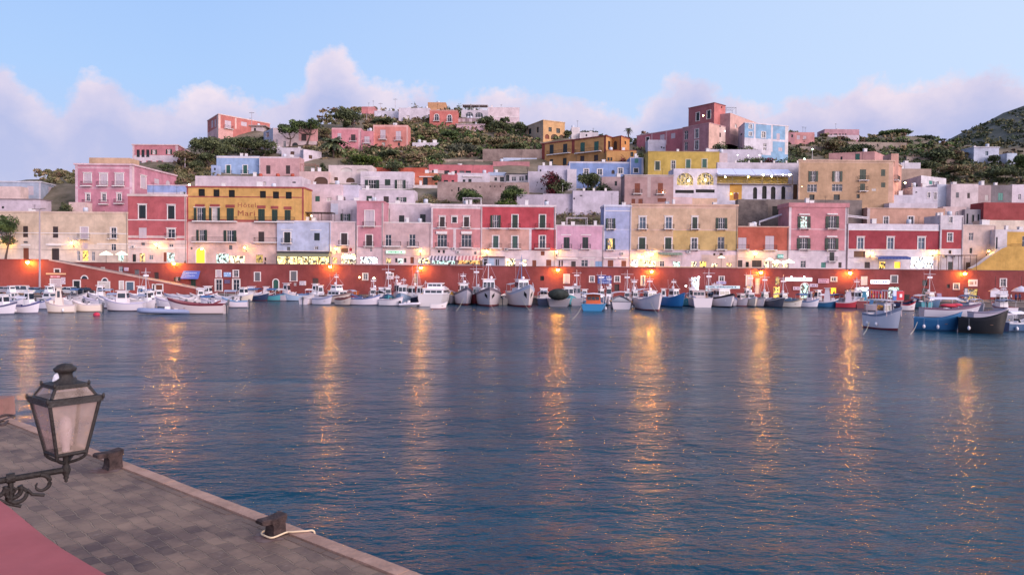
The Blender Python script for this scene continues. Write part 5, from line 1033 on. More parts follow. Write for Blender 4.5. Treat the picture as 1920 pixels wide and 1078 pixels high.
# ------------------------------------------------------------------ boats
def boat(label, kind, cx, wy, wpx, ang, hull='e6dfe6', stripe=None, bottom='6a2a2c', L=None, cabin=None, cwin=True, canopy=None, cover=None, mast=0, outb=False, frb=None, rail_=False, eyes=False, bk=None, deck='cfc6c4', name='boat', group=None, flags=None, fend=0, cabh=None):
    """ang: 0 bow to camera, 90 bow to the right, -90 bow to the left, 180 stern to camera"""
    p = Pz(cx, wy, 0); ppm = FP/p.y; a = R(ang); W = wpx/ppm
    ppm = FP/min(p.y+2, QE(cx)-2.5) if ppm else 1; W = wpx/ppm*1.13
    fw_ = V((math.sin(a), -math.cos(a), 0)); lf = V((-fw_.y, fw_.x, 0))
    sa_, ca_ = abs(math.sin(a)), abs(math.cos(a))
    ratio = bk or 3.0
    if sa_ > .7 and kind != 'yacht': ratio = min(ratio, 2.3 if W < 7 else 2.9)
    B_ = W/(ca_+ratio*sa_) ; Ln = B_*ratio if L is None else L
    if L: B_ = max(1.2, (W-L*sa_)/max(.3, ca_)) if ca_ > .3 else L/ratio
    F = frb or (.38*B_ if B_ > 3 else max(1.0, .36*B_+.25))
    ext = ca_*Ln*.48+sa_*B_*.4; Yc = min(p.y+ext, QE(cx)-.6-(ca_*Ln*.5+sa_*B_*.5)); C0 = Pz(cx, wy, 0); C0 = V(((cx-960)/FP*Yc, Yc, 0))
    def fr(x, y, z): return C0+fw_*x+lf*y+V((0, 0, z))
    root = thing(name, label, 'boat', (C0.x, C0.y, 0), group)
    HM = plain(hull, .35); ST = plain(stripe, .4) if stripe else HM; BO = plain(bottom, .6)
    n = 15; rows = []; sheer = []
    def hb_(t): return B_/2*(.86+.14*min(1, t/.35)) if t < .35 else B_/2*(1-((t-.35)/.65)**2.4)**.8 if t < 1 else 0
    def sh(t): return F*(1+.12*(1-t)**2+.75*max(0, (t-.3)/.7)**2)
    if kind == 'rib': return rib(root, fr, Ln, B_, HM, ST, outb, label)
    for i in range(n):
        t = i/(n-1); b = max(hb_(t), .015); s_ = sh(t); x = -Ln/2+Ln*t
        sec = []
        for v, wd in ((-.35, .05), (-.22, .6), (0, .84), (.10, .875), (.3, .92), (.62, .97), (.86, 1.0), (1.0, 1.02)):
            z = v*F if v < 0 else v*s_
            xx = x - (1-max(0, v))*Ln*.10*max(0, (t-.6)/.4)**1.5
            wd2 = wd if t < .5 else wd-(1-max(v, 0))*.35*((t-.5)/.5)
            sec.append((xx, b*max(.03, wd2), z))
        rows.append([fr(x_, -y_, z_) for x_, y_, z_ in sec[::-1]]+[fr(x_, y_, z_) for x_, y_, z_ in sec]); sheer.append((x, b, s_))
    mb = MB()
    k8 = 8
    def mf(i, j):
        lv = (k8-1-j-1) if j < k8 else (j-k8)       # band index from keel
        return BO if lv <= 2 and lv >= -1 else (ST if lv >= 6 else HM)
    mb.grid(rows, HM, smooth=True, matf=mf); mb.poly(rows[0], HM); mb.build('hull', root)
    q = MB(); dm = plain(deck, .7)
    dr = [[fr(x, -b*.93, s_-.16*F), fr(x, b*.93, s_-.16*F)] for x, b, s_ in sheer]; q.grid(dr, dm, smooth=False); q.build('deck', root)
    q = MB(); rm = plain('d8d0d4', .4) if not stripe else ST
    for sg in (-1, 1): q.tube([fr(x, sg*b*1.03, s_) for x, b, s_ in sheer], .045*min(2, B_/2), rm, 5)
    q.tube([fr(sheer[0][0], -sheer[0][1], sheer[0][2]), fr(sheer[0][0], sheer[0][1], sheer[0][2])], .05, rm, 5); q.build('gunwale', root)
    D_ = F*.84; wm = plain('f0eaf0', .4)
    def cab(x0, x1, w, z0, h, mat, win=True, nm='cabin', rake=.12, over=.1):
        q = MB(); q.box(x0, x1, -w/2, w/2, z0, z0+h, mat, fr=fr, tx=h*rake, ty=h*.06)
        q.box(x0+h*rake*.6-over, x1-h*rake*.6+over*1.6, -w/2-over*.3, w/2+over*.3, z0+h+.002, z0+h+.09, mat, fr=fr)
        c = q.build(nm, root)
        if win:
            wz0, wz1 = z0+h*.5, z0+h*.84
            for sgn, xx in ((1, x1), (-1, x0)):
                nn = 1 if w < 1.3 else (2 if w < 2.4 else 3); q = MB()
                for i in range(nn):
                    y0 = -w*.42+w*.84*i/nn+.05; y1 = -w*.42+w*.84*(i+1)/nn-.05
                    e0 = xx-sgn*h*rake*.5*1.0+sgn*.012; e1 = xx-sgn*h*rake*.84+sgn*.012
                    q.hexa([fr(e0, y0, wz0), fr(e0+sgn*.03, y0, wz0), fr(e0+sgn*.03, y1, wz0), fr(e0, y1, wz0), fr(e1, y0, wz1), fr(e1+sgn*.03, y0, wz1), fr(e1+sgn*.03, y1, wz1), fr(e1, y1, wz1)], GL)
                q.build('window', c)
            for sg in (-1, 1):
                q = MB(); nn = max(1, int((x1-x0)/1.1))
                for i in range(nn):
                    a0 = x0+h*rake+(x1-x0-2*h*rake)*i/nn+.08; a1 = x0+h*rake+(x1-x0-2*h*rake)*(i+1)/nn-.08
                    y0 = sg*(w/2-h*.06*.5+.012); y1 = sg*(w/2-h*.06*.84+.012)
                    q.hexa([fr(a0, y0, wz0), fr(a1, y0, wz0), fr(a1, y0+sg*.03, wz0), fr(a0, y0+sg*.03, wz0), fr(a0, y1, wz1), fr(a1, y1, wz1), fr(a1, y1+sg*.03, wz1), fr(a0, y1+sg*.03, wz1)], GL)
                q.build('window', c)
        return z0+h
    topz = F
    cm = plain(cabin, .45) if cabin and cabin != 'w' else wm
    if kind == 'fish':
        h = (cabh or 2.2)*1.15; zt = cab(-Ln*.18, Ln*.12, B_*.52, D_, h, cm, cwin); topz = zt
        if B_ > 3.6:
            cab(-Ln*.24, Ln*.2, B_*.66, D_*.95, h*.45, cm, False, 'deckhouse')
    elif kind == 'yacht':
        z = cab(-Ln*.25, Ln*.24, B_*.72, D_, 1.25, wm, True, 'cabin', .3); topz = cab(-Ln*.16, Ln*.08, B_*.55, z+.1, .95, wm, True, 'bridge', .3)
    elif kind == 'cabin':
        h = (cabh or 1.35)*1.38; topz = cab(-Ln*.12, Ln*.18, B_*.6, D_, h, cm, cwin)
        q = MB(); q.box(Ln*.18, Ln*.36, -B_*.22, B_*.22, D_, D_+.35*h, cm, fr=fr, taper=.1); q.build('foredeck_trunk', root)
    elif kind == 'wind':
        q = MB(); w = B_*.62
        q.hexa([fr(0, -w/2, D_), fr(.03, -w/2, D_), fr(.03, w/2, D_), fr(0, w/2, D_), fr(-.35, -w/2*.85, D_+.65), fr(-.32, -w/2*.85, D_+.65), fr(-.32, w/2*.85, D_+.65), fr(-.35, w/2*.85, D_+.65)], GL); q.build('windscreen', root)
        q = MB(); q.box(-Ln*.12, -Ln*.03, -w*.25, w*.25, D_*.6, D_+.45, wm, fr=fr, taper=.05); q.build('console', root)
        q = MB(); q.box(Ln*.06, Ln*.34, -B_*.27, B_*.27, D_-.02, D_+.22, wm, fr=fr, taper=.12); q.build('foredeck', root)
    elif kind == 'open':
        q = MB()
        for tx in (-.3, -.08, .14):
            q.box(Ln*tx, Ln*tx+.3, -B_*.42, B_*.42, D_*.75, D_*.75+.06, plain('8a6a58', .7), fr=fr)
        q.build('thwart', root)
    if cover:
        q = MB(); cmn = mottled(cover, k=.7, var=.15, scale=1.2, streak=False, dirt=.2, bump=.6, fine=2.5); rws = []
        x0, x1 = (.02, .96) if cover and not cabin else (.45, .95)
        for i in range(11):
            t = x0+(x1-x0)*i/10; b = hb_(t)*1.04; s_ = sh(t); x = -Ln/2+Ln*t; pk = .42*B_*(math.sin(math.pi*min(1, .15+i/10*.85))**.6)*(.55+.1*math.sin(i*2.1))
            rws.append([fr(x, -b, s_-.12), fr(x, -b*.97, s_+.04), fr(x, -b*.5, s_+pk*.62), fr(x, 0, s_+pk), fr(x, b*.5, s_+pk*.62), fr(x, b*.97, s_+.04), fr(x, b, s_-.12)])
        q.grid(rws, cmn); q.poly(rws[0], cmn); q.poly(rws[-1][::-1], cmn); q.build('cover', root)
    if canopy:
        q = MB(); x0, x1 = -Ln*.4, Ln*.08; w = B_*.44; z = F+1.75 if B_ > 2.6 else F+1.35
        if kind in ('fish', 'yacht'): x0, x1 = -Ln*.46, -Ln*.17
        cmn = plain(canopy, .8); rws = []
        for i in range(5):
            x = x0+(x1-x0)*i/4; rws.append([fr(x, -w, z-.18), fr(x, -w*.6, z), fr(x, 0, z+.1), fr(x, w*.6, z), fr(x, w, z-.18)])
        q.grid(rws, cmn); rw2 = [[c-V((0, 0, .05)) for c in r] for r in rws]; q.grid([r[::-1] for r in rw2], cmn)
        for s1, s2 in ((rws[0], rw2[0]), (rws[-1], rw2[-1])): q.grid([s1, s2], cmn)
        for kk in (0, 4): q.grid([[r[kk] for r in rws], [r[kk] for r in rw2]], cmn)
        cn = q.build('canopy', root); q = MB()
        for x in (x0+.1, x1-.1):
            for sg in (-1, 1): q.tube([fr(x, sg*w*.95, F*.8), fr(x, sg*w*.95, z-.18)], .035, plain('c9c4cc', .4), 5)
        q.build('post', cn)
    if mast:
        q = MB(); xm = -Ln*.05; z0 = topz
        mc = plain('c9c4cf' if mast > 0 else '5a86b8', .4); mh = abs(mast)
        q.tube([fr(xm, 0, z0-.3), fr(xm, 0, z0+mh)], .09 if mh > 2 else .05, mc, 6, r2=.04)
        q.tube([fr(xm, -mh*.28, z0+mh*.8), fr(xm, mh*.28, z0+mh*.8)], .04, mc, 5)
        q.tube([fr(xm, 0, z0+mh*.8), fr(Ln*.1, B_*.3, z0)], .02, mc, 4); q.tube([fr(xm, 0, z0+mh*.8), fr(Ln*.1, -B_*.3, z0)], .02, mc, 4)
        q.tube([fr(xm, 0, z0+mh*.95), fr(-Ln*.45, 0, F+1.2)], .03, mc, 4)
        ms = q.build('mast', root); q = MB(); q.box(xm-.1, xm+.1, -.5, .5, z0+mh*.62, z0+mh*.7, wm, fr=fr); q.box(xm-.03, xm+.03, -.03, .03, z0+mh*.4, z0+mh*.62, wm, fr=fr); q.build('radar', ms)
        if mh > 1.5:
            q = MB(); q.ball(fr(xm-.6, B_*.12, z0+.35), .26, wm, 10); q.build('radar_dome', root)
            q = MB(); q.tube([fr(xm-.9, -B_*.2, z0), fr(xm-1.0, -B_*.22, z0+mh*.9)], .012, wm, 3); q.build('aerial', root)
    if outb:
        q = MB(); x = -Ln/2-.18
        q.box(x-.25, x+.2, -.17, .17, F*.95, F*.95+.42, plain('5a5a64', .4), fr=fr, taper=.06); q.box(x-.1, x+.08, -.06, .06, -.1, F*.96, plain('3a3c44', .4), fr=fr); q.build('outboard_motor', root)
    if rail_:
        q = MB(); pp = [(x, b, s_) for x, b, s_ in sheer[7:-1]]; rmn = plain('b9c0d4', .3)
        for sg in (-1, 1):
            q.tube([fr(x, sg*b*.94, s_+.75) for x, b, s_ in pp], .03, rmn, 4); q.tube([fr(x, sg*b*.94, s_+.4) for x, b, s_ in pp], .02, rmn, 4)
            for x, b, s_ in pp: q.tube([fr(x, sg*b*.94, s_), fr(x, sg*b*.94, s_+.75)], .022, rmn, 4)
        q.build('bow_rail', root)
    if eyes:
        for sg in (-1, 1):
            q = MB(); pts = []
            for (t, v) in ((.955, .42), (.955, .62), (.905, .80), (.895, .62)):
                i = t*(n-1); i0 = int(i); fq = i-i0
                def at(ii):
                    r = rows[ii]; half = r[k8:] if sg > 0 else r[:k8][::-1]
                    vs2 = [-.35, -.22, 0, .1, .3, .62, .86, 1.0]; jj = next(j for j in range(7) if vs2[j+1] >= v); g = (v-vs2[jj])/(vs2[jj+1]-vs2[jj]); return half[jj].lerp(half[jj+1], g)
                pts.append(at(i0).lerp(at(min(n-1, i0+1)), fq)+lf*sg*.03+fw_*.04)
            q.poly(pts if sg > 0 else pts[::-1], BLACK); q.build('hawse_recess', root)
    for i in range(fend):
        x, b, s_ = sheer[3+2*i]; sg = 1 if i % 2 else -1; q = MB(); q.ball(fr(x, sg*(b+.17), s_*.35), .17, wm, 8, sz=1.5); q.tube([fr(x, sg*(b+.1), s_), fr(x, sg*(b+.17), s_*.35+.2)], .01, wm, 3); q.build('fender', root)
    return root, fr, Ln, B_, F, topz
def rib(root, fr, Ln, B_, HM, ST, outb, label):
    q = MB(); r = B_*.14; pts = []
    for i in range(8): pts.append((-Ln/2+Ln*.62*i/7, -B_/2+r, .3+.02*i))
    for i in range(1, 10): a = -math.pi/2+math.pi*i/10; pts.append((Ln*.12+Ln*.36*math.cos(a), (B_/2-r)*math.sin(a), .42+.12*math.cos(a)))
    for i in range(8): pts.append((Ln*.12-Ln*.62*i/7, B_/2-r, .44-.02*i))
    q.tube([fr(*p) for p in pts], r, HM, 10); q.build('inflatable_tube', root)
    q = MB(); q.tube([fr(p[0], p[1]*1.0, p[2]-r*.75) for p in pts], r*.4, ST, 6); q.build('rubbing_strake', root)
    q = MB(); q.box(-Ln*.45, Ln*.3, -B_*.3, B_*.3, .0, .28, plain('a8a4a8', .6), fr=fr); q.build('floor', root)
    q = MB(); q.box(-Ln*.12, Ln*.0, -.35, .35, .28, 1.05, plain('f0e6e6', .4), fr=fr, taper=.08); q.box(-Ln*.3, -Ln*.18, -.4, .4, .28, .75, plain('e9dcdc', .5), fr=fr, taper=.04); q.build('console', root)
    if outb:
        q = MB(); x = -Ln/2-.1; q.box(x-.25, x+.2, -.17, .17, .5, .95, plain('2e3038', .4), fr=fr, taper=.06); q.box(x-.1, x+.08, -.06, .06, -.3, .52, plain('2e3038', .4), fr=fr); q.build('outboard_motor', root)
    return root, fr, Ln, B_, .5, 1
W_ = 'e9e2ea'
# right-hand group
r42 = boat('white excursion boat with an upper canopy deck and a bright red banner', 'fish', 1660, 620.5, 47, 14, W_, '9aa0b8', '7a2a34', cabin='d6d6e6', cabh=1.6, fend=3, bk=2.6, frb=1.65)
root, fr_, Ln, B_, F, tz = r42
q = MB(); q.box(-Ln*.34, Ln*.3, -B_*.52, B_*.52, F+1.9, F+1.98, plain('e6dce4', .5), fr=fr_); ud = q.build('upper_deck', root)
q = MB()
for x in (-Ln*.32, -.02*Ln, Ln*.28):
    for sg in (-1, 1): q.tube([fr_(x, sg*B_*.49, F), fr_(x, sg*B_*.5, F+1.9)], .045, plain('dcc0c4', .4), 5)
q.build('post', ud)
q = MB(); q.box(Ln*.31, Ln*.335, B_*.02, B_*.52, F+2.0, F+3.1, plain('c22a3e', .6), fr=fr_); bn = q.build('banner', root, label='red banner with a white mark')
q = MB(); q.box(Ln*.336, Ln*.345, B_*.2, B_*.36, F+2.35, F+2.75, plain('f0e0e6', .6), fr=fr_); q.build('mark', bn)
q = MB(); q.box(Ln*.31, Ln*.335, -B_*.2, B_*.015, F+2.0, F+2.5, plain('4a74b8', .6), fr=fr_); q.box(Ln*.31, Ln*.332, -B_*.2, B_*.015, F+2.5, F+3.2, plain('cdd2ea', .6), fr=fr_); q.build('banner', root, label='blue and white banner')
q = MB()
for sg in (-1, 1):
    q.tube([fr_(Ln*.3, sg*B_*.5, F+3.1), fr_(-Ln*.32, sg*B_*.5, F+3.1)], .04, plain('dcd0d8', .4), 5)
    for x in np.linspace(-Ln*.32, Ln*.3, 8): q.tube([fr_(x, sg*B_*.5, F+1.95), fr_(x, sg*B_*.5, F+3.1)], .025, plain('dcd0d8', .4), 4)
q.build('railing', ud)
q = MB()
for sg in (-.17, -.33): q.tube([fr_(Ln*.34, B_*sg, F+.2), fr_(Ln*.32, B_*sg, F+2)], .03, wm0 if False else plain('e0dce6', .4), 4)
for i in range(6): q.tube([fr_(Ln*.337, -B_*.17, F+.4+.28*i), fr_(Ln*.337, -B_*.33, F+.4+.28*i)], .025, plain('7a7488', .4), 4)
q.build('ladder', root)
boat('deep blue wooden boat with a pale open stern cuddy and hanging fenders', 'open', 1760, 622, 76, 62, '2c6494', '3f78a8', '24486c', fend=4, bk=2.5, deck='b9a8ac', cover=None, frb=1.35)
boat('black hulled wooden boat with a pale foredeck at the right', 'open', 1845, 627, 76, 60, '17171d', '24222a', '181418', fend=2, bk=2.5, deck='c9bcc4', frb=1.6)
boat('white and blue motorboat with a white sun canopy cut by the right edge', 'wind', 1912, 622, 56, 100, '3a5a80', 'e0dce8', '20304a', canopy='ece6ee', fend=2, bk=2.4)
boat('white canopied launch with a red folded sail cloth on its roof behind the blue boat', 'wind', 1785, 597, 95, 80, 'd2cad6', '8a6a80', '5a5a70', canopy='e9e2ec', bk=3.2)
q = MB(); p = P(1780, 573, 100); q.ball(p, 1.0, plain('c8384c', .8), 12, sz=.28, sx=1.25, sy=.7); q.ball(p+V((.9, 0, .12)), .7, plain('d04058', .8), 10, sz=.3, sx=1.2); q.build('sail_cloth', label='crumpled bright red cloth bundled on the white canopied launch', cat='cloth')
boat('tiny white and red dinghy behind the excursion boat', 'open', 1704, 583, 24, 70, 'e0d4d8', 'b03a48', '5a3038', bk=2.4)
boat('grey rowing boat moored behind the black hulled boat', 'open', 1856, 601, 60, 85, 'bdb4c4', '8a8098', '5a5468', bk=2.8)
# middle
boat('largest white fishing vessel with a blue mast and black hawse recesses', 'fish', 979, 577, 62, 14, 'e2d2d0', 'c6cbe0', '7a3436', mast=-4.6, rail_=True, eyes=True, bk=2.7, cabh=2.5, frb=2.3, canopy='c9c4cc')
boat('white fishing vessel with a wide glazed wheelhouse, tall mast and black hawse recesses', 'fish', 916, 573, 50, 4, 'cdc0c6', '8a7c88', '7a3438', mast=4.2, rail_=True, eyes=True, bk=2.9, cabh=2.7, frb=2.0, fend=1)
boat('white fishing boat with a broad green windscreen and no recesses', 'fish', 869, 569, 45, 12, 'd6ccd6', '6a6478', '6a2c34', mast=2.2, bk=2.8, cabh=2.0, frb=1.9)
boat('white motor yacht moored stern first with a raised bridge', 'yacht', 818, 566, 52, 176, 'dcd2d4', 'e6dce0', '8a8070', bk=2.5)
boat('small white upturned looking tender before the motor yacht', 'open', 823, 579, 30, 100, 'eee2e6', None, 'a03a44', bk=2.2, frb=.7)
boat('white inflatable boat with a dark outboard near the lamp reflection', 'rib', 769, 575, 36, 78, 'e2d8e2', '5a5460', outb=True, bk=2.2)
boat('white open motorboat with a round windscreen left of the inflatable', 'wind', 735, 574, 46, 70, 'e9dfe6', 'cfc4d0', '6a6068', bk=2.6, canopy=None)
boat('dark navy hulled boat with white pilothouse behind the inflatable', 'cabin', 770, 566, 46, 70, '232840', 'e0d8e2', '3a2a30', bk=2.6, cabin='w', cabh=1.7)
boat('white pilothouse boat with a red roof and life ring behind the open motorboat', 'cabin', 745, 560, 40, 30, 'cfc6cc', None, '5a3030', cabin='e0cdd2', mast=1.6, cabh=2.2, canopy='9a5058')
boat('white speedboat with raked windscreen in the middle left group', 'wind', 686, 573, 56, 75, 'ded4e2', '6a7aa8', '3a3a50', bk=2.9)
boat('large white passenger vessel with a blue wheelhouse roof moored stern to', 'yacht', 633, 562, 66, 60, 'd9c4bc', '8a7070', '6a5a50', bk=2.2, L=None, mast=2.4)
boat('boat under a rust brown tarpaulin', 'open', 645, 573, 34, 60, 'bfb0ac', '7a3a3a', '3a2a2a', cover='7a3a3c', bk=2.5)
boat('boat under a white and lilac cover right of the tiny white dinghy', 'open', 606, 572, 38, 70, 'cfc8d8', '5a78b0', '5a5a60', cover='cdc4d6', bk=2.6)
boat('tiny white round dinghy with a dark motor', 'open', 577, 571, 24, 170, 'e6d8e0', None, '8a8088', outb=True, bk=1.8, cover='e0d4dc')
boat('boat under a white and bright blue cover against the quay', 'open', 570, 564, 34, 80, 'c9c4d4', '6a80b0', '4a4a58', cover='6a94d0', bk=2.6)
boat('pale grey cabin boat with a red lifebuoy on its roof', 'cabin', 536, 562, 42, 75, 'cdc0cc', None, '6a5a64', cabin='c9bfca', cabh=1.9, bk=2.5, canopy='ddd2d8')
boat('boat with a maroon side cloth and white domed cover', 'cabin', 498, 562, 34, 85, '8a3a40', 'd8ccd2', '5a3034', cabin='dccfd6', cwin=False, bk=2.3)
boat('white dome covered boat with a bright blue side cloth', 'cabin', 470, 561, 40, 85, '3a78b8', 'dcd4e2', '40506a', cabin='e0d8e4', cwin=False, bk=2.6)
boat('dark aired fishing boat piled with black nets between white frames', 'open', 1048, 572, 44, 176, 'a8a0a8', 'c9c0c8', '3a2a2c', bk=2.4, frb=1.3)
p = P(1048, 548, 133); q = MB(); q.ball((p.x, 134, 2.3), 1.9, mottled('26302a', k=.8, var=.5, scale=1, streak=False, bump=1.2), 14, sz=.55, sx=1.0, sy=.8); q.build('fishing_net', label='dark heap of fishing nets on the dark fishing boat', cat='net')
boat('grey dinghy wedged between the net boat and the orange boat', 'cabin', 1081, 568, 26, 178, 'aaa2ac', 'c4bcc4', '3a3a40', cabin='b4acb6', mast=3.2, bk=2.6, cabh=1.8)
boat('bright blue hulled boat with an orange cabin under a white awning', 'cabin', 1113, 583, 52, 172, '3a86b8', '4a96c8', '5a2228', cabin='dd6a40', canopy='e9e2ee', bk=2.0, frb=1.0, fend=1, cabh=1.2)
boat('white round hulled boat with a dark shaded cockpit', 'open', 1164, 580, 44, 174, 'd9ced6', '5a5a68', '3a3238', canopy='d0cad6', bk=2.3, frb=1.15, fend=1)
boat('small fishing boat with a white mast behind the orange cabin boat', 'fish', 1128, 566, 24, 10, 'cdc4cf', None, '4a3034', mast=3.4, cabh=1.9)
boat('small white fishing boat with two tall aerials behind the round hulled boat', 'fish', 1176, 567, 24, -8, 'c9bfca', None, '4a3034', mast=4.2, cabh=1.5)
boat('slim grey boat with a thin mast beside the white and pink fishing boat', 'cabin', 1190, 569, 18, 5, 'b4acb8', None, '4a3034', mast=2.8, cabh=1.3)
boat('bow on white fishing boat with a teal name patch', 'fish', 1220, 584, 48, 12, 'e9d8dc', 'd9cfdc', '8a4448', mast=2.6, bk=2.5, cabh=1.5, frb=1.75, canopy='ccc4cf')
boat('royal blue wooden fishing boat with white wheelhouse', 'fish', 1265, 577, 44, 24, '2a6ca8', '2a6ca8', '1c3c60', cabin='w', mast=2.0, bk=2.3, cabh=1.7, frb=1.55)
boat('white stern moored boat with faint lettering right of the royal blue boat', 'cabin', 1309, 575, 38, 178, 'e2d6dc', None, '3a3238', bk=2.2, cabin='c9b8bc', cabh=1.2)
boat('white cabin boat with black and white hull stripes', 'cabin', 1352, 575, 50, 12, 'e6dce2', '2c2430', '2c1c24', bk=2.4, cabin='w', mast=1.2, cabh=1.5)
boat('small white boat with a red waterline', 'cabin', 1389, 575, 30, 20, 'e4d6dc', None, 'a83a3a', bk=2.4, cabh=1.1, cabin='dccfd6')
boat('white boat under a grey tarpaulin', 'open', 1419, 575, 30, 12, 'dfd4dc', None, '4a3a44', cover='6c6c7c', bk=2.6)
boat('boat wholly wrapped in a dark grey tarpaulin', 'open', 1452, 577, 38, 18, '5c5c68', None, '3a3a44', cover='5c5e6c', bk=2.4, frb=1.1)
boat('little wooden boat with a blue cover and cream rail', 'open', 1486, 577, 36, 60, 'd9cfc8', 'd0b890', '3a2a2a', cover='3a5a80', bk=2.6)
boat('white boat with a lilac cabin in front of the arched shop', 'cabin', 1518, 577, 34, 55, 'e0d8e4', '7a90b8', '4a4a58', cabin='d6c6d2', cabh=1.5)
boat('blue hulled boat with a tall boxy white cabin', 'cabin', 1550, 577, 42, 68, '2c5e88', 'dcd8e0', '223c58', cabin='dccfd6', cabh=2.0, cwin=False, bk=2.4)
boat('red and white hulled boat with a boxy lilac cabin', 'cabin', 1590, 578, 40, 72, 'b03444', 'd9c4cc', '5a2a30', cabin='dccad6', cabh=1.6, cwin=False, bk=2.5)
boat('blue boat with a turquoise cabin beside the excursion boat', 'cabin', 1620, 578, 34, 60, '3a6a9c', '3a6a9c', '24405c', cabin='5aa0bc', cabh=1.6, bk=2.4, cwin=False)
boat('small grey boat tied behind the excursion boat', 'open', 1640, 583, 30, 80, 'a89aa4', None, '5a4a54', bk=2.5)
# left marina
boat('white cabin cruiser cut by the left edge with a bright blue fender', 'cabin', 2, 590, 60, 82, 'e6dee9', '5a5a80', '6a6a80', bk=2.6, canopy='e2dae6', fend=2)
boat('white pilothouse motorboat with an arched frame second from the left edge', 'cabin', 52, 588, 50, 78, 'e9dfea', '4a4a88', '7a7488', bk=2.4, cabh=1.7, canopy='e4dce8', fend=2)
boat('cream hulled fisher with a tall boxy wheelhouse in the left marina', 'cabin', 112, 587, 48, -70, 'ead9d0', 'd9c8cc', '8a7060', cabin='e9d4cc', cabh=2.0, bk=2.3, fend=2)
boat('small cream motorboat with a red buoy at its stern', 'wind', 162, 585, 48, -75, 'ecd9cc', 'dfd0d4', '8a7468', bk=2.6, outb=True)
boat('long white boat with a square windowed pilothouse in the left marina', 'cabin', 232, 584, 66, -78, 'dcd2dc', 'cfc8e0', '4a3a4a', bk=3.0, cabh=1.5, cabin='ecdfe4')
boat('grey blue inflatable boat with white console at the outer edge', 'rib', 308, 590, 84, -72, '8d96b8', '2c2c44', bk=2.8, outb=True)
boat('long white boat with a maroon gunwale behind the inflatable', 'open', 368, 589, 96, -86, 'd9c6c8', '7a3440', '7a6a68', bk=3.6, outb=True)
boat('white and pale blue launch at the right tip of the left marina', 'wind', 440, 577, 44, -80, 'dcd0dc', '7a9ac0', '4a4450', bk=2.6, outb=True)
boat('big white cabin yacht at the far left quay', 'yacht', 22, 572, 44, 60, 'e0d6e0', None, '8a8088', bk=2.3)
boat('white sedan cruiser behind the arched frame boat', 'yacht', 92, 572, 44, 70, 'dcd2dc', None, '7a7480', bk=2.5)
rr = random.Random(11); nm_ = ['canvas', 'low windscreen', 'grey covered', 'lilac decked', 'flat topped', 'narrow', 'broad', 'cream', 'pale blue trimmed', 'short', 'long low', 'upright cabin', 'tilted motor']
spots = [(130, 576, 40), (178, 575, 40), (206, 573, 36), (258, 575, 46), (285, 570, 44), (318, 577, 50), (332, 568, 44), (362, 575, 50), (378, 567, 40), (400, 578, 46), (412, 571, 40), (300, 565, 38), (352, 563, 38)]
side_ = ['left of the cream motorboat with the red buoy', 'behind the cream motorboat with the red buoy', 'behind the square pilothouse', 'right of the square pilothouse', 'in the second row above the inflatable', 'directly behind the inflatable', 'in the third row above the inflatable', 'behind the maroon gunwale', 'against the quay behind the maroon gunwale', 'right end of the middle row', 'beside the launch at the marina tip', 'close under the ramp wall', 'under the sandy door of the ramp wall']
for i, ((x, y, w), nn, sd_) in enumerate(zip(spots, nm_, side_)):
    kd = ['wind', 'wind', 'open', 'wind', 'cabin', 'wind', 'open', 'wind', 'cabin', 'wind', 'open', 'cabin', 'wind'][i]
    boat(f'white {nn} motorboat {sd_}', kd, x, y, w, -82+rr.random()*14, ['e4dae2', 'dcd4e2', 'd6ccd8', 'e6d8da'][i % 4], [None, 'bcb4cc', '8a94b8', None][i % 4], '6a6470', bk=2.7, outb=kd != 'cabin', cover='d6ccda' if kd == 'open' else None, cabh=1.0 if kd == 'cabin' else None)
boat('little white runabout in the second row at the left edge', 'wind', 28, 577, 40, 80, 'ddd4e0', '9aa0c0', '6a6470', bk=2.7)
boat('white boat with blue striped side between the two cabin boats on the left', 'wind', 80, 580, 36, 75, 'ddd4e4', '7a84b4', '6a6470', bk=2.7)
LM = [(60, 'near the silver people carrier'), (130, 'below the street lamp post'), (200, 'under the arched windows of the ramp'), (262, 'under the pale garage doors of the ramp'), (330, 'below the sandy door of the ramp'), (395, 'below the foot of the ramp'), (455, 'below the white framed twin doors'), (520, 'near the green arched door'),
      (590, 'near the dark doorway in the red wall'), (640, 'left of the large passenger vessel'), (700, 'right of the large passenger vessel'), (760, 'left of the raised bridge yacht'), (800, 'touching the raised bridge yacht'), (860, 'behind the white tender'), (950, 'between the big fishing vessels'), (1030, 'right of the blue masted vessel'),
      (1100, 'behind the net boat'), (1150, 'behind the orange cabin boat'), (1200, 'behind the round hulled boat'), (1245, 'behind the teal patched boat'), (1300, 'beside the royal blue boat'), (1345, 'below the dazzling shop'), (1400, 'under the teal fascia'), (1440, 'under the tall white door panels'), (1480, 'below the yellow lit door'), (1535, 'below the arched shop'), (1590, 'below the orange lit doorway'), (1640, 'below the souvenir racks'), (1720, 'by the stone quay behind the red banner'), (1800, 'behind the red cloth launch'), (1900, 'below the counter banners')]
AD = ['stubby', 'slim', 'scruffy', 'tall masted', 'bare decked', 'tarp covered', 'tilted', 'weathered', 'neat', 'high bowed', 'squat', 'crowded', 'faded', 'glossy', 'patched', 'blunt nosed']
CL = [('white', 'e2d8e2'), ('cream', 'e6d6c8'), ('pale blue', 'a8bcd8'), ('grey', 'aaa4b0'), ('navy', '2c3a5c'), ('white', 'dcd2da'), ('maroon', '7a3038'), ('turquoise', '5aa4b0')]
rr = random.Random(21)
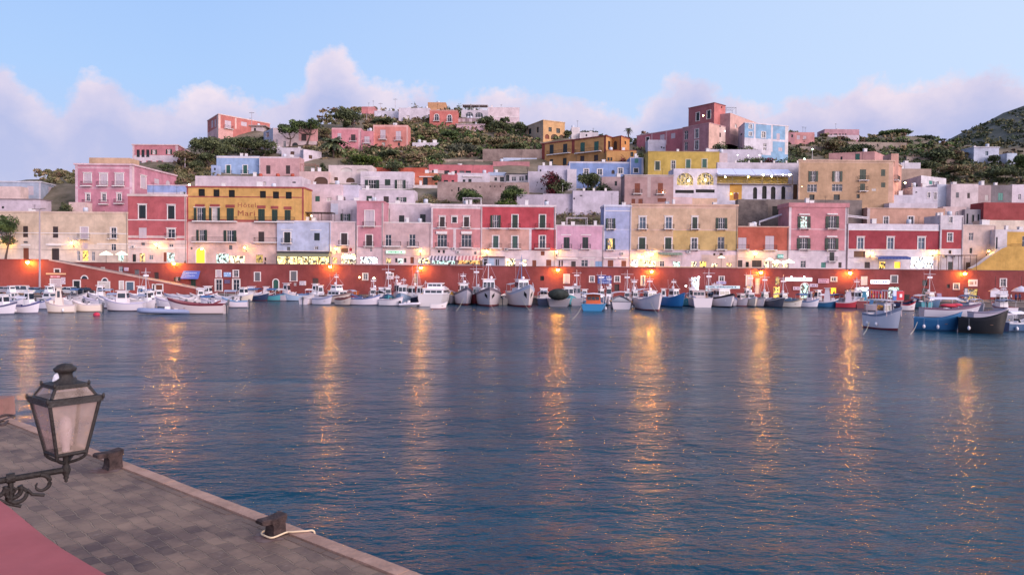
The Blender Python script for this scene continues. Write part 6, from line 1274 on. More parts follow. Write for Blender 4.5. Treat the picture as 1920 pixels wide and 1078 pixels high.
more = [(100, 568), (148, 566), (190, 565), (228, 566), (266, 564), (342, 582), (425, 569), (275, 581), (205, 578), (395, 585), (388, 563), (455, 566), (484, 561), (518, 561), (554, 562), (590, 561), (602, 563), (655, 562), (668, 566), (700, 564), (716, 569), (728, 562), (756, 563), (785, 565), (795, 562), (843, 564), (893, 565), (945, 566), (1020, 566), (1066, 567), (1095, 566),
        (1106, 567), (1142, 566), (1150, 569), (1190, 566), (1203, 568), (1243, 567), (1286, 567), (1298, 569), (1330, 568), (1341, 567), (1372, 569), (1402, 568), (1408, 572), (1435, 569), (1470, 569), (1500, 569), (1535, 570), (1565, 570), (1572, 572), (1605, 570), (1610, 572), (1690, 573), (1725, 574), (1745, 573), (1812, 580), (1880, 590), (1835, 588)]
for i, (x, y) in enumerate(more):
    ad = AD[(i*5) % 16]; cn, cc = CL[(i*3) % 8] if x > 440 else CL[(i % 2)*5]; lm = next(t for l_, t in LM if x < l_)
    kd = rr.choice(['cabin', 'cabin', 'fish', 'wind', 'open']) if x > 440 else rr.choice(['cabin', 'wind', 'wind'])
    if 'tarp' in ad: kd = 'open'
    bow = x > 620 and rr.random() < .75
    boat(f'{ad} {cn} boat {lm}', kd, x, y, rr.uniform(20, 28) if bow else rr.uniform(34, 46), rr.choice([0, 8, -8, 176]) if bow else rr.choice([-80, 75, 82, -72]), cc, rr.choice([None, '5a6a98', '8a3a40', 'd8d0dc']), rr.choice(['5a2c30', '3a3440', '24405c']), bk=2.5, cabin='w' if kd != 'open' else None,
         cover=rr.choice(['4a6c9c', '6c6c7c', 'cdc4d0']) if 'tarp' in ad else None, mast=rr.choice([1.5, 2.6, 3.6, 4.4]) if (kd == 'fish' or 'masted' in ad) else (rr.choice([0, 1.4, 2.2]) if kd == 'cabin' and bow else 0), canopy=rr.choice([None, None, 'dcd4de', '9aa0b8', '4a6c9c']), outb=kd == 'wind', fend=rr.choice([0, 1, 2]), cabh=rr.uniform(1.3, 1.9))
q = MB(); q.ball(Pz(181, 590, .12), .35, plain('c8304c', .5), 10, sx=1.4); q.build('mooring_buoy', label='small red buoy floating at the stern of a cream motorboat', cat='buoy')

# ------------------------------------------------------------------ cars on the left quay
def car(label, px, py, Y, col, ang, Lc=4.2, h=1.5, van=False):
    p = P(px, py, Y); a = R(ang); fx = V((math.cos(a), math.sin(a), 0)); fy = V((-math.sin(a), math.cos(a), 0)); C0 = V((p.x, Y, 1.1))
    def fr(x, y, z): return C0+fx*x+fy*y+V((0, 0, z))
    t = thing('parked_car', label, 'car', C0); m = plain(col, .3); q = MB(); w = .86
    prof = [(-Lc/2, .35), (-Lc/2, .85), (-Lc/2+.2, 1.0), (-Lc*.44 if van else -Lc*.36, h*.97), (-Lc*.2, h), (.1*Lc if not van else .2*Lc, h), (.27*Lc, .98), (Lc*.46, .82), (Lc/2, .6), (Lc/2, .32)]
    s = [[fr(x, -w+(.14 if z > 1.02 else 0), z) for x, z in prof], [fr(x, w-(.14 if z > 1.02 else 0), z) for x, z in prof]]
    q.grid(s, m, smooth=False, closed=True); q.poly(s[0], m); q.poly(s[1][::-1], m); bd = q.build('body', t)
    q = MB()
    for sg in (-1, 1):
        for a0, a1 in ((-.34, -.05), (-.03, .2)):
            q.hexa([fr(Lc*a0, sg*(w-.01), 1.0), fr(Lc*a1+.1, sg*(w-.01), 1.0), fr(Lc*a1+.1, sg*(w+.012), 1.0), fr(Lc*a0, sg*(w+.012), 1.0), fr(Lc*a0+.08, sg*(w-.14), h-.1), fr(Lc*a1-.08, sg*(w-.14), h-.1), fr(Lc*a1-.08, sg*(w-.118), h-.1), fr(Lc*a0+.08, sg*(w-.118), h-.1)], GL)
    q.hexa([fr(.265*Lc+.02, -w+.2, 1.02), fr(.265*Lc+.05, -w+.2, 1.02), fr(.265*Lc+.05, w-.2, 1.02), fr(.265*Lc+.02, w-.2, 1.02), fr(.12*Lc+.02, -w+.25, h-.06), fr(.12*Lc+.05, -w+.25, h-.06), fr(.12*Lc+.05, w-.25, h-.06), fr(.12*Lc+.02, w-.25, h-.06)], GL)
    q.build('window', t)
    for x in (-Lc*.31, Lc*.31):
        for sg in (-1, 1):
            q = MB(); q.tube([fr(x, sg*(w-.12), .32), fr(x, sg*(w+.02), .32)], .32, plain('18181c', .8), 14); wl = q.build('wheel', t)
            q = MB(); q.tube([fr(x, sg*(w+.02), .32), fr(x, sg*(w+.035), .32)], .19, plain('a8a8b0', .3, .8), 10); q.build('rim', wl)
    for sg in (-1, 1):
        q = MB(); q.box(Lc/2-.03, Lc/2+.02, sg*.6-.14, sg*.6+.14, .58, .74, plain('e6e6e6', .2), fr=fr); q.build('headlight', t)
for a in [('silver people carrier parked behind the left edge boats', 42, 545, 141, 'c9c4cc', 15, 4.4, 1.75, True), ('blue grey car behind the street lamp post', 70, 548, 142, '6a7c94', 5, 4.1, 1.4), ('dark maroon car right of the street lamp post', 97, 545, 143, '4a3438', 175, 4.3, 1.5),
          ('white pickup car facing right near the shuttered garage', 133, 545, 143, 'd9d4d6', -20, 4.0, 1.5), ('black car nose right below the arched windows', 158, 547, 142, '22222a', -25, 4.2, 1.4), ('grey car tucked behind the silver carrier at the left edge', 12, 546, 144, '9a94a0', 10, 4.2, 1.45)]: car(*a)
# slack mooring lines from the larger bows to the harbour bed, and bins and crates along the far quay
for x, y, dx, la in [(869, 560, -14, 'slack mooring line off the bow of the broad windscreened fishing boat'), (916, 560, 12, 'slack mooring line off the bow of the wide glazed fishing vessel'), (979, 560, 16, 'slack mooring line off the bow of the blue masted vessel'), (1220, 566, 14, 'slack mooring line off the teal patched boat'), (1090, 576, -18, 'pale mooring line slanting from the orange cabin boat'), (1630, 604, -12, 'mooring line under the excursion boat'), (1720, 604, -14, 'mooring line left of the deep blue boat')]:
    Yb = Pz(x, y+17, 0).y; a = P(x, y, Yb); b = Pz(x+dx, y+24, -.05); md_ = a.lerp(b, .5)-V((0, 0, .25)); q = MB(); q.tube([a, a.lerp(md_, .5)-V((0, 0, .06)), md_, b], .03, plain('b8b09a', .8), 5); q.build('mooring_rope', label=la, cat='rope')
rr = random.Random(4); bx = [(640, 'blue', '3a5e94'), (668, 'orange', 'c86a3a'), (712, 'green', '3f6a50'), (752, 'white', 'd8d0d8'), (846, 'yellow', 'c8a040'), (890, 'grey', '8a8490'), (948, 'red', 'a83c3c'), (1018, 'turquoise', '4a9aa0'), (1090, 'brown', '7a5a48'), (1142, 'pale green', '9ab090'), (1240, 'dark blue', '26365c'), (1338, 'cream', 'd8c8ac'), (1440, 'maroon', '6a2c34'), (1530, 'sand coloured', 'b89c78'), (1700, 'black', '26262c'), (1760, 'lilac', 'a898b8')]
for x, cn, cc in bx:
    p = P(x, 552, 149.5); t = thing('fish_crate_stack', f'stack of {cn} fish crates on the far quay under the red wall', 'crates', (p.x, 149.5, 1.1)); n = rr.choice([3, 4, 5])
    for i in range(n):
        o = rr.uniform(-.06, .06); q = MB(); z = 1.1+i*.3
        q.box(p.x-.42+o, p.x+.42+o, 149.2, 149.8, z, z+.24, plain(cc, .6), taper=-.03); q.box(p.x-.47+o, p.x+.47+o, 149.15, 149.85, z+.24, z+.28, plain(cc, .5)); q.build('crate', t)
# ------------------------------------------------------------------ foreground quay
ZQ = 1.1
E0 = Pz(0, 776, ZQ); E1 = Pz(795, 1080, ZQ); ed = (E0-E1).normalized(); el_ = V((-ed.y, ed.x, 0))   # ed: away along the edge; el_ towards land
if el_.x > 0: el_ = -el_
def Q(s, w, z): return E1+ed*s+el_*w+V((0, 0, z-ZQ))
def pave():
    m, nt, b = newmat('quay_paving'); N = nt.nodes; L = nt.links
    geo = N.new('ShaderNodeNewGeometry'); mp = N.new('ShaderNodeMapping'); mp.inputs['Rotation'].default_value = (0, 0, -math.atan2(ed.y, ed.x)+R(3))
    L.new(geo.outputs['Position'], mp.inputs['Vector'])
    nd = N.new('ShaderNodeTexNoise'); nd.inputs['Scale'].default_value = 1.6; nd.inputs['Detail'].default_value = 3; L.new(geo.outputs['Position'], nd.inputs['Vector'])
    ad = N.new('ShaderNodeVectorMath'); ad.operation = 'MULTIPLY_ADD'; L.new(nd.outputs['Color'], ad.inputs[0]); ad.inputs[1].default_value = (.24, .24, 0); L.new(mp.outputs[0], ad.inputs[2])
    br = N.new('ShaderNodeTexBrick'); L.new(ad.outputs[0], br.inputs['Vector']); br.inputs['Scale'].default_value = 1.0; br.inputs['Brick Width'].default_value = .55; br.inputs['Row Height'].default_value = .34
    br.inputs['Mortar Size'].default_value = .024; br.inputs['Mortar Smooth'].default_value = .6; br.inputs['Bias'].default_value = 0; br.offset = .42; br.squash = 1.0
    br.inputs['Color1'].default_value = (*lin('584440', .85), 1); br.inputs['Color2'].default_value = (*lin('9a7c6a', .85), 1); br.inputs['Mortar'].default_value = (*lin('9c8472', .85), 1)
    n2 = N.new('ShaderNodeTexNoise'); n2.inputs['Scale'].default_value = .45; n2.inputs['Detail'].default_value = 8; n2.inputs['Roughness'].default_value = .65; L.new(geo.outputs['Position'], n2.inputs['Vector'])
    r2 = N.new('ShaderNodeValToRGB'); r2.color_ramp.elements[0].position = .4; r2.color_ramp.elements[1].position = .62
    r2.color_ramp.elements[0].color = (*lin('54464a', .85), 1); r2.color_ramp.elements[1].color = (*lin('b89a84', .85), 1); L.new(n2.outputs['Fac'], r2.inputs['Fac'])
    mx = N.new('ShaderNodeMixRGB'); mx.inputs['Fac'].default_value = .42; L.new(br.outputs['Color'], mx.inputs['Color1']); L.new(r2.outputs['Color'], mx.inputs['Color2'])
    n4 = N.new('ShaderNodeTexNoise'); n4.inputs['Scale'].default_value = 5; n4.inputs['Detail'].default_value = 6; n4.inputs['Roughness'].default_value = .7; L.new(geo.outputs['Position'], n4.inputs['Vector'])
    r4 = N.new('ShaderNodeValToRGB'); r4.color_ramp.elements[0].position = .6; r4.color_ramp.elements[1].position = .74; r4.color_ramp.elements[0].color = (0, 0, 0, 1); r4.color_ramp.elements[1].color = (.5, .5, .5, 1); L.new(n4.outputs['Fac'], r4.inputs['Fac'])
    mx2 = N.new('ShaderNodeMixRGB'); L.new(r4.outputs['Color'], mx2.inputs['Fac']); L.new(mx.outputs[0], mx2.inputs['Color1']); mx2.inputs['Color2'].default_value = (*lin('b8a49a', .8), 1)
    L.new(mx2.outputs[0], b.inputs['Base Color']); b.inputs['Roughness'].default_value = .72; b.inputs['Specular IOR Level'].default_value = .35
    n3 = N.new('ShaderNodeTexNoise'); n3.inputs['Scale'].default_value = 11; n3.inputs['Detail'].default_value = 5; L.new(geo.outputs['Position'], n3.inputs['Vector'])
    mm = N.new('ShaderNodeMath'); mm.operation = 'MULTIPLY_ADD'; L.new(n3.outputs['Fac'], mm.inputs[0]); mm.inputs[1].default_value = .35; L.new(br.outputs['Fac'], mm.inputs[2])
    m3 = N.new('ShaderNodeMath'); m3.operation = 'MULTIPLY_ADD'; L.new(n2.outputs['Fac'], m3.inputs[0]); m3.inputs[1].default_value = -1.0; L.new(mm.outputs[0], m3.inputs[2])
    bp = N.new('ShaderNodeBump'); bp.invert = True; bp.inputs['Strength'].default_value = 1; bp.inputs['Distance'].default_value = .035; L.new(m3.outputs[0], bp.inputs['Height']); L.new(bp.outputs[0], b.inputs['Normal'])
    return m
mb = MB(); pv = pave()
mb.hexa([Q(-25, .42, -2), Q(90, .42, -2), Q(90, 40, -2), Q(-25, 40, -2), Q(-25, .42, ZQ), Q(90, .42, ZQ), Q(90, 40, ZQ), Q(-25, 40, ZQ)], pv)
mb.build('near_quay', kind='structure')
KS = mottled('c89a84', k=.85, var=.25, scale=1.5, dirt=.5, streak=False, bump=.5, fine=9)
mb = MB(); s = -20.0; rr = random.Random(3)
while s < 60:
    Ls = 1.3+rr.random()*.6; dz = rr.random()*.012; dw = rr.random()*.02
    a, b = s+.008, s+Ls-.008
    mb.hexa([Q(a, -.02+dw, -1), Q(b, -.02+dw, -1), Q(b, .43, -1), Q(a, .43, -1), Q(a, .02+dw, ZQ+.035+dz), Q(b, .02+dw, ZQ+.035+dz), Q(b, .40, ZQ+.035+dz), Q(a, .40, ZQ+.035+dz)], KS); s += Ls
mb.build('quay_kerb', kind='structure')
# worn inner course of small setts against the kerb
mb = MB(); s = -10.0
while s < 50:
    Ls = .25+rr.random()*.5
    if rr.random() < .75: mb.hexa([Q(s, .45, 1.0), Q(s+Ls-.03, .45, 1.0), Q(s+Ls-.03, .62+rr.random()*.05, 1.0), Q(s, .62, 1.0), Q(s, .45, ZQ+.012), Q(s+Ls-.03, .45, ZQ+.012), Q(s+Ls-.03, .62, ZQ+.012), Q(s, .62, ZQ+.012)], mottled('8c6f60', k=.75, var=.3, streak=False, fine=9))
    s += Ls
mb.build('kerb_setts', kind='structure')
# rust stains are in the iron bollards' own washers; bollards
RUST = mottled('5a3a34', k=.6, var=.45, scale=5, dirt=.5, h2='2e2426', streak=False, rough=.75, bump=.5, fine=25)
def rust_stain():
    m, nt, b = newmat('rust_stained_stone'); N = nt.nodes; L = nt.links
    geo = N.new('ShaderNodeNewGeometry'); n = N.new('ShaderNodeTexNoise'); n.inputs['Scale'].default_value = 4; n.inputs['Detail'].default_value = 6; L.new(geo.outputs['Position'], n.inputs['Vector'])
    r = N.new('ShaderNodeValToRGB'); r.color_ramp.elements[0].position = .4; r.color_ramp.elements[1].position = .65; r.color_ramp.elements[0].color = (*lin('6e4a42', .75), 1); r.color_ramp.elements[1].color = (*lin('8c7470', .8), 1)
    L.new(n.outputs['Fac'], r.inputs['Fac']); L.new(r.outputs[0], b.inputs['Base Color']); b.inputs['Roughness'].default_value = .8; return m
def bollard(label, px, py, sc, group='iron mooring bollards along the near quay'):
    c = Pz(px, py, ZQ); s = (c-E1).dot(ed); w = (c-E1).dot(el_)
    t = thing('mooring_bollard', label, 'bollard', c, group)
    def fr(x, y, z): return c+el_*x*sc+ed*y*sc+V((0, 0, z*sc))
    q = MB()
    # square post with splayed foot, waisted, under a slab head with a long horn towards the land and a lip towards the water
    prof = [(-.29, .2, .0), (-.26, .17, .05), (-.25, .15, .1), (-.25, .14, .34), (-.27, .2, .44)]
    rows = []
    for a, b, z in prof:
        k = .2 if z > .1 else .22 if z > .02 else .24
        rows.append([fr(a, -k, z), fr(b, -k, z), fr(b, k, z), fr(a, k, z)])
    q.grid(rows, RUST, smooth=False, closed=True); q.poly(rows[-1], RUST); q.build('post', t)
    q = MB(); pts = [(-.26, .60, .42), (-.17, .545, .44), (0, .525, .42), (.2, .535, .43), (.42, .55, .42), (.47, .53, .44), (.48, .48, .44)]
    top = []; bot = []
    up = [(-.29, .60), (-.16, .575), (.02, .545), (.25, .55), (.44, .565), (.49, .53)]
    dn = [(-.27, .44), (-.16, .43), (.02, .42), (.22, .41), (.42, .41), (.48, .44)]
    rows = []
    for (x, zt), (x2, zb) in zip(up, dn):
        k = .23 if x < .2 else .18
        rows.append([fr(x2, -k, zb), fr(x2, k, zb), fr(x, k, zt-.03), fr(x, k*.8, zt), fr(x, -k*.8, zt), fr(x, -k, zt-.03)])
    q.grid(rows, RUST, smooth=False, closed=True); q.poly(rows[0][::-1], RUST); q.poly(rows[-1], RUST); q.build('head', t)
    q = MB(); rg = random.Random(int(px)); pp = [c+el_*(.12+(.42+.12*rg.random())*math.cos(a))*sc+ed*((.40+.15*rg.random())*math.sin(a))*sc+V((0, 0, .006)) for a in [i*math.pi/9 for i in range(18)]]
    q.poly(pp, rust_stain()); q.build('rust_stain', t)
    return c, fr
bollard('nearer rusty mooring bollard with a pale rope round its foot', 514, 1003, .82)
bollard('rusty mooring bollard behind the lantern, without a rope', 209, 878, .98)
c, fr_ = Pz(514, 1003, ZQ), None
def rope(label, pts, r, mat):
    P_ = [V(p) for p in pts]; sm = []
    for i in range(len(P_)-1):
        p0 = P_[max(0, i-1)]; p1 = P_[i]; p2 = P_[i+1]; p3 = P_[min(len(P_)-1, i+2)]
        for k in range(6):
            t = k/6; sm.append(.5*((2*p1)+(p2-p0)*t+(2*p0-5*p1+4*p2-p3)*t*t+(3*p1-p0-3*p2+p3)*t**3))
    sm.append(P_[-1]); q = MB(); q.tube(sm, r, mat, 8); return q.build('mooring_rope', label=label, cat='rope')
def bp(x, y, z): return c+el_*x*.9+ed*y*.9+V((0, 0, z))
rope('pale yellowish rope looped round the nearer bollard and led over the kerb', [bp(-.2, .2, .1), bp(.05, .26, .09), bp(.25, .2, .07), bp(.27, -.05, .055), bp(.22, -.24, .05), bp(0, -.25, .06), bp(-.22, -.24, .07), bp(-.32, -.36, .08), Q((c-E1).dot(ed)-.5, .14, ZQ+.08), Q((c-E1).dot(ed)-.58, -.03, ZQ+.06), Q((c-E1).dot(ed)-.6, -.07, ZQ-.1), Q((c-E1).dot(ed)-.62, -.1, ZQ-.6)], .022, plain('e0c8a8', .8))
# stone block and chain at the far left of the quay
c2 = Pz(2, 777, ZQ); q = MB()
q.box(c2.x-.9, c2.x+.34, c2.y-.4, c2.y+.4, ZQ-.05, ZQ+.72, mottled('a87468', k=.85, streak=False, var=.25, dirt=.5), taper=.03); q.build('stone_block', label='pinkish stone block standing on the quay edge at the left', cat='block')
rope('dark tangled mooring ropes before the stone block', [Pz(-10, 786, ZQ+.05), Pz(4, 779, ZQ+.12), Pz(16, 778, ZQ+.05), Pz(27, 780, ZQ+.04), Pz(12, 785, ZQ+.04), Pz(-4, 792, ZQ+.04), Pz(6, 797, ZQ+.03), Pz(15, 789, ZQ+.03)], .05, plain('4a3c3c', .9))

# ------------------------------------------------------------------ pink parapet close to the camera
ZP = 6.0; PK = mottled('c45c60', k=.84, var=.12, scale=1.6, dirt=.25, streak=False, bump=.06, fine=8)
edge_px = [(-400, 760), (-200, 838), (0, 925), (30, 946), (62, 972), (95, 998), (130, 1022), (175, 1048), (228, 1078), (300, 1125), (420, 1230)]
pts = [Pz(x, y, ZP) for x, y in edge_px]
mb = MB(); out_ = []
for i, p in enumerate(pts):
    d = (pts[min(i+1, len(pts)-1)]-pts[max(i-1, 0)]).normalized(); n = V((-d.y, d.x, 0)); n = n if n.y > 0 or n.x > .5 else -n; out_.append(n)
rows = []
for w, z in ((1.0, 5.999), (.10, ZP), (.03, ZP-.012), (0, ZP-.05), (0, 3.5), (0, 1.0)):
    rows.append([V((p.x, p.y, 0))-n*w+V((0, 0, z)) for p, n in zip(pts, out_)])
mb.grid(rows[:5], PK, smooth=True); mb.grid(rows[4:], PK)
inn = rows[0]; base = [V((q.x-3.5, q.y-6, z)) if False else V((q.x*1.0-2.2, q.y-3.2, q.z)) for q in inn]
mb.grid([base, inn], PK)
mb.build('parapet', label='smooth pink plastered parapet filling the lower left corner', cat='wall')

# ------------------------------------------------------------------ lantern on a scrolled bracket
IR2 = mottled('30221f', k=.5, var=.3, scale=6, dirt=.3, streak=False, rough=.55, bump=.3, fine=40)
DL = 6.3; base = P(123.5, 846, DL); top = P(123.5, 752, DL)
lt = thing('lantern', 'unlit iron lantern with frosted panes on a scrolled arm at the lower left', 'lantern', base)
th0 = math.atan2(-.917, -.4)+R(30.9); ppm = FP/DL
def ring(r, z, cxx=None): return [V((base.x, base.y, z))+V((r*math.cos(th0+math.pi/2*i), r*math.sin(th0+math.pi/2*i), 0)) for i in range(4)]
zb, zt = base.z, top.z; rb, rt = 36/ppm, 60/ppm
A0, A1 = ring(rb, zb), ring(rt, zt); q = MB()
for i in range(4):
    j = (i+1) % 4
    q.tube([A0[i], A1[i]], .017, IR2, 4); q.tube([A0[i], A0[j]], .018, IR2, 4)
    q.tube([A0[i], A0[i]-V((0, 0, .035))], .012, IR2, 5)
q.build('frame', lt)
fm = bpy.data.materials.new('frosted_pane'); fm.use_nodes = True; nt_ = fm.node_tree; b_ = nt_.nodes['Principled BSDF']
b_.inputs['Base Color'].default_value = (*lin('cdb4a8', .85), 1); b_.inputs['Roughness'].default_value = .25
tr = nt_.nodes.new('ShaderNodeBsdfTransparent'); tr.inputs['Color'].default_value = (.95, .9, .92, 1); mxs = nt_.nodes.new('ShaderNodeMixShader')
ns = nt_.nodes.new('ShaderNodeTexNoise'); ns.inputs['Scale'].default_value = 6; ns.inputs['Detail'].default_value = 4; g_ = nt_.nodes.new('ShaderNodeNewGeometry'); nt_.links.new(g_.outputs['Position'], ns.inputs['Vector'])
mr = nt_.nodes.new('ShaderNodeMapRange'); nt_.links.new(ns.outputs['Fac'], mr.inputs[0]); mr.inputs[1].default_value = .3; mr.inputs[2].default_value = .7; mr.inputs[3].default_value = .3; mr.inputs[4].default_value = .6
nt_.links.new(mr.outputs[0], mxs.inputs['Fac']); nt_.links.new(tr.outputs[0], mxs.inputs[1]); nt_.links.new(b_.outputs[0], mxs.inputs[2]); nt_.links.new(mxs.outputs[0], nt_.nodes['Material Output'].inputs['Surface'])
for i in range(4):
    j = (i+1) % 4; q = MB(); q.poly([A0[i].lerp(A0[j], .04), A0[i].lerp(A0[j], .96), A1[i].lerp(A1[j], .96), A1[i].lerp(A1[j], .04)], fm); q.build('pane', lt)
# eaves, glazed roof, crown and mushroom vent
q = MB(); E_a, E_b, E_c = ring(rt*1.13, zt), ring(rt*1.1, zt+.05), ring(rt*.93, zt+.055)
q.grid([ring(rt*.95, zt-.005), E_a, E_b, E_c], IR2, smooth=False, closed=True)
for p_ in E_a: q.ball(p_+V((0, 0, .045)), .014, IR2, 6, sz=1.8)
q.build('eaves', lt)
zr = P(123, 724, DL).z; rr1 = 41/ppm
T0, T1 = ring(rt*.9, zt+.055), ring(rr1, zr); q = MB()
for i in range(4): q.tube([T0[i], T1[i]], .014, IR2, 4)
q.build('roof_frame', lt)
for i in range(4): j = (i+1) % 4; q = MB(); q.poly([T0[i], T0[j], T1[j], T1[i]], fm); q.build('roof_pane', lt)
q = MB(); q.grid([ring(rr1*.9, zr-.01), ring(rr1*1.06, zr), ring(rr1*1.02, zr+.03), ring(rr1*.45, zr+.045)], IR2, smooth=False, closed=True)
for p_ in ring(rr1*1.03, zr+.03): q.ball(p_, .013, IR2, 6, sz=1.8)
q.build('crown', lt)
u_ = 1/ppm; cz = V((base.x, base.y, 0)); q = MB()
q.lathe(cz+V((0, 0, zr)), [(26*u_, .03), (18*u_, .055), (14*u_, .075), (12*u_, .095), (13*u_, .12), (17*u_, .125), (19*u_, .14), (19.5*u_, .155), (15*u_, .17), (12*u_, .185), (5*u_, .195), (.002, .197)], IR2, 20); q.build('vent', lt)
q = MB(); w0 = cz+V((-.055, -.06, zr+.05)); q.poly([w0+V(a) for a in ((-.02, 0, 0), (.03, -.01, -.015), (.04, 0, .03), (.02, .01, .075), (-.005, 0, .05))], plain('dcdce6', .6)); q.poly([w0+V(a)+V((0, .004, 0)) for a in ((-.005, 0, .05), (.02, .01, .075), (.04, 0, .03), (.03, -.01, -.015), (-.02, 0, 0))], plain('dcdce6', .6)); q.build('paper_scrap', lt)
# cradle of four curved arms on a stem, bulb holder inside
q = MB(); zs = P(123.5, 880, DL).z
for i in range(4):
    a = A0[i]; ax = cz+V((0, 0, 0)); pp = []
    for k in range(9):
        t = k/8; r_ = rb*(1-t)*.95+.012; bulge = .035*math.sin(math.pi*t); z = zb-(zb-zs)*.62*(t**.75); d = (a-V((base.x, base.y, a.z))).normalized()
        pp.append(V((base.x, base.y, z))+d*(r_+bulge))
    q.tube(pp, .013, IR2, 6)
q.build('cradle', lt)
q = MB(); q.lathe(cz+V((0, 0, zs)), [(.002, -.11), (.014, -.10), (.012, -.085), (.022, -.07), (.018, -.055), (.03, -.03), (.036, 0), (.03, .03), (.02, .05), (.024, .1), (.03, .13), (.03, zb-zs), (.002, zb-zs+.01)], IR2, 14); q.build('stem', lt)
q = MB(); q.lathe(cz+V((0, 0, zb)), [(.03, 0), (.03, .06), (.045, .1), (.05, .2), (.04, .28), (.002, .31)], plain('e6d6d8', .3), 12); q.build('bulb', lt)
# arm and scrolls
a1 = V((base.x, base.y, zs)); a0 = P(-60, 911, 5.9); q = MB(); q.tube([a0, a1], .026, IR2, 10)
for f in (.52, .54): pass
cl = a1.lerp(P(20, 896, 6.05), 1.0); dirv = (a1-a0).normalized()
q.tube([cl-dirv*.03, cl+dirv*.03], .042, IR2, 10); q.build('arm', lt)
def spiral(c, r0, r1, a0_, turns, r=.012):
    r0 *= .85; r1 *= .85
    pts = []
    for k in range(26):
        t = k/25; a = a0_+turns*2*math.pi*t; rr_ = r0+(r1-r0)*t; pts.append(c+dirv*(rr_*math.cos(a))+V((0, 0, rr_*math.sin(a))))
    q = MB(); q.tube(pts, lambda t: .015*(1-t)+.007, IR2, 7); q.build('scroll', lt)
ss = FP/6.05
spiral(cl+dirv*(48/ss)+V((0, 0, -22/ss)), 22/ss, 7/ss, math.pi*.5, -.85)
spiral(cl+dirv*(12/ss)+V((0, 0, -32/ss)), 24/ss, 6/ss, math.pi*.75, 1.35)
spiral(cl+dirv*(2/ss)+V((0, 0, -26/ss)), 18/ss, 5/ss, math.pi*.2, -1.2)
spiral(cl-dirv*(22/ss)+V((0, 0, -18/ss)), 17/ss, 4/ss, math.pi*.1, -1.0)
q = MB(); q.tube([cl+dirv*(26/ss)+V((0, 0, -27/ss)), cl+dirv*(34/ss)+V((0, 0, -38/ss)), cl+dirv*(54/ss)+V((0, 0, -44/ss))], .014, IR2, 6); q.tube([cl+dirv*(-30/ss)+V((0, 0, -30/ss)), cl+V((0, 0, -50/ss)), cl+dirv*(16/ss)+V((0, 0, -57/ss))], .014, IR2, 6); q.tube([cl, cl+V((0, 0, -44/ss))], .02, IR2, 6); q.build('scroll_tie', lt)
q = MB(); q.box(a0.x-.5, a0.x+.02, a0.y-.1, a0.y+.1, a0.z-.35, a0.z+.1, IR2); q.build('wall_plate', lt)
# ------------------------------------------------------------------ vegetation
nr = np.random.RandomState(5)
class Leaves:
    def __init__(s): s.v = []; s.m = []; s.mats = []
    def add(s, cen, nrm_size, mats, jitter=1.0, flat=0):
        """cen: (n,3) leaf centres; nrm_size: leaf size; small random quads"""
        n = len(cen)
        a = nr.normal(size=(n, 3)); a /= np.linalg.norm(a, axis=1)[:, None]
        b = np.cross(a, nr.normal(size=(n, 3))); b /= np.linalg.norm(b, axis=1)[:, None]
        if flat: a[:, 2] *= 1-flat; b[:, 2] *= 1-flat
        sz = nrm_size*(.6+.8*nr.rand(n))[:, None]; a = a*sz; b = b*sz*.6
        q = np.stack([cen-a, cen-b*.9, cen+a, cen+b], 1).reshape(-1, 3); s.v.append(q)
        for mt in mats:
            if mt not in s.mats: s.mats.append(mt)
        ids = np.array([s.mats.index(mt) for mt in mats])
        cl = (np.sin(cen[:, 0]*1.3+cen[:, 2]*1.9)+np.sin(cen[:, 2]*2.3+cen[:, 1]))*.25+.5+nr.normal(size=n)*.13
        s.m.append(ids[np.clip((cl*len(mats)).astype(int), 0, len(mats)-1)])
    def build(s, name, parent=None, **kw):
        v = np.concatenate(s.v); n = len(v)//4; lo = v.min(0); hi = v.max(0); og = (lo+hi)/2
        if parent is None: og[2] = lo[2]
        me = bpy.data.meshes.new(name); me.vertices.add(len(v)); me.vertices.foreach_set('co', (v-og).ravel()); me.loops.add(n*4); me.loops.foreach_set('vertex_index', np.arange(n*4))
        me.polygons.add(n); me.polygons.foreach_set('loop_start', np.arange(n)*4); me.polygons.foreach_set('loop_total', np.full(n, 4))
        for mt in s.mats: me.materials.append(mt)
        me.polygons.foreach_set('material_index', np.concatenate(s.m)); me.update(); me.validate()
        o = bpy.data.objects.new(name, me); COL.objects.link(o)
        po = np.array(WO[parent.name]) if parent else np.zeros(3)
        if parent: o.parent = parent
        o.location = tuple(og-po); WO[o.name] = tuple(og); tag(o, **{k_: v_ for k_, v_ in kw.items()}); return o
def blob(c, rx, ry, rz, n, shell=.55, lumps=7):
    """points through an uneven crown made of many lumps"""
    c = np.array(c); out = []
    for i in range(lumps):
        d = nr.normal(size=3); d /= np.linalg.norm(d); d[2] = abs(d[2])*1.25-.55
        lc = d*(.62*nr.rand()**.4); lr = .30+.28*nr.rand(); k = n//lumps
        u = nr.normal(size=(k, 3)); u /= np.linalg.norm(u, axis=1)[:, None]; r = (shell+(1-shell)*nr.rand(k))[:, None]*lr
        out.append(lc+u*r)
    p = np.concatenate(out); return c+p*np.array([rx, ry, rz])
DG = [leafmat('444c38'), leafmat('565e44'), leafmat('6c7250')]; PG = [leafmat('3c4a30'), leafmat('546440'), leafmat('6a7a4a')]
BG = [leafmat('6c6a4c'), leafmat('7e785a'), leafmat('9a866a'), leafmat('74704e'), leafmat('7c6456')]; RG = [leafmat('5a2a34'), leafmat('7a3440'), leafmat('3a2e26')]; YG = [leafmat('4c5c2e'), leafmat('647238'), leafmat('3a4826')]
GGm = [leafmat('55564c'), leafmat('6a6a58'), leafmat('464a3e')]
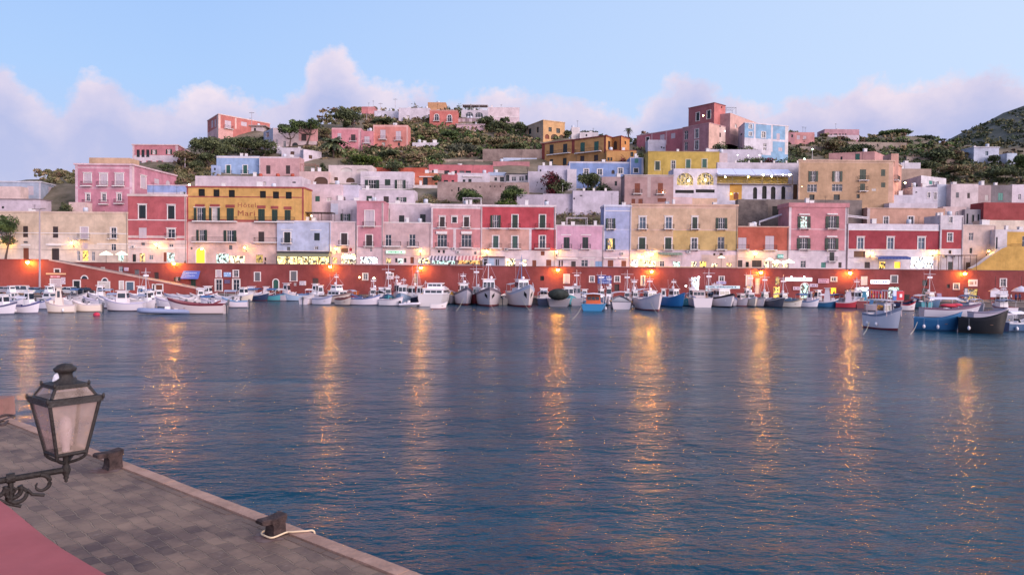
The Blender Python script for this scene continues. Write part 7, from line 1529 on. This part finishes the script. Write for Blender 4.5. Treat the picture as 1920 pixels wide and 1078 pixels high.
BARK = mottled('6a5048', k=.6, streak=False)
def tree(name, label, px, ybase, ytop, wpx, Y, mats, n=900, trunk=True, flat=False, leaf=.3, cat='tree', lean=0, ycrown=None, group=None):
    b = P(px, ybase, Y); t_ = P(px, ytop, Y); H = t_.z-b.z; W = wpx/FP*Y; g = terr_pt(960+b.x/Y*1400, Y)
    b.z = min(b.z, g.z) if cat != 'potted' else b.z; H = t_.z-b.z
    root = thing(name, label, cat, b, group)
    ch = (P(px, ycrown, Y).z-b.z) if ycrown else H*.3
    if trunk:
        q = MB(); top = b+V((lean*W, 0, H*.8)); mid = b+V((lean*W*.3+.15*W*math.sin(px), 0, ch*.8)); q.tube([b-V((0, 0, .5)), b+V((.06*W, 0, ch*.4)), mid, top], W*.035+.08, BARK, 7, r2=.05)
        for k in range(6):
            a = k*1.05+px; e_ = V((lean*W+.36*W*math.cos(a), .3*W*math.sin(a), ch+(H-ch)*(.45+.3*math.sin(k*2)))); q.tube([mid, mid.lerp(b+e_, .5)+V((0, 0, -.08*H)), b+e_], W*.018+.04, BARK, 5, r2=.02)
        q.build('trunk', root)
    L_ = Leaves(); cz = b.z+(H+ch)/2; rz = (H-ch)/2
    c = (b.x+lean*W, Y, cz)
    if flat:
        for k in range(6):
            a = k*1.05+.4; L_.add(blob((c[0]+.27*W*math.cos(a), c[1]+.25*W*math.sin(a), cz+rz*.25*math.sin(k*3)), W*.27, W*.27, rz*.9, n//6, lumps=6), leaf, mats)
    else:
        L_.add(blob(c, W*.62, W*.55, rz*1.15, n, lumps=11), leaf, mats); L_.add(blob((c[0], c[1], b.z+ch*.9), W*.4, W*.4, rz*.6, n//5, lumps=5), leaf, mats)
    L_.build('crown', root); return root
def palm(label, px, ybase, ytop, wpx, Y, n=26):
    b = P(px, ybase, Y); t_ = P(px, ytop, Y); b.z = min(b.z, terr_pt(960+b.x/Y*1400, Y).z); W = wpx/FP*Y; root = thing('palm_tree', label, 'palm', b)
    c = V((b.x, Y, t_.z-W*.22)); q = MB(); q.tube([b-V((0, 0, .4)), b.lerp(c, .5)+V((.1, 0, 0)), c], .3, BARK, 8, r2=.22); q.build('trunk', root)
    q = MB(); rp_ = random.Random(px)
    for i in range(n):
        a = 2*math.pi*i/n*2.4; el = .9-1.5*(i/n)+rp_.random()*.15; R_ = W*.5*(.85+.3*rp_.random()); pts = []
        for k in range(7):
            t = k/6; pts.append(c+V((math.cos(a)*math.cos(el)*R_*t, math.sin(a)*math.cos(el)*R_*t, R_*(math.sin(el)*t-.55*t*t))))
        side = V((-math.sin(a), math.cos(a), 0)); mt = DG[i % 3]
        for k in range(6):
            w0, w1 = R_*.16*math.sin(math.pi*(k/6*.8+.2)), R_*.16*math.sin(math.pi*((k+1)/6*.8+.2))
            for sg in (-1, 1): q.poly([pts[k], pts[k+1], pts[k+1]+side*sg*w1-V((0, 0, w1*.6)), pts[k].lerp(pts[k+1], .45)+side*sg*w0*1.0-V((0, 0, w0*.6))], mt)
    q.build('crown', root)
palm('full palm beside the pink house below the hilltop pine', 625, 304, 252, 62, Dy(304)+1, 40)
palm('smaller palm in front of the lower pink link house', 699, 288, 268, 34, Dy(288))
palm('palm silhouette on the crest left of the brick pink house', 1178, 260, 238, 20, 262, 20)
palm('short dark palm right of the ochre villa terrace', 1002, 282, 266, 20, 232, 20)
tree('umbrella_pine', 'larger flat topped umbrella pine among the white houses', 573, 281, 222, 66, 236, PG, 2600, flat=True, ycrown=246, leaf=.28, lean=-.02)
tree('umbrella_pine', 'smaller umbrella pine left of the larger one', 541, 277, 232, 44, 232, PG, 1600, flat=True, ycrown=256, leaf=.26)
tree('pine_tree', 'dark leaning pine on the crest above the long pink house', 660, 238, 197, 52, 258, DG, 2400, ycrown=230, leaf=.34, lean=-.12)
L_ = Leaves(); p = P(634, 219, 258); L_.add(blob(p, 2.6, 1.6, .9, 260, lumps=4), .32, DG); L_.build('pine_branch', bpy.data.objects['pine_tree'])
tree('bushy_tree', 'large dark bushy tree left of the powder blue house', 389, 302, 253, 64, 212, DG, 2800, ycrown=292, leaf=.32)
tree('bushy_tree', 'low dark tree right of the wooden pole', 418, 300, 268, 44, 222, DG, 1300, leaf=.3)
tree('bushy_tree', 'dark evergreen before the white porch house', 455, 292, 255, 52, 226, DG, 1600, leaf=.3)
tree('bushy_tree', 'dark evergreen left of the shaded white house', 492, 290, 257, 46, 225, DG, 1500, leaf=.3)
tree('bushy_tree', 'grey brown bush beside the pink villa with arches', 350, 306, 280, 48, 214, BG, 1200, leaf=.28)
tree('round_shrub', 'round dark shrub below the bushy tree', 369, 322, 300, 28, 206, DG, 700, trunk=False, leaf=.25, cat='shrub')
tree('round_shrub', 'flat green shrub below the pink villa arches', 312, 320, 307, 36, 207, DG, 600, trunk=False, leaf=.25, cat='shrub')
tree('bushy_tree', 'bare twiggy tree between the umbrella pines and palm', 608, 262, 238, 40, 247, BG, 900, leaf=.26)
tree('bushy_tree', 'dark tree in front of the white arched hilltop house', 909, 245, 217, 38, 262, DG, 1500, leaf=.32)
tree('bushy_tree', 'dark tree below the blank pinkish hilltop house', 938, 250, 226, 40, 258, DG, 1500, leaf=.32)
tree('umbrella_pine', 'small umbrella pine before the blank pinkish hilltop house', 946, 240, 219, 22, 262, DG, 600, flat=True, ycrown=232, leaf=.3)
tree('bushy_tree', 'dark tree left of the ochre villa', 975, 256, 228, 24, 257, DG, 900, leaf=.3)
tree('bushy_tree', 'dark treetop above the white arched hilltop house', 884, 205, 187.5, 34, 306, DG, 800, leaf=.36)
tree('bushy_tree', 'round treetop above the salmon hilltop house', 839, 208, 191.5, 20, 303, PG, 600, leaf=.34)
tree('bushy_tree', 'small tree between the salmon and white arched hilltop houses', 862, 210, 193.5, 18, 302, PG, 500, leaf=.34)
tree('conifer_tree', 'thin bare topped conifer over the long blank white house', 779, 208, 189, 16, 304, BG, 300, leaf=.3)
tree('bushy_tree', 'dark tree right of the ochre villa', 1063, 262, 244, 18, 250, DG, 700, leaf=.32)
tree('bushy_tree', 'dark round tree left of centre before the cornflower blue house', 1048, 368, 334, 42, 187, DG, 2200, leaf=.24, ycrown=362)
tree('bougainvillea', 'dark red bougainvillea on top of the dark round tree', 1033, 345, 318, 34, 186.5, RG, 1500, trunk=False, leaf=.22, cat='shrub')
tree('bushy_tree', 'dark round tree before the right half of the cornflower blue house', 1105, 362, 320, 48, 187, DG, 2600, leaf=.24, ycrown=356)
tree('round_shrub', 'low dark bush right of that tree by the faded mauve house', 1132, 360, 343, 26, 186, DG, 900, trunk=False, leaf=.22, cat='shrub')
tree('bushy_tree', 'green tree against the left of the high stone wall', 880, 386, 347, 52, 178.5, PG, 3000, leaf=.24, ycrown=388)
tree('bushy_tree', 'olive green tree against the right of the high stone wall', 962, 384, 343, 46, 178.5, PG, 3000, leaf=.24, ycrown=386)
tree('hedge', 'bright green clipped hedge above the crimson house roof', 948, 388, 371, 52, 176, YG, 1800, trunk=False, leaf=.2, cat='hedge')
tree('hedge', 'ragged dark roof garden behind the set back white house', 800, 386, 363, 50, 175, BG, 1600, trunk=False, leaf=.2, cat='hedge')
tree('potted_shrub', 'leafy potted plants beside the modern white house', 663, 362, 343, 22, 176, DG, 600, trunk=False, leaf=.18, cat='potted')
tree('round_shrub', 'dark shrub beside the pinkish arch house', 604, 320, 303, 18, 199, DG, 600, trunk=False, leaf=.2, cat='shrub')
tree('round_shrub', 'small dark shrub on the white wall under the palm', 626, 318, 307, 14, 199, DG, 400, trunk=False, leaf=.2, cat='shrub')
tree('bushy_tree', 'dark small tree against the pale blue grey house', 122, 396, 376, 26, 169.4, DG, 900, leaf=.2)
tree('round_shrub', 'tiny roof plant before the big pink palazzo', 194, 401, 394, 18, 169, DG, 300, trunk=False, leaf=.18, cat='shrub')
tree('bushy_tree', 'brown rounded hilltop wood left of the pink palazzo', 116, 345, 320, 56, 214, BG, 2000, leaf=.34)
tree('bushy_tree', 'tree with pink blossom hanging over the promenade at the left edge', 8, 486, 398, 58, 158.8, PG, 2600, leaf=.2, ycrown=445)
tree('hedge', 'long garden hedge with lamps above the restaurant awnings', 1420, 306, 287, 86, 199, PG, 2600, trunk=False, leaf=.24, cat='hedge')
tree('hedge', 'garden hedge left of the tan hotel roof', 1486, 306, 290, 60, 199, PG, 1800, trunk=False, leaf=.24, cat='hedge')
tree('bougainvillea', 'crimson bougainvillea across the garden hedge', 1437, 297, 286, 52, 198, RG, 1000, trunk=False, leaf=.22, cat='shrub')
tree('hedge', 'dark hedge on the terrace below the mauve pink house', 1350, 286, 263, 40, 208, DG, 1500, trunk=False, leaf=.26, cat='hedge')
tree('hedge', 'dark hedge below the sky blue house', 1398, 288, 268, 52, 207, DG, 1500, trunk=False, leaf=.26, cat='hedge')
tree('hedge', 'scrubby hedge left of the lemon yellow house', 1203, 300, 278, 26, 200, DG, 900, trunk=False, leaf=.24, cat='hedge')
tree('bougainvillea', 'small red bougainvillea on the low ochre terrace', 1166, 300, 287, 18, 203.5, RG, 500, trunk=False, leaf=.2, cat='shrub')
tree('round_shrub', 'small shrub at the foot of the yellow doorway panel', 1394, 376, 367, 18, 178, DG, 400, trunk=False, leaf=.18, cat='shrub')
tree('bushy_tree', 'dark tree beside the isolated white farmhouse', 1866, 302, 290, 22, 222, DG, 700, leaf=.32)
tree('bushy_tree', 'dark skyline tree behind the small salmon house', 1484, 256, 240, 30, 266, DG, 800, leaf=.34)
tree('bushy_tree', 'bushy skyline thicket on the right slope', 1680, 262, 242, 62, 262, PG, 2200, leaf=.36)
tree('bushy_tree', 'second skyline thicket right of the first', 1730, 268, 254, 42, 258, DG, 1200, leaf=.36)
tree('bushy_tree', 'dark thicket below the skyline row house', 1640, 278, 258, 46, 250, DG, 1400, leaf=.34)
tree('reed_bed', 'tall grey green reed clump in the middle of the slope', 868, 306, 268, 60, 232, GGm, 2600, trunk=False, leaf=.34, cat='reeds')
tree('reed_bed', 'green reed clump right of the grey one', 900, 308, 276, 34, 230, PG, 1300, trunk=False, leaf=.34, cat='reeds')
tree('bushy_tree', 'dark thicket at the foot of the reeds', 828, 314, 288, 44, 226, DG, 1600, leaf=.32)
tree('reed_bed', 'sage green bamboo clump below the smaller palm', 680, 314, 288, 60, 215, YG, 2000, trunk=False, leaf=.3, cat='reeds')
tree('bushy_tree', 'dark bushes above the orange edged house', 740, 316, 302, 34, 206, DG, 900, leaf=.28)
tree('round_shrub', 'terrace shrub by the coral annex', 818, 342, 326, 16, 196, DG, 500, trunk=False, leaf=.2, cat='shrub')

for px, yb, yt, w, mt, la in [(730, 300, 280, 46, DG, 'dark bush right of the smaller palm'), (772, 306, 288, 38, BG, 'brown bush below the tiny white house'), (800, 262, 244, 46, BG, 'tawny bush under the salmon hilltop house'), (846, 262, 246, 40, PG, 'green bush left of the pale pink bungalow'),
                               (930, 280, 258, 50, BG, 'tawny thicket below the blank pinkish hilltop house'), (968, 286, 266, 44, DG, 'dark thicket left of the ochre and red palazzo'), (880, 276, 260, 44, BG, 'straw coloured bush below the pale pink bungalow'), (720, 236, 222, 40, DG, 'dark bush under the low white hilltop house'),
                               (690, 252, 230, 30, BG, 'brown bush right of the hilltop pine'), (1560, 280, 262, 60, BG, 'wide brown thicket below the far skyline house'), (1610, 290, 270, 54, DG, 'dark thicket above the tan hotel roof'), (1760, 300, 278, 64, DG, 'dark thicket in the middle of the right slope'),
                               (1720, 322, 300, 70, DG, 'big dark thicket above the white cubes'), (1800, 330, 306, 80, BG, 'big brown thicket above the blush white house'), (1880, 336, 312, 80, DG, 'dark thicket above the dark grey stone house'), (1915, 306, 290, 30, PG, 'green thicket right of the blue white outbuilding'), (1790, 296, 280, 50, BG, 'brown thicket left of the white farmhouse')]:
    tree('thicket', la, px, yb, yt, w, Dy(yb)-1, mt, 1500, trunk=False, leaf=.34, cat='bush', group=None)
# uncountable scrub over the slopes: one object
L_ = Leaves()
def scrub(x0, x1, y0, y1, n, mats, size=1.2, leaf=.34):
    for i in range(n):
        px = x0+(x1-x0)*nr.rand(); py = y0+(y1-y0)*nr.rand(); g = ground_at(px, py); s_ = size*(.6+1.1*nr.rand())
        k_ = int(nr.randint(len(mats))); L_.add(blob((g.x, g.y, g.z+s_*.25), s_*1.4, s_*1.4, s_*.75, 22, lumps=3), leaf*1.45*(g.y/220), [mats[k_]])
for a in [(560, 640, 250, 300, 60, BG), (690, 800, 225, 300, 150, BG), (765, 960, 236, 300, 330, BG), (780, 980, 236, 270, 120, PG), (640, 830, 280, 318, 200, BG), (640, 830, 285, 318, 90, PG), (800, 1015, 262, 290, 130, PG), (920, 1010, 262, 282, 60, BG), (600, 860, 205, 236, 120, BG),
          (980, 1130, 250, 262, 40, DG), (1040, 1150, 385, 425, 90, BG, 1.0, .2), (820, 1000, 372, 385, 30, BG, .8, .2), (1590, 1640, 372, 425, 60, BG, .9, .2), (1380, 1480, 380, 425, 60, BG, .7, .2), (330, 410, 300, 345, 110, BG), (400, 520, 262, 292, 80, DG), (70, 145, 322, 345, 40, BG),
          (1490, 1700, 255, 300, 170, BG, .9), (1490, 1700, 262, 300, 60, DG), (1690, 1925, 268, 345, 200, BG, .8), (1690, 1925, 300, 345, 150, DG, 1.3), (1690, 1825, 275, 310, 40, DG), (1640, 1820, 262, 300, 60, PG), (1740, 1925, 262, 345, 80, GGm, .9), (1340, 1500, 262, 300, 70, DG), (1190, 1280, 250, 290, 30, BG), (1010, 1200, 325, 360, 40, BG), (520, 600, 236, 252, 24, DG), (1120, 1240, 262, 274, 30, DG)]:
    scrub(*a)
for i in range(900):
    px = 1740+nr.rand()*330; Y = 440+nr.rand()*330; o_ = bpy.data.objects['mountain']
    x = (px-960)/1400*Y; ok, loc, nn, fi = o_.ray_cast(V((x, Y, 600))-o_.location, V((0, 0, -1)))
    if ok: s_ = 3+4*nr.rand(); q_2 = loc+o_.location; L_.add(blob((x, Y, q_2.z+.8), s_*1.6, s_*1.6, s_*.5, 22, lumps=3), 1.3, [[DG, BG, PG][i % 3][0], [DG, BG, GGm][i % 3][1]])
L_.build('scrub', label='dense brown and green scrub covering the open slopes', cat='scrub', kind='stuff')

# ------------------------------------------------------------------ people (small figures: body as one skin surface, hair and clothes on it)
def person(label, px, py, Y, z, top, legs, face=0, h=1.72, sit=False):
    p = P(px, py, Y); x, y = p.x, Y; t = thing('person', label, 'person', (x, y, z)); c, s = math.cos(face), math.sin(face)
    def fr(a, b, d): return V((x+a*c-b*s, y+a*s+b*c, z+d*h))
    sk = plain('b88470', .6)
    me = bpy.data.meshes.new('b'); J = [(0, 0, .53), (0, 0, .66), (0, 0, .80), (0, 0, .87), (0, -.02, .94), (0, -.02, .99),
        (.10, 0, .80), (.14, -.03, .64), (.13, -.10, .49), (-.10, 0, .80), (-.14, .03, .64), (-.15, -.05, .48),
        (.06, 0, .50), (.07, -.06, .27), (.07, -.02, .04), (.07, -.12, .015), (-.06, 0, .50), (-.07, .03, .27), (-.07, .10, .05), (-.07, .02, .015)]
    Ed = [(0, 1), (1, 2), (2, 3), (3, 4), (4, 5), (2, 6), (6, 7), (7, 8), (2, 9), (9, 10), (10, 11), (0, 12), (12, 13), (13, 14), (14, 15), (0, 16), (16, 17), (17, 18), (18, 19)]
    Rr = [.085, .075, .085, .035, .058, .045, .045, .033, .024, .045, .033, .024, .062, .042, .028, .022, .062, .042, .028, .022]
    base_ = V((x, y, z)); me.from_pydata([tuple(fr(a*h, b*h, d)-base_) for a, b, d in J], Ed, []); o = bpy.data.objects.new('b', me); COL.objects.link(o)
    md = o.modifiers.new('s', 'SKIN'); md.use_smooth_shade = True
    for i, r_ in enumerate(Rr): me.skin_vertices[0].data[i].radius = (r_*h, r_*h*.8)
    me.skin_vertices[0].data[0].use_root = True; o.modifiers.new('u', 'SUBSURF').levels = 1
    dg = bpy.context.evaluated_depsgraph_get(); m2 = bpy.data.meshes.new_from_object(o.evaluated_get(dg)); bpy.data.objects.remove(o)
    m2.materials.clear(); 
    for mt in (sk, plain(top, .8), plain(legs, .8), plain('2a2224', .8)): m2.materials.append(mt)
    for f_ in m2.polygons:
        cz = f_.center.z/h; f_.material_index = 0 if cz > .86 or (abs(f_.center.x*c+f_.center.y*s) > .125*h and cz < .66) else (1 if cz > .52 else (2 if cz > .04 else 3))
    b_ = bpy.data.objects.new('body', m2); COL.objects.link(b_); b_.parent = t; WO[b_.name] = tuple(base_)
    q = MB(); q.ball(fr(0, 0, .955), .068*h, plain('2a1f1c', .8), 8, sz=1.05); q.build('hair', t)
for a in [('person in a white shirt by the right stalls', 1896, 550, 146, 1.1, 'e6e2ea', '2a2c3c', 1), ('person in a blue top near the right stalls', 1905, 550, 145, 1.1, '2c4486', '22242c', 2), ('person in dark clothes behind the white stall banners', 1867, 548, 148, 1.1, '3a2c34', '22222c', 0),
          ('person in black leaning by the promenade wall near the yellow lit doors', 1651, 498, 157, 6.12, '22222c', '1c1c24', 0), ('person in a dark coat next to the one in black', 1655, 498, 156.6, 6.12, '3a3448', '1c1c24', 1), ('person in a maroon top before the striped awning', 842, 494, 157, 6.12, '5a2830', '2a2a30', 0),
          ('person in a red top under the pink striped awning', 887, 494, 157, 6.12, 'b03038', '2a2a30', 2), ('person in dark clothes left of the glazed veranda', 497, 488, 157, 6.12, '2a2a38', '22222a', 1), ('person with a dark jacket outside the rose red house', 347, 488, 157, 6.12, '33262e', '22222a', 0),
          ('person strolling past the lit shop of the narrow pale pink house', 660, 490, 157, 6.12, '4a3a30', '2a2a30', 1), ('person in a grey top under the apricot house lights', 1320, 494, 157, 6.12, '2c2c34', '22222a', 0), ('person in a black top by the lit door of the apricot house', 1340, 494, 157, 6.12, '1e1e26', '22222a', 1), ('person in a red sweater in the orange lit doorway', 1564, 548, 153, 1.1, '9c2830', '2a2224', 0),
          ('person wearing a pale helmet beside the dark car', 161, 541, 142, 1.1, '2c2c36', '22222a', 1), ('person in blue between the white banners and the kerb', 1912, 552, 147, 1.1, '3a4a7a', '2a2a34', 0)]:
    person(*a)
# two white stalls at the right end of the quay
for i, (x0, x1, la) in enumerate([(1857, 1874, 'left half of the low white banner counter on the right quay'), (1875, 1889, 'right half of the low white banner counter on the right quay')]):
    a, b = P(x0, 545, 146), P(x1, 557, 146); t = thing('counter', la, 'counter', ((a.x+b.x)/2, 146, 1.1)); q = MB(); q.box(a.x, b.x, 145.9, 146, b.z, a.z, plain('dcd4e0', .7)); q.build('banner', t); q = MB()
    for x in (a.x+.05, b.x-.05): q.tube([(x, 146.05, 1.1), (x, 146.05, a.z)], .04, IRON, 5)
    q.build('post', t)
para('parasol', 'white parasol over the right quay at the edge of the picture', 1915, 538, 1.7, 147, plain('dcd8e6', .7))
para('parasol', 'small pale parasol behind the white banner counter', 1866, 541, 1.1, 148, plain('c9b8bc', .7))
fronted('newsstand', 'dark framed display of postcards left of the last lit doorway', 'stand', 1808, 539, 1815, 562, 152.8, .5, lambda t, f, d: (lambda q: (fbox(q, f, 0, f.W, -.1, 0, 0, f.H, plain('3a3034', .7)), fbox(q, f, .1, f.W-.1, .002, .03, .2, f.H-.2, plain('c9c0c8', .7)), q.build('rack', t)))(MB()))
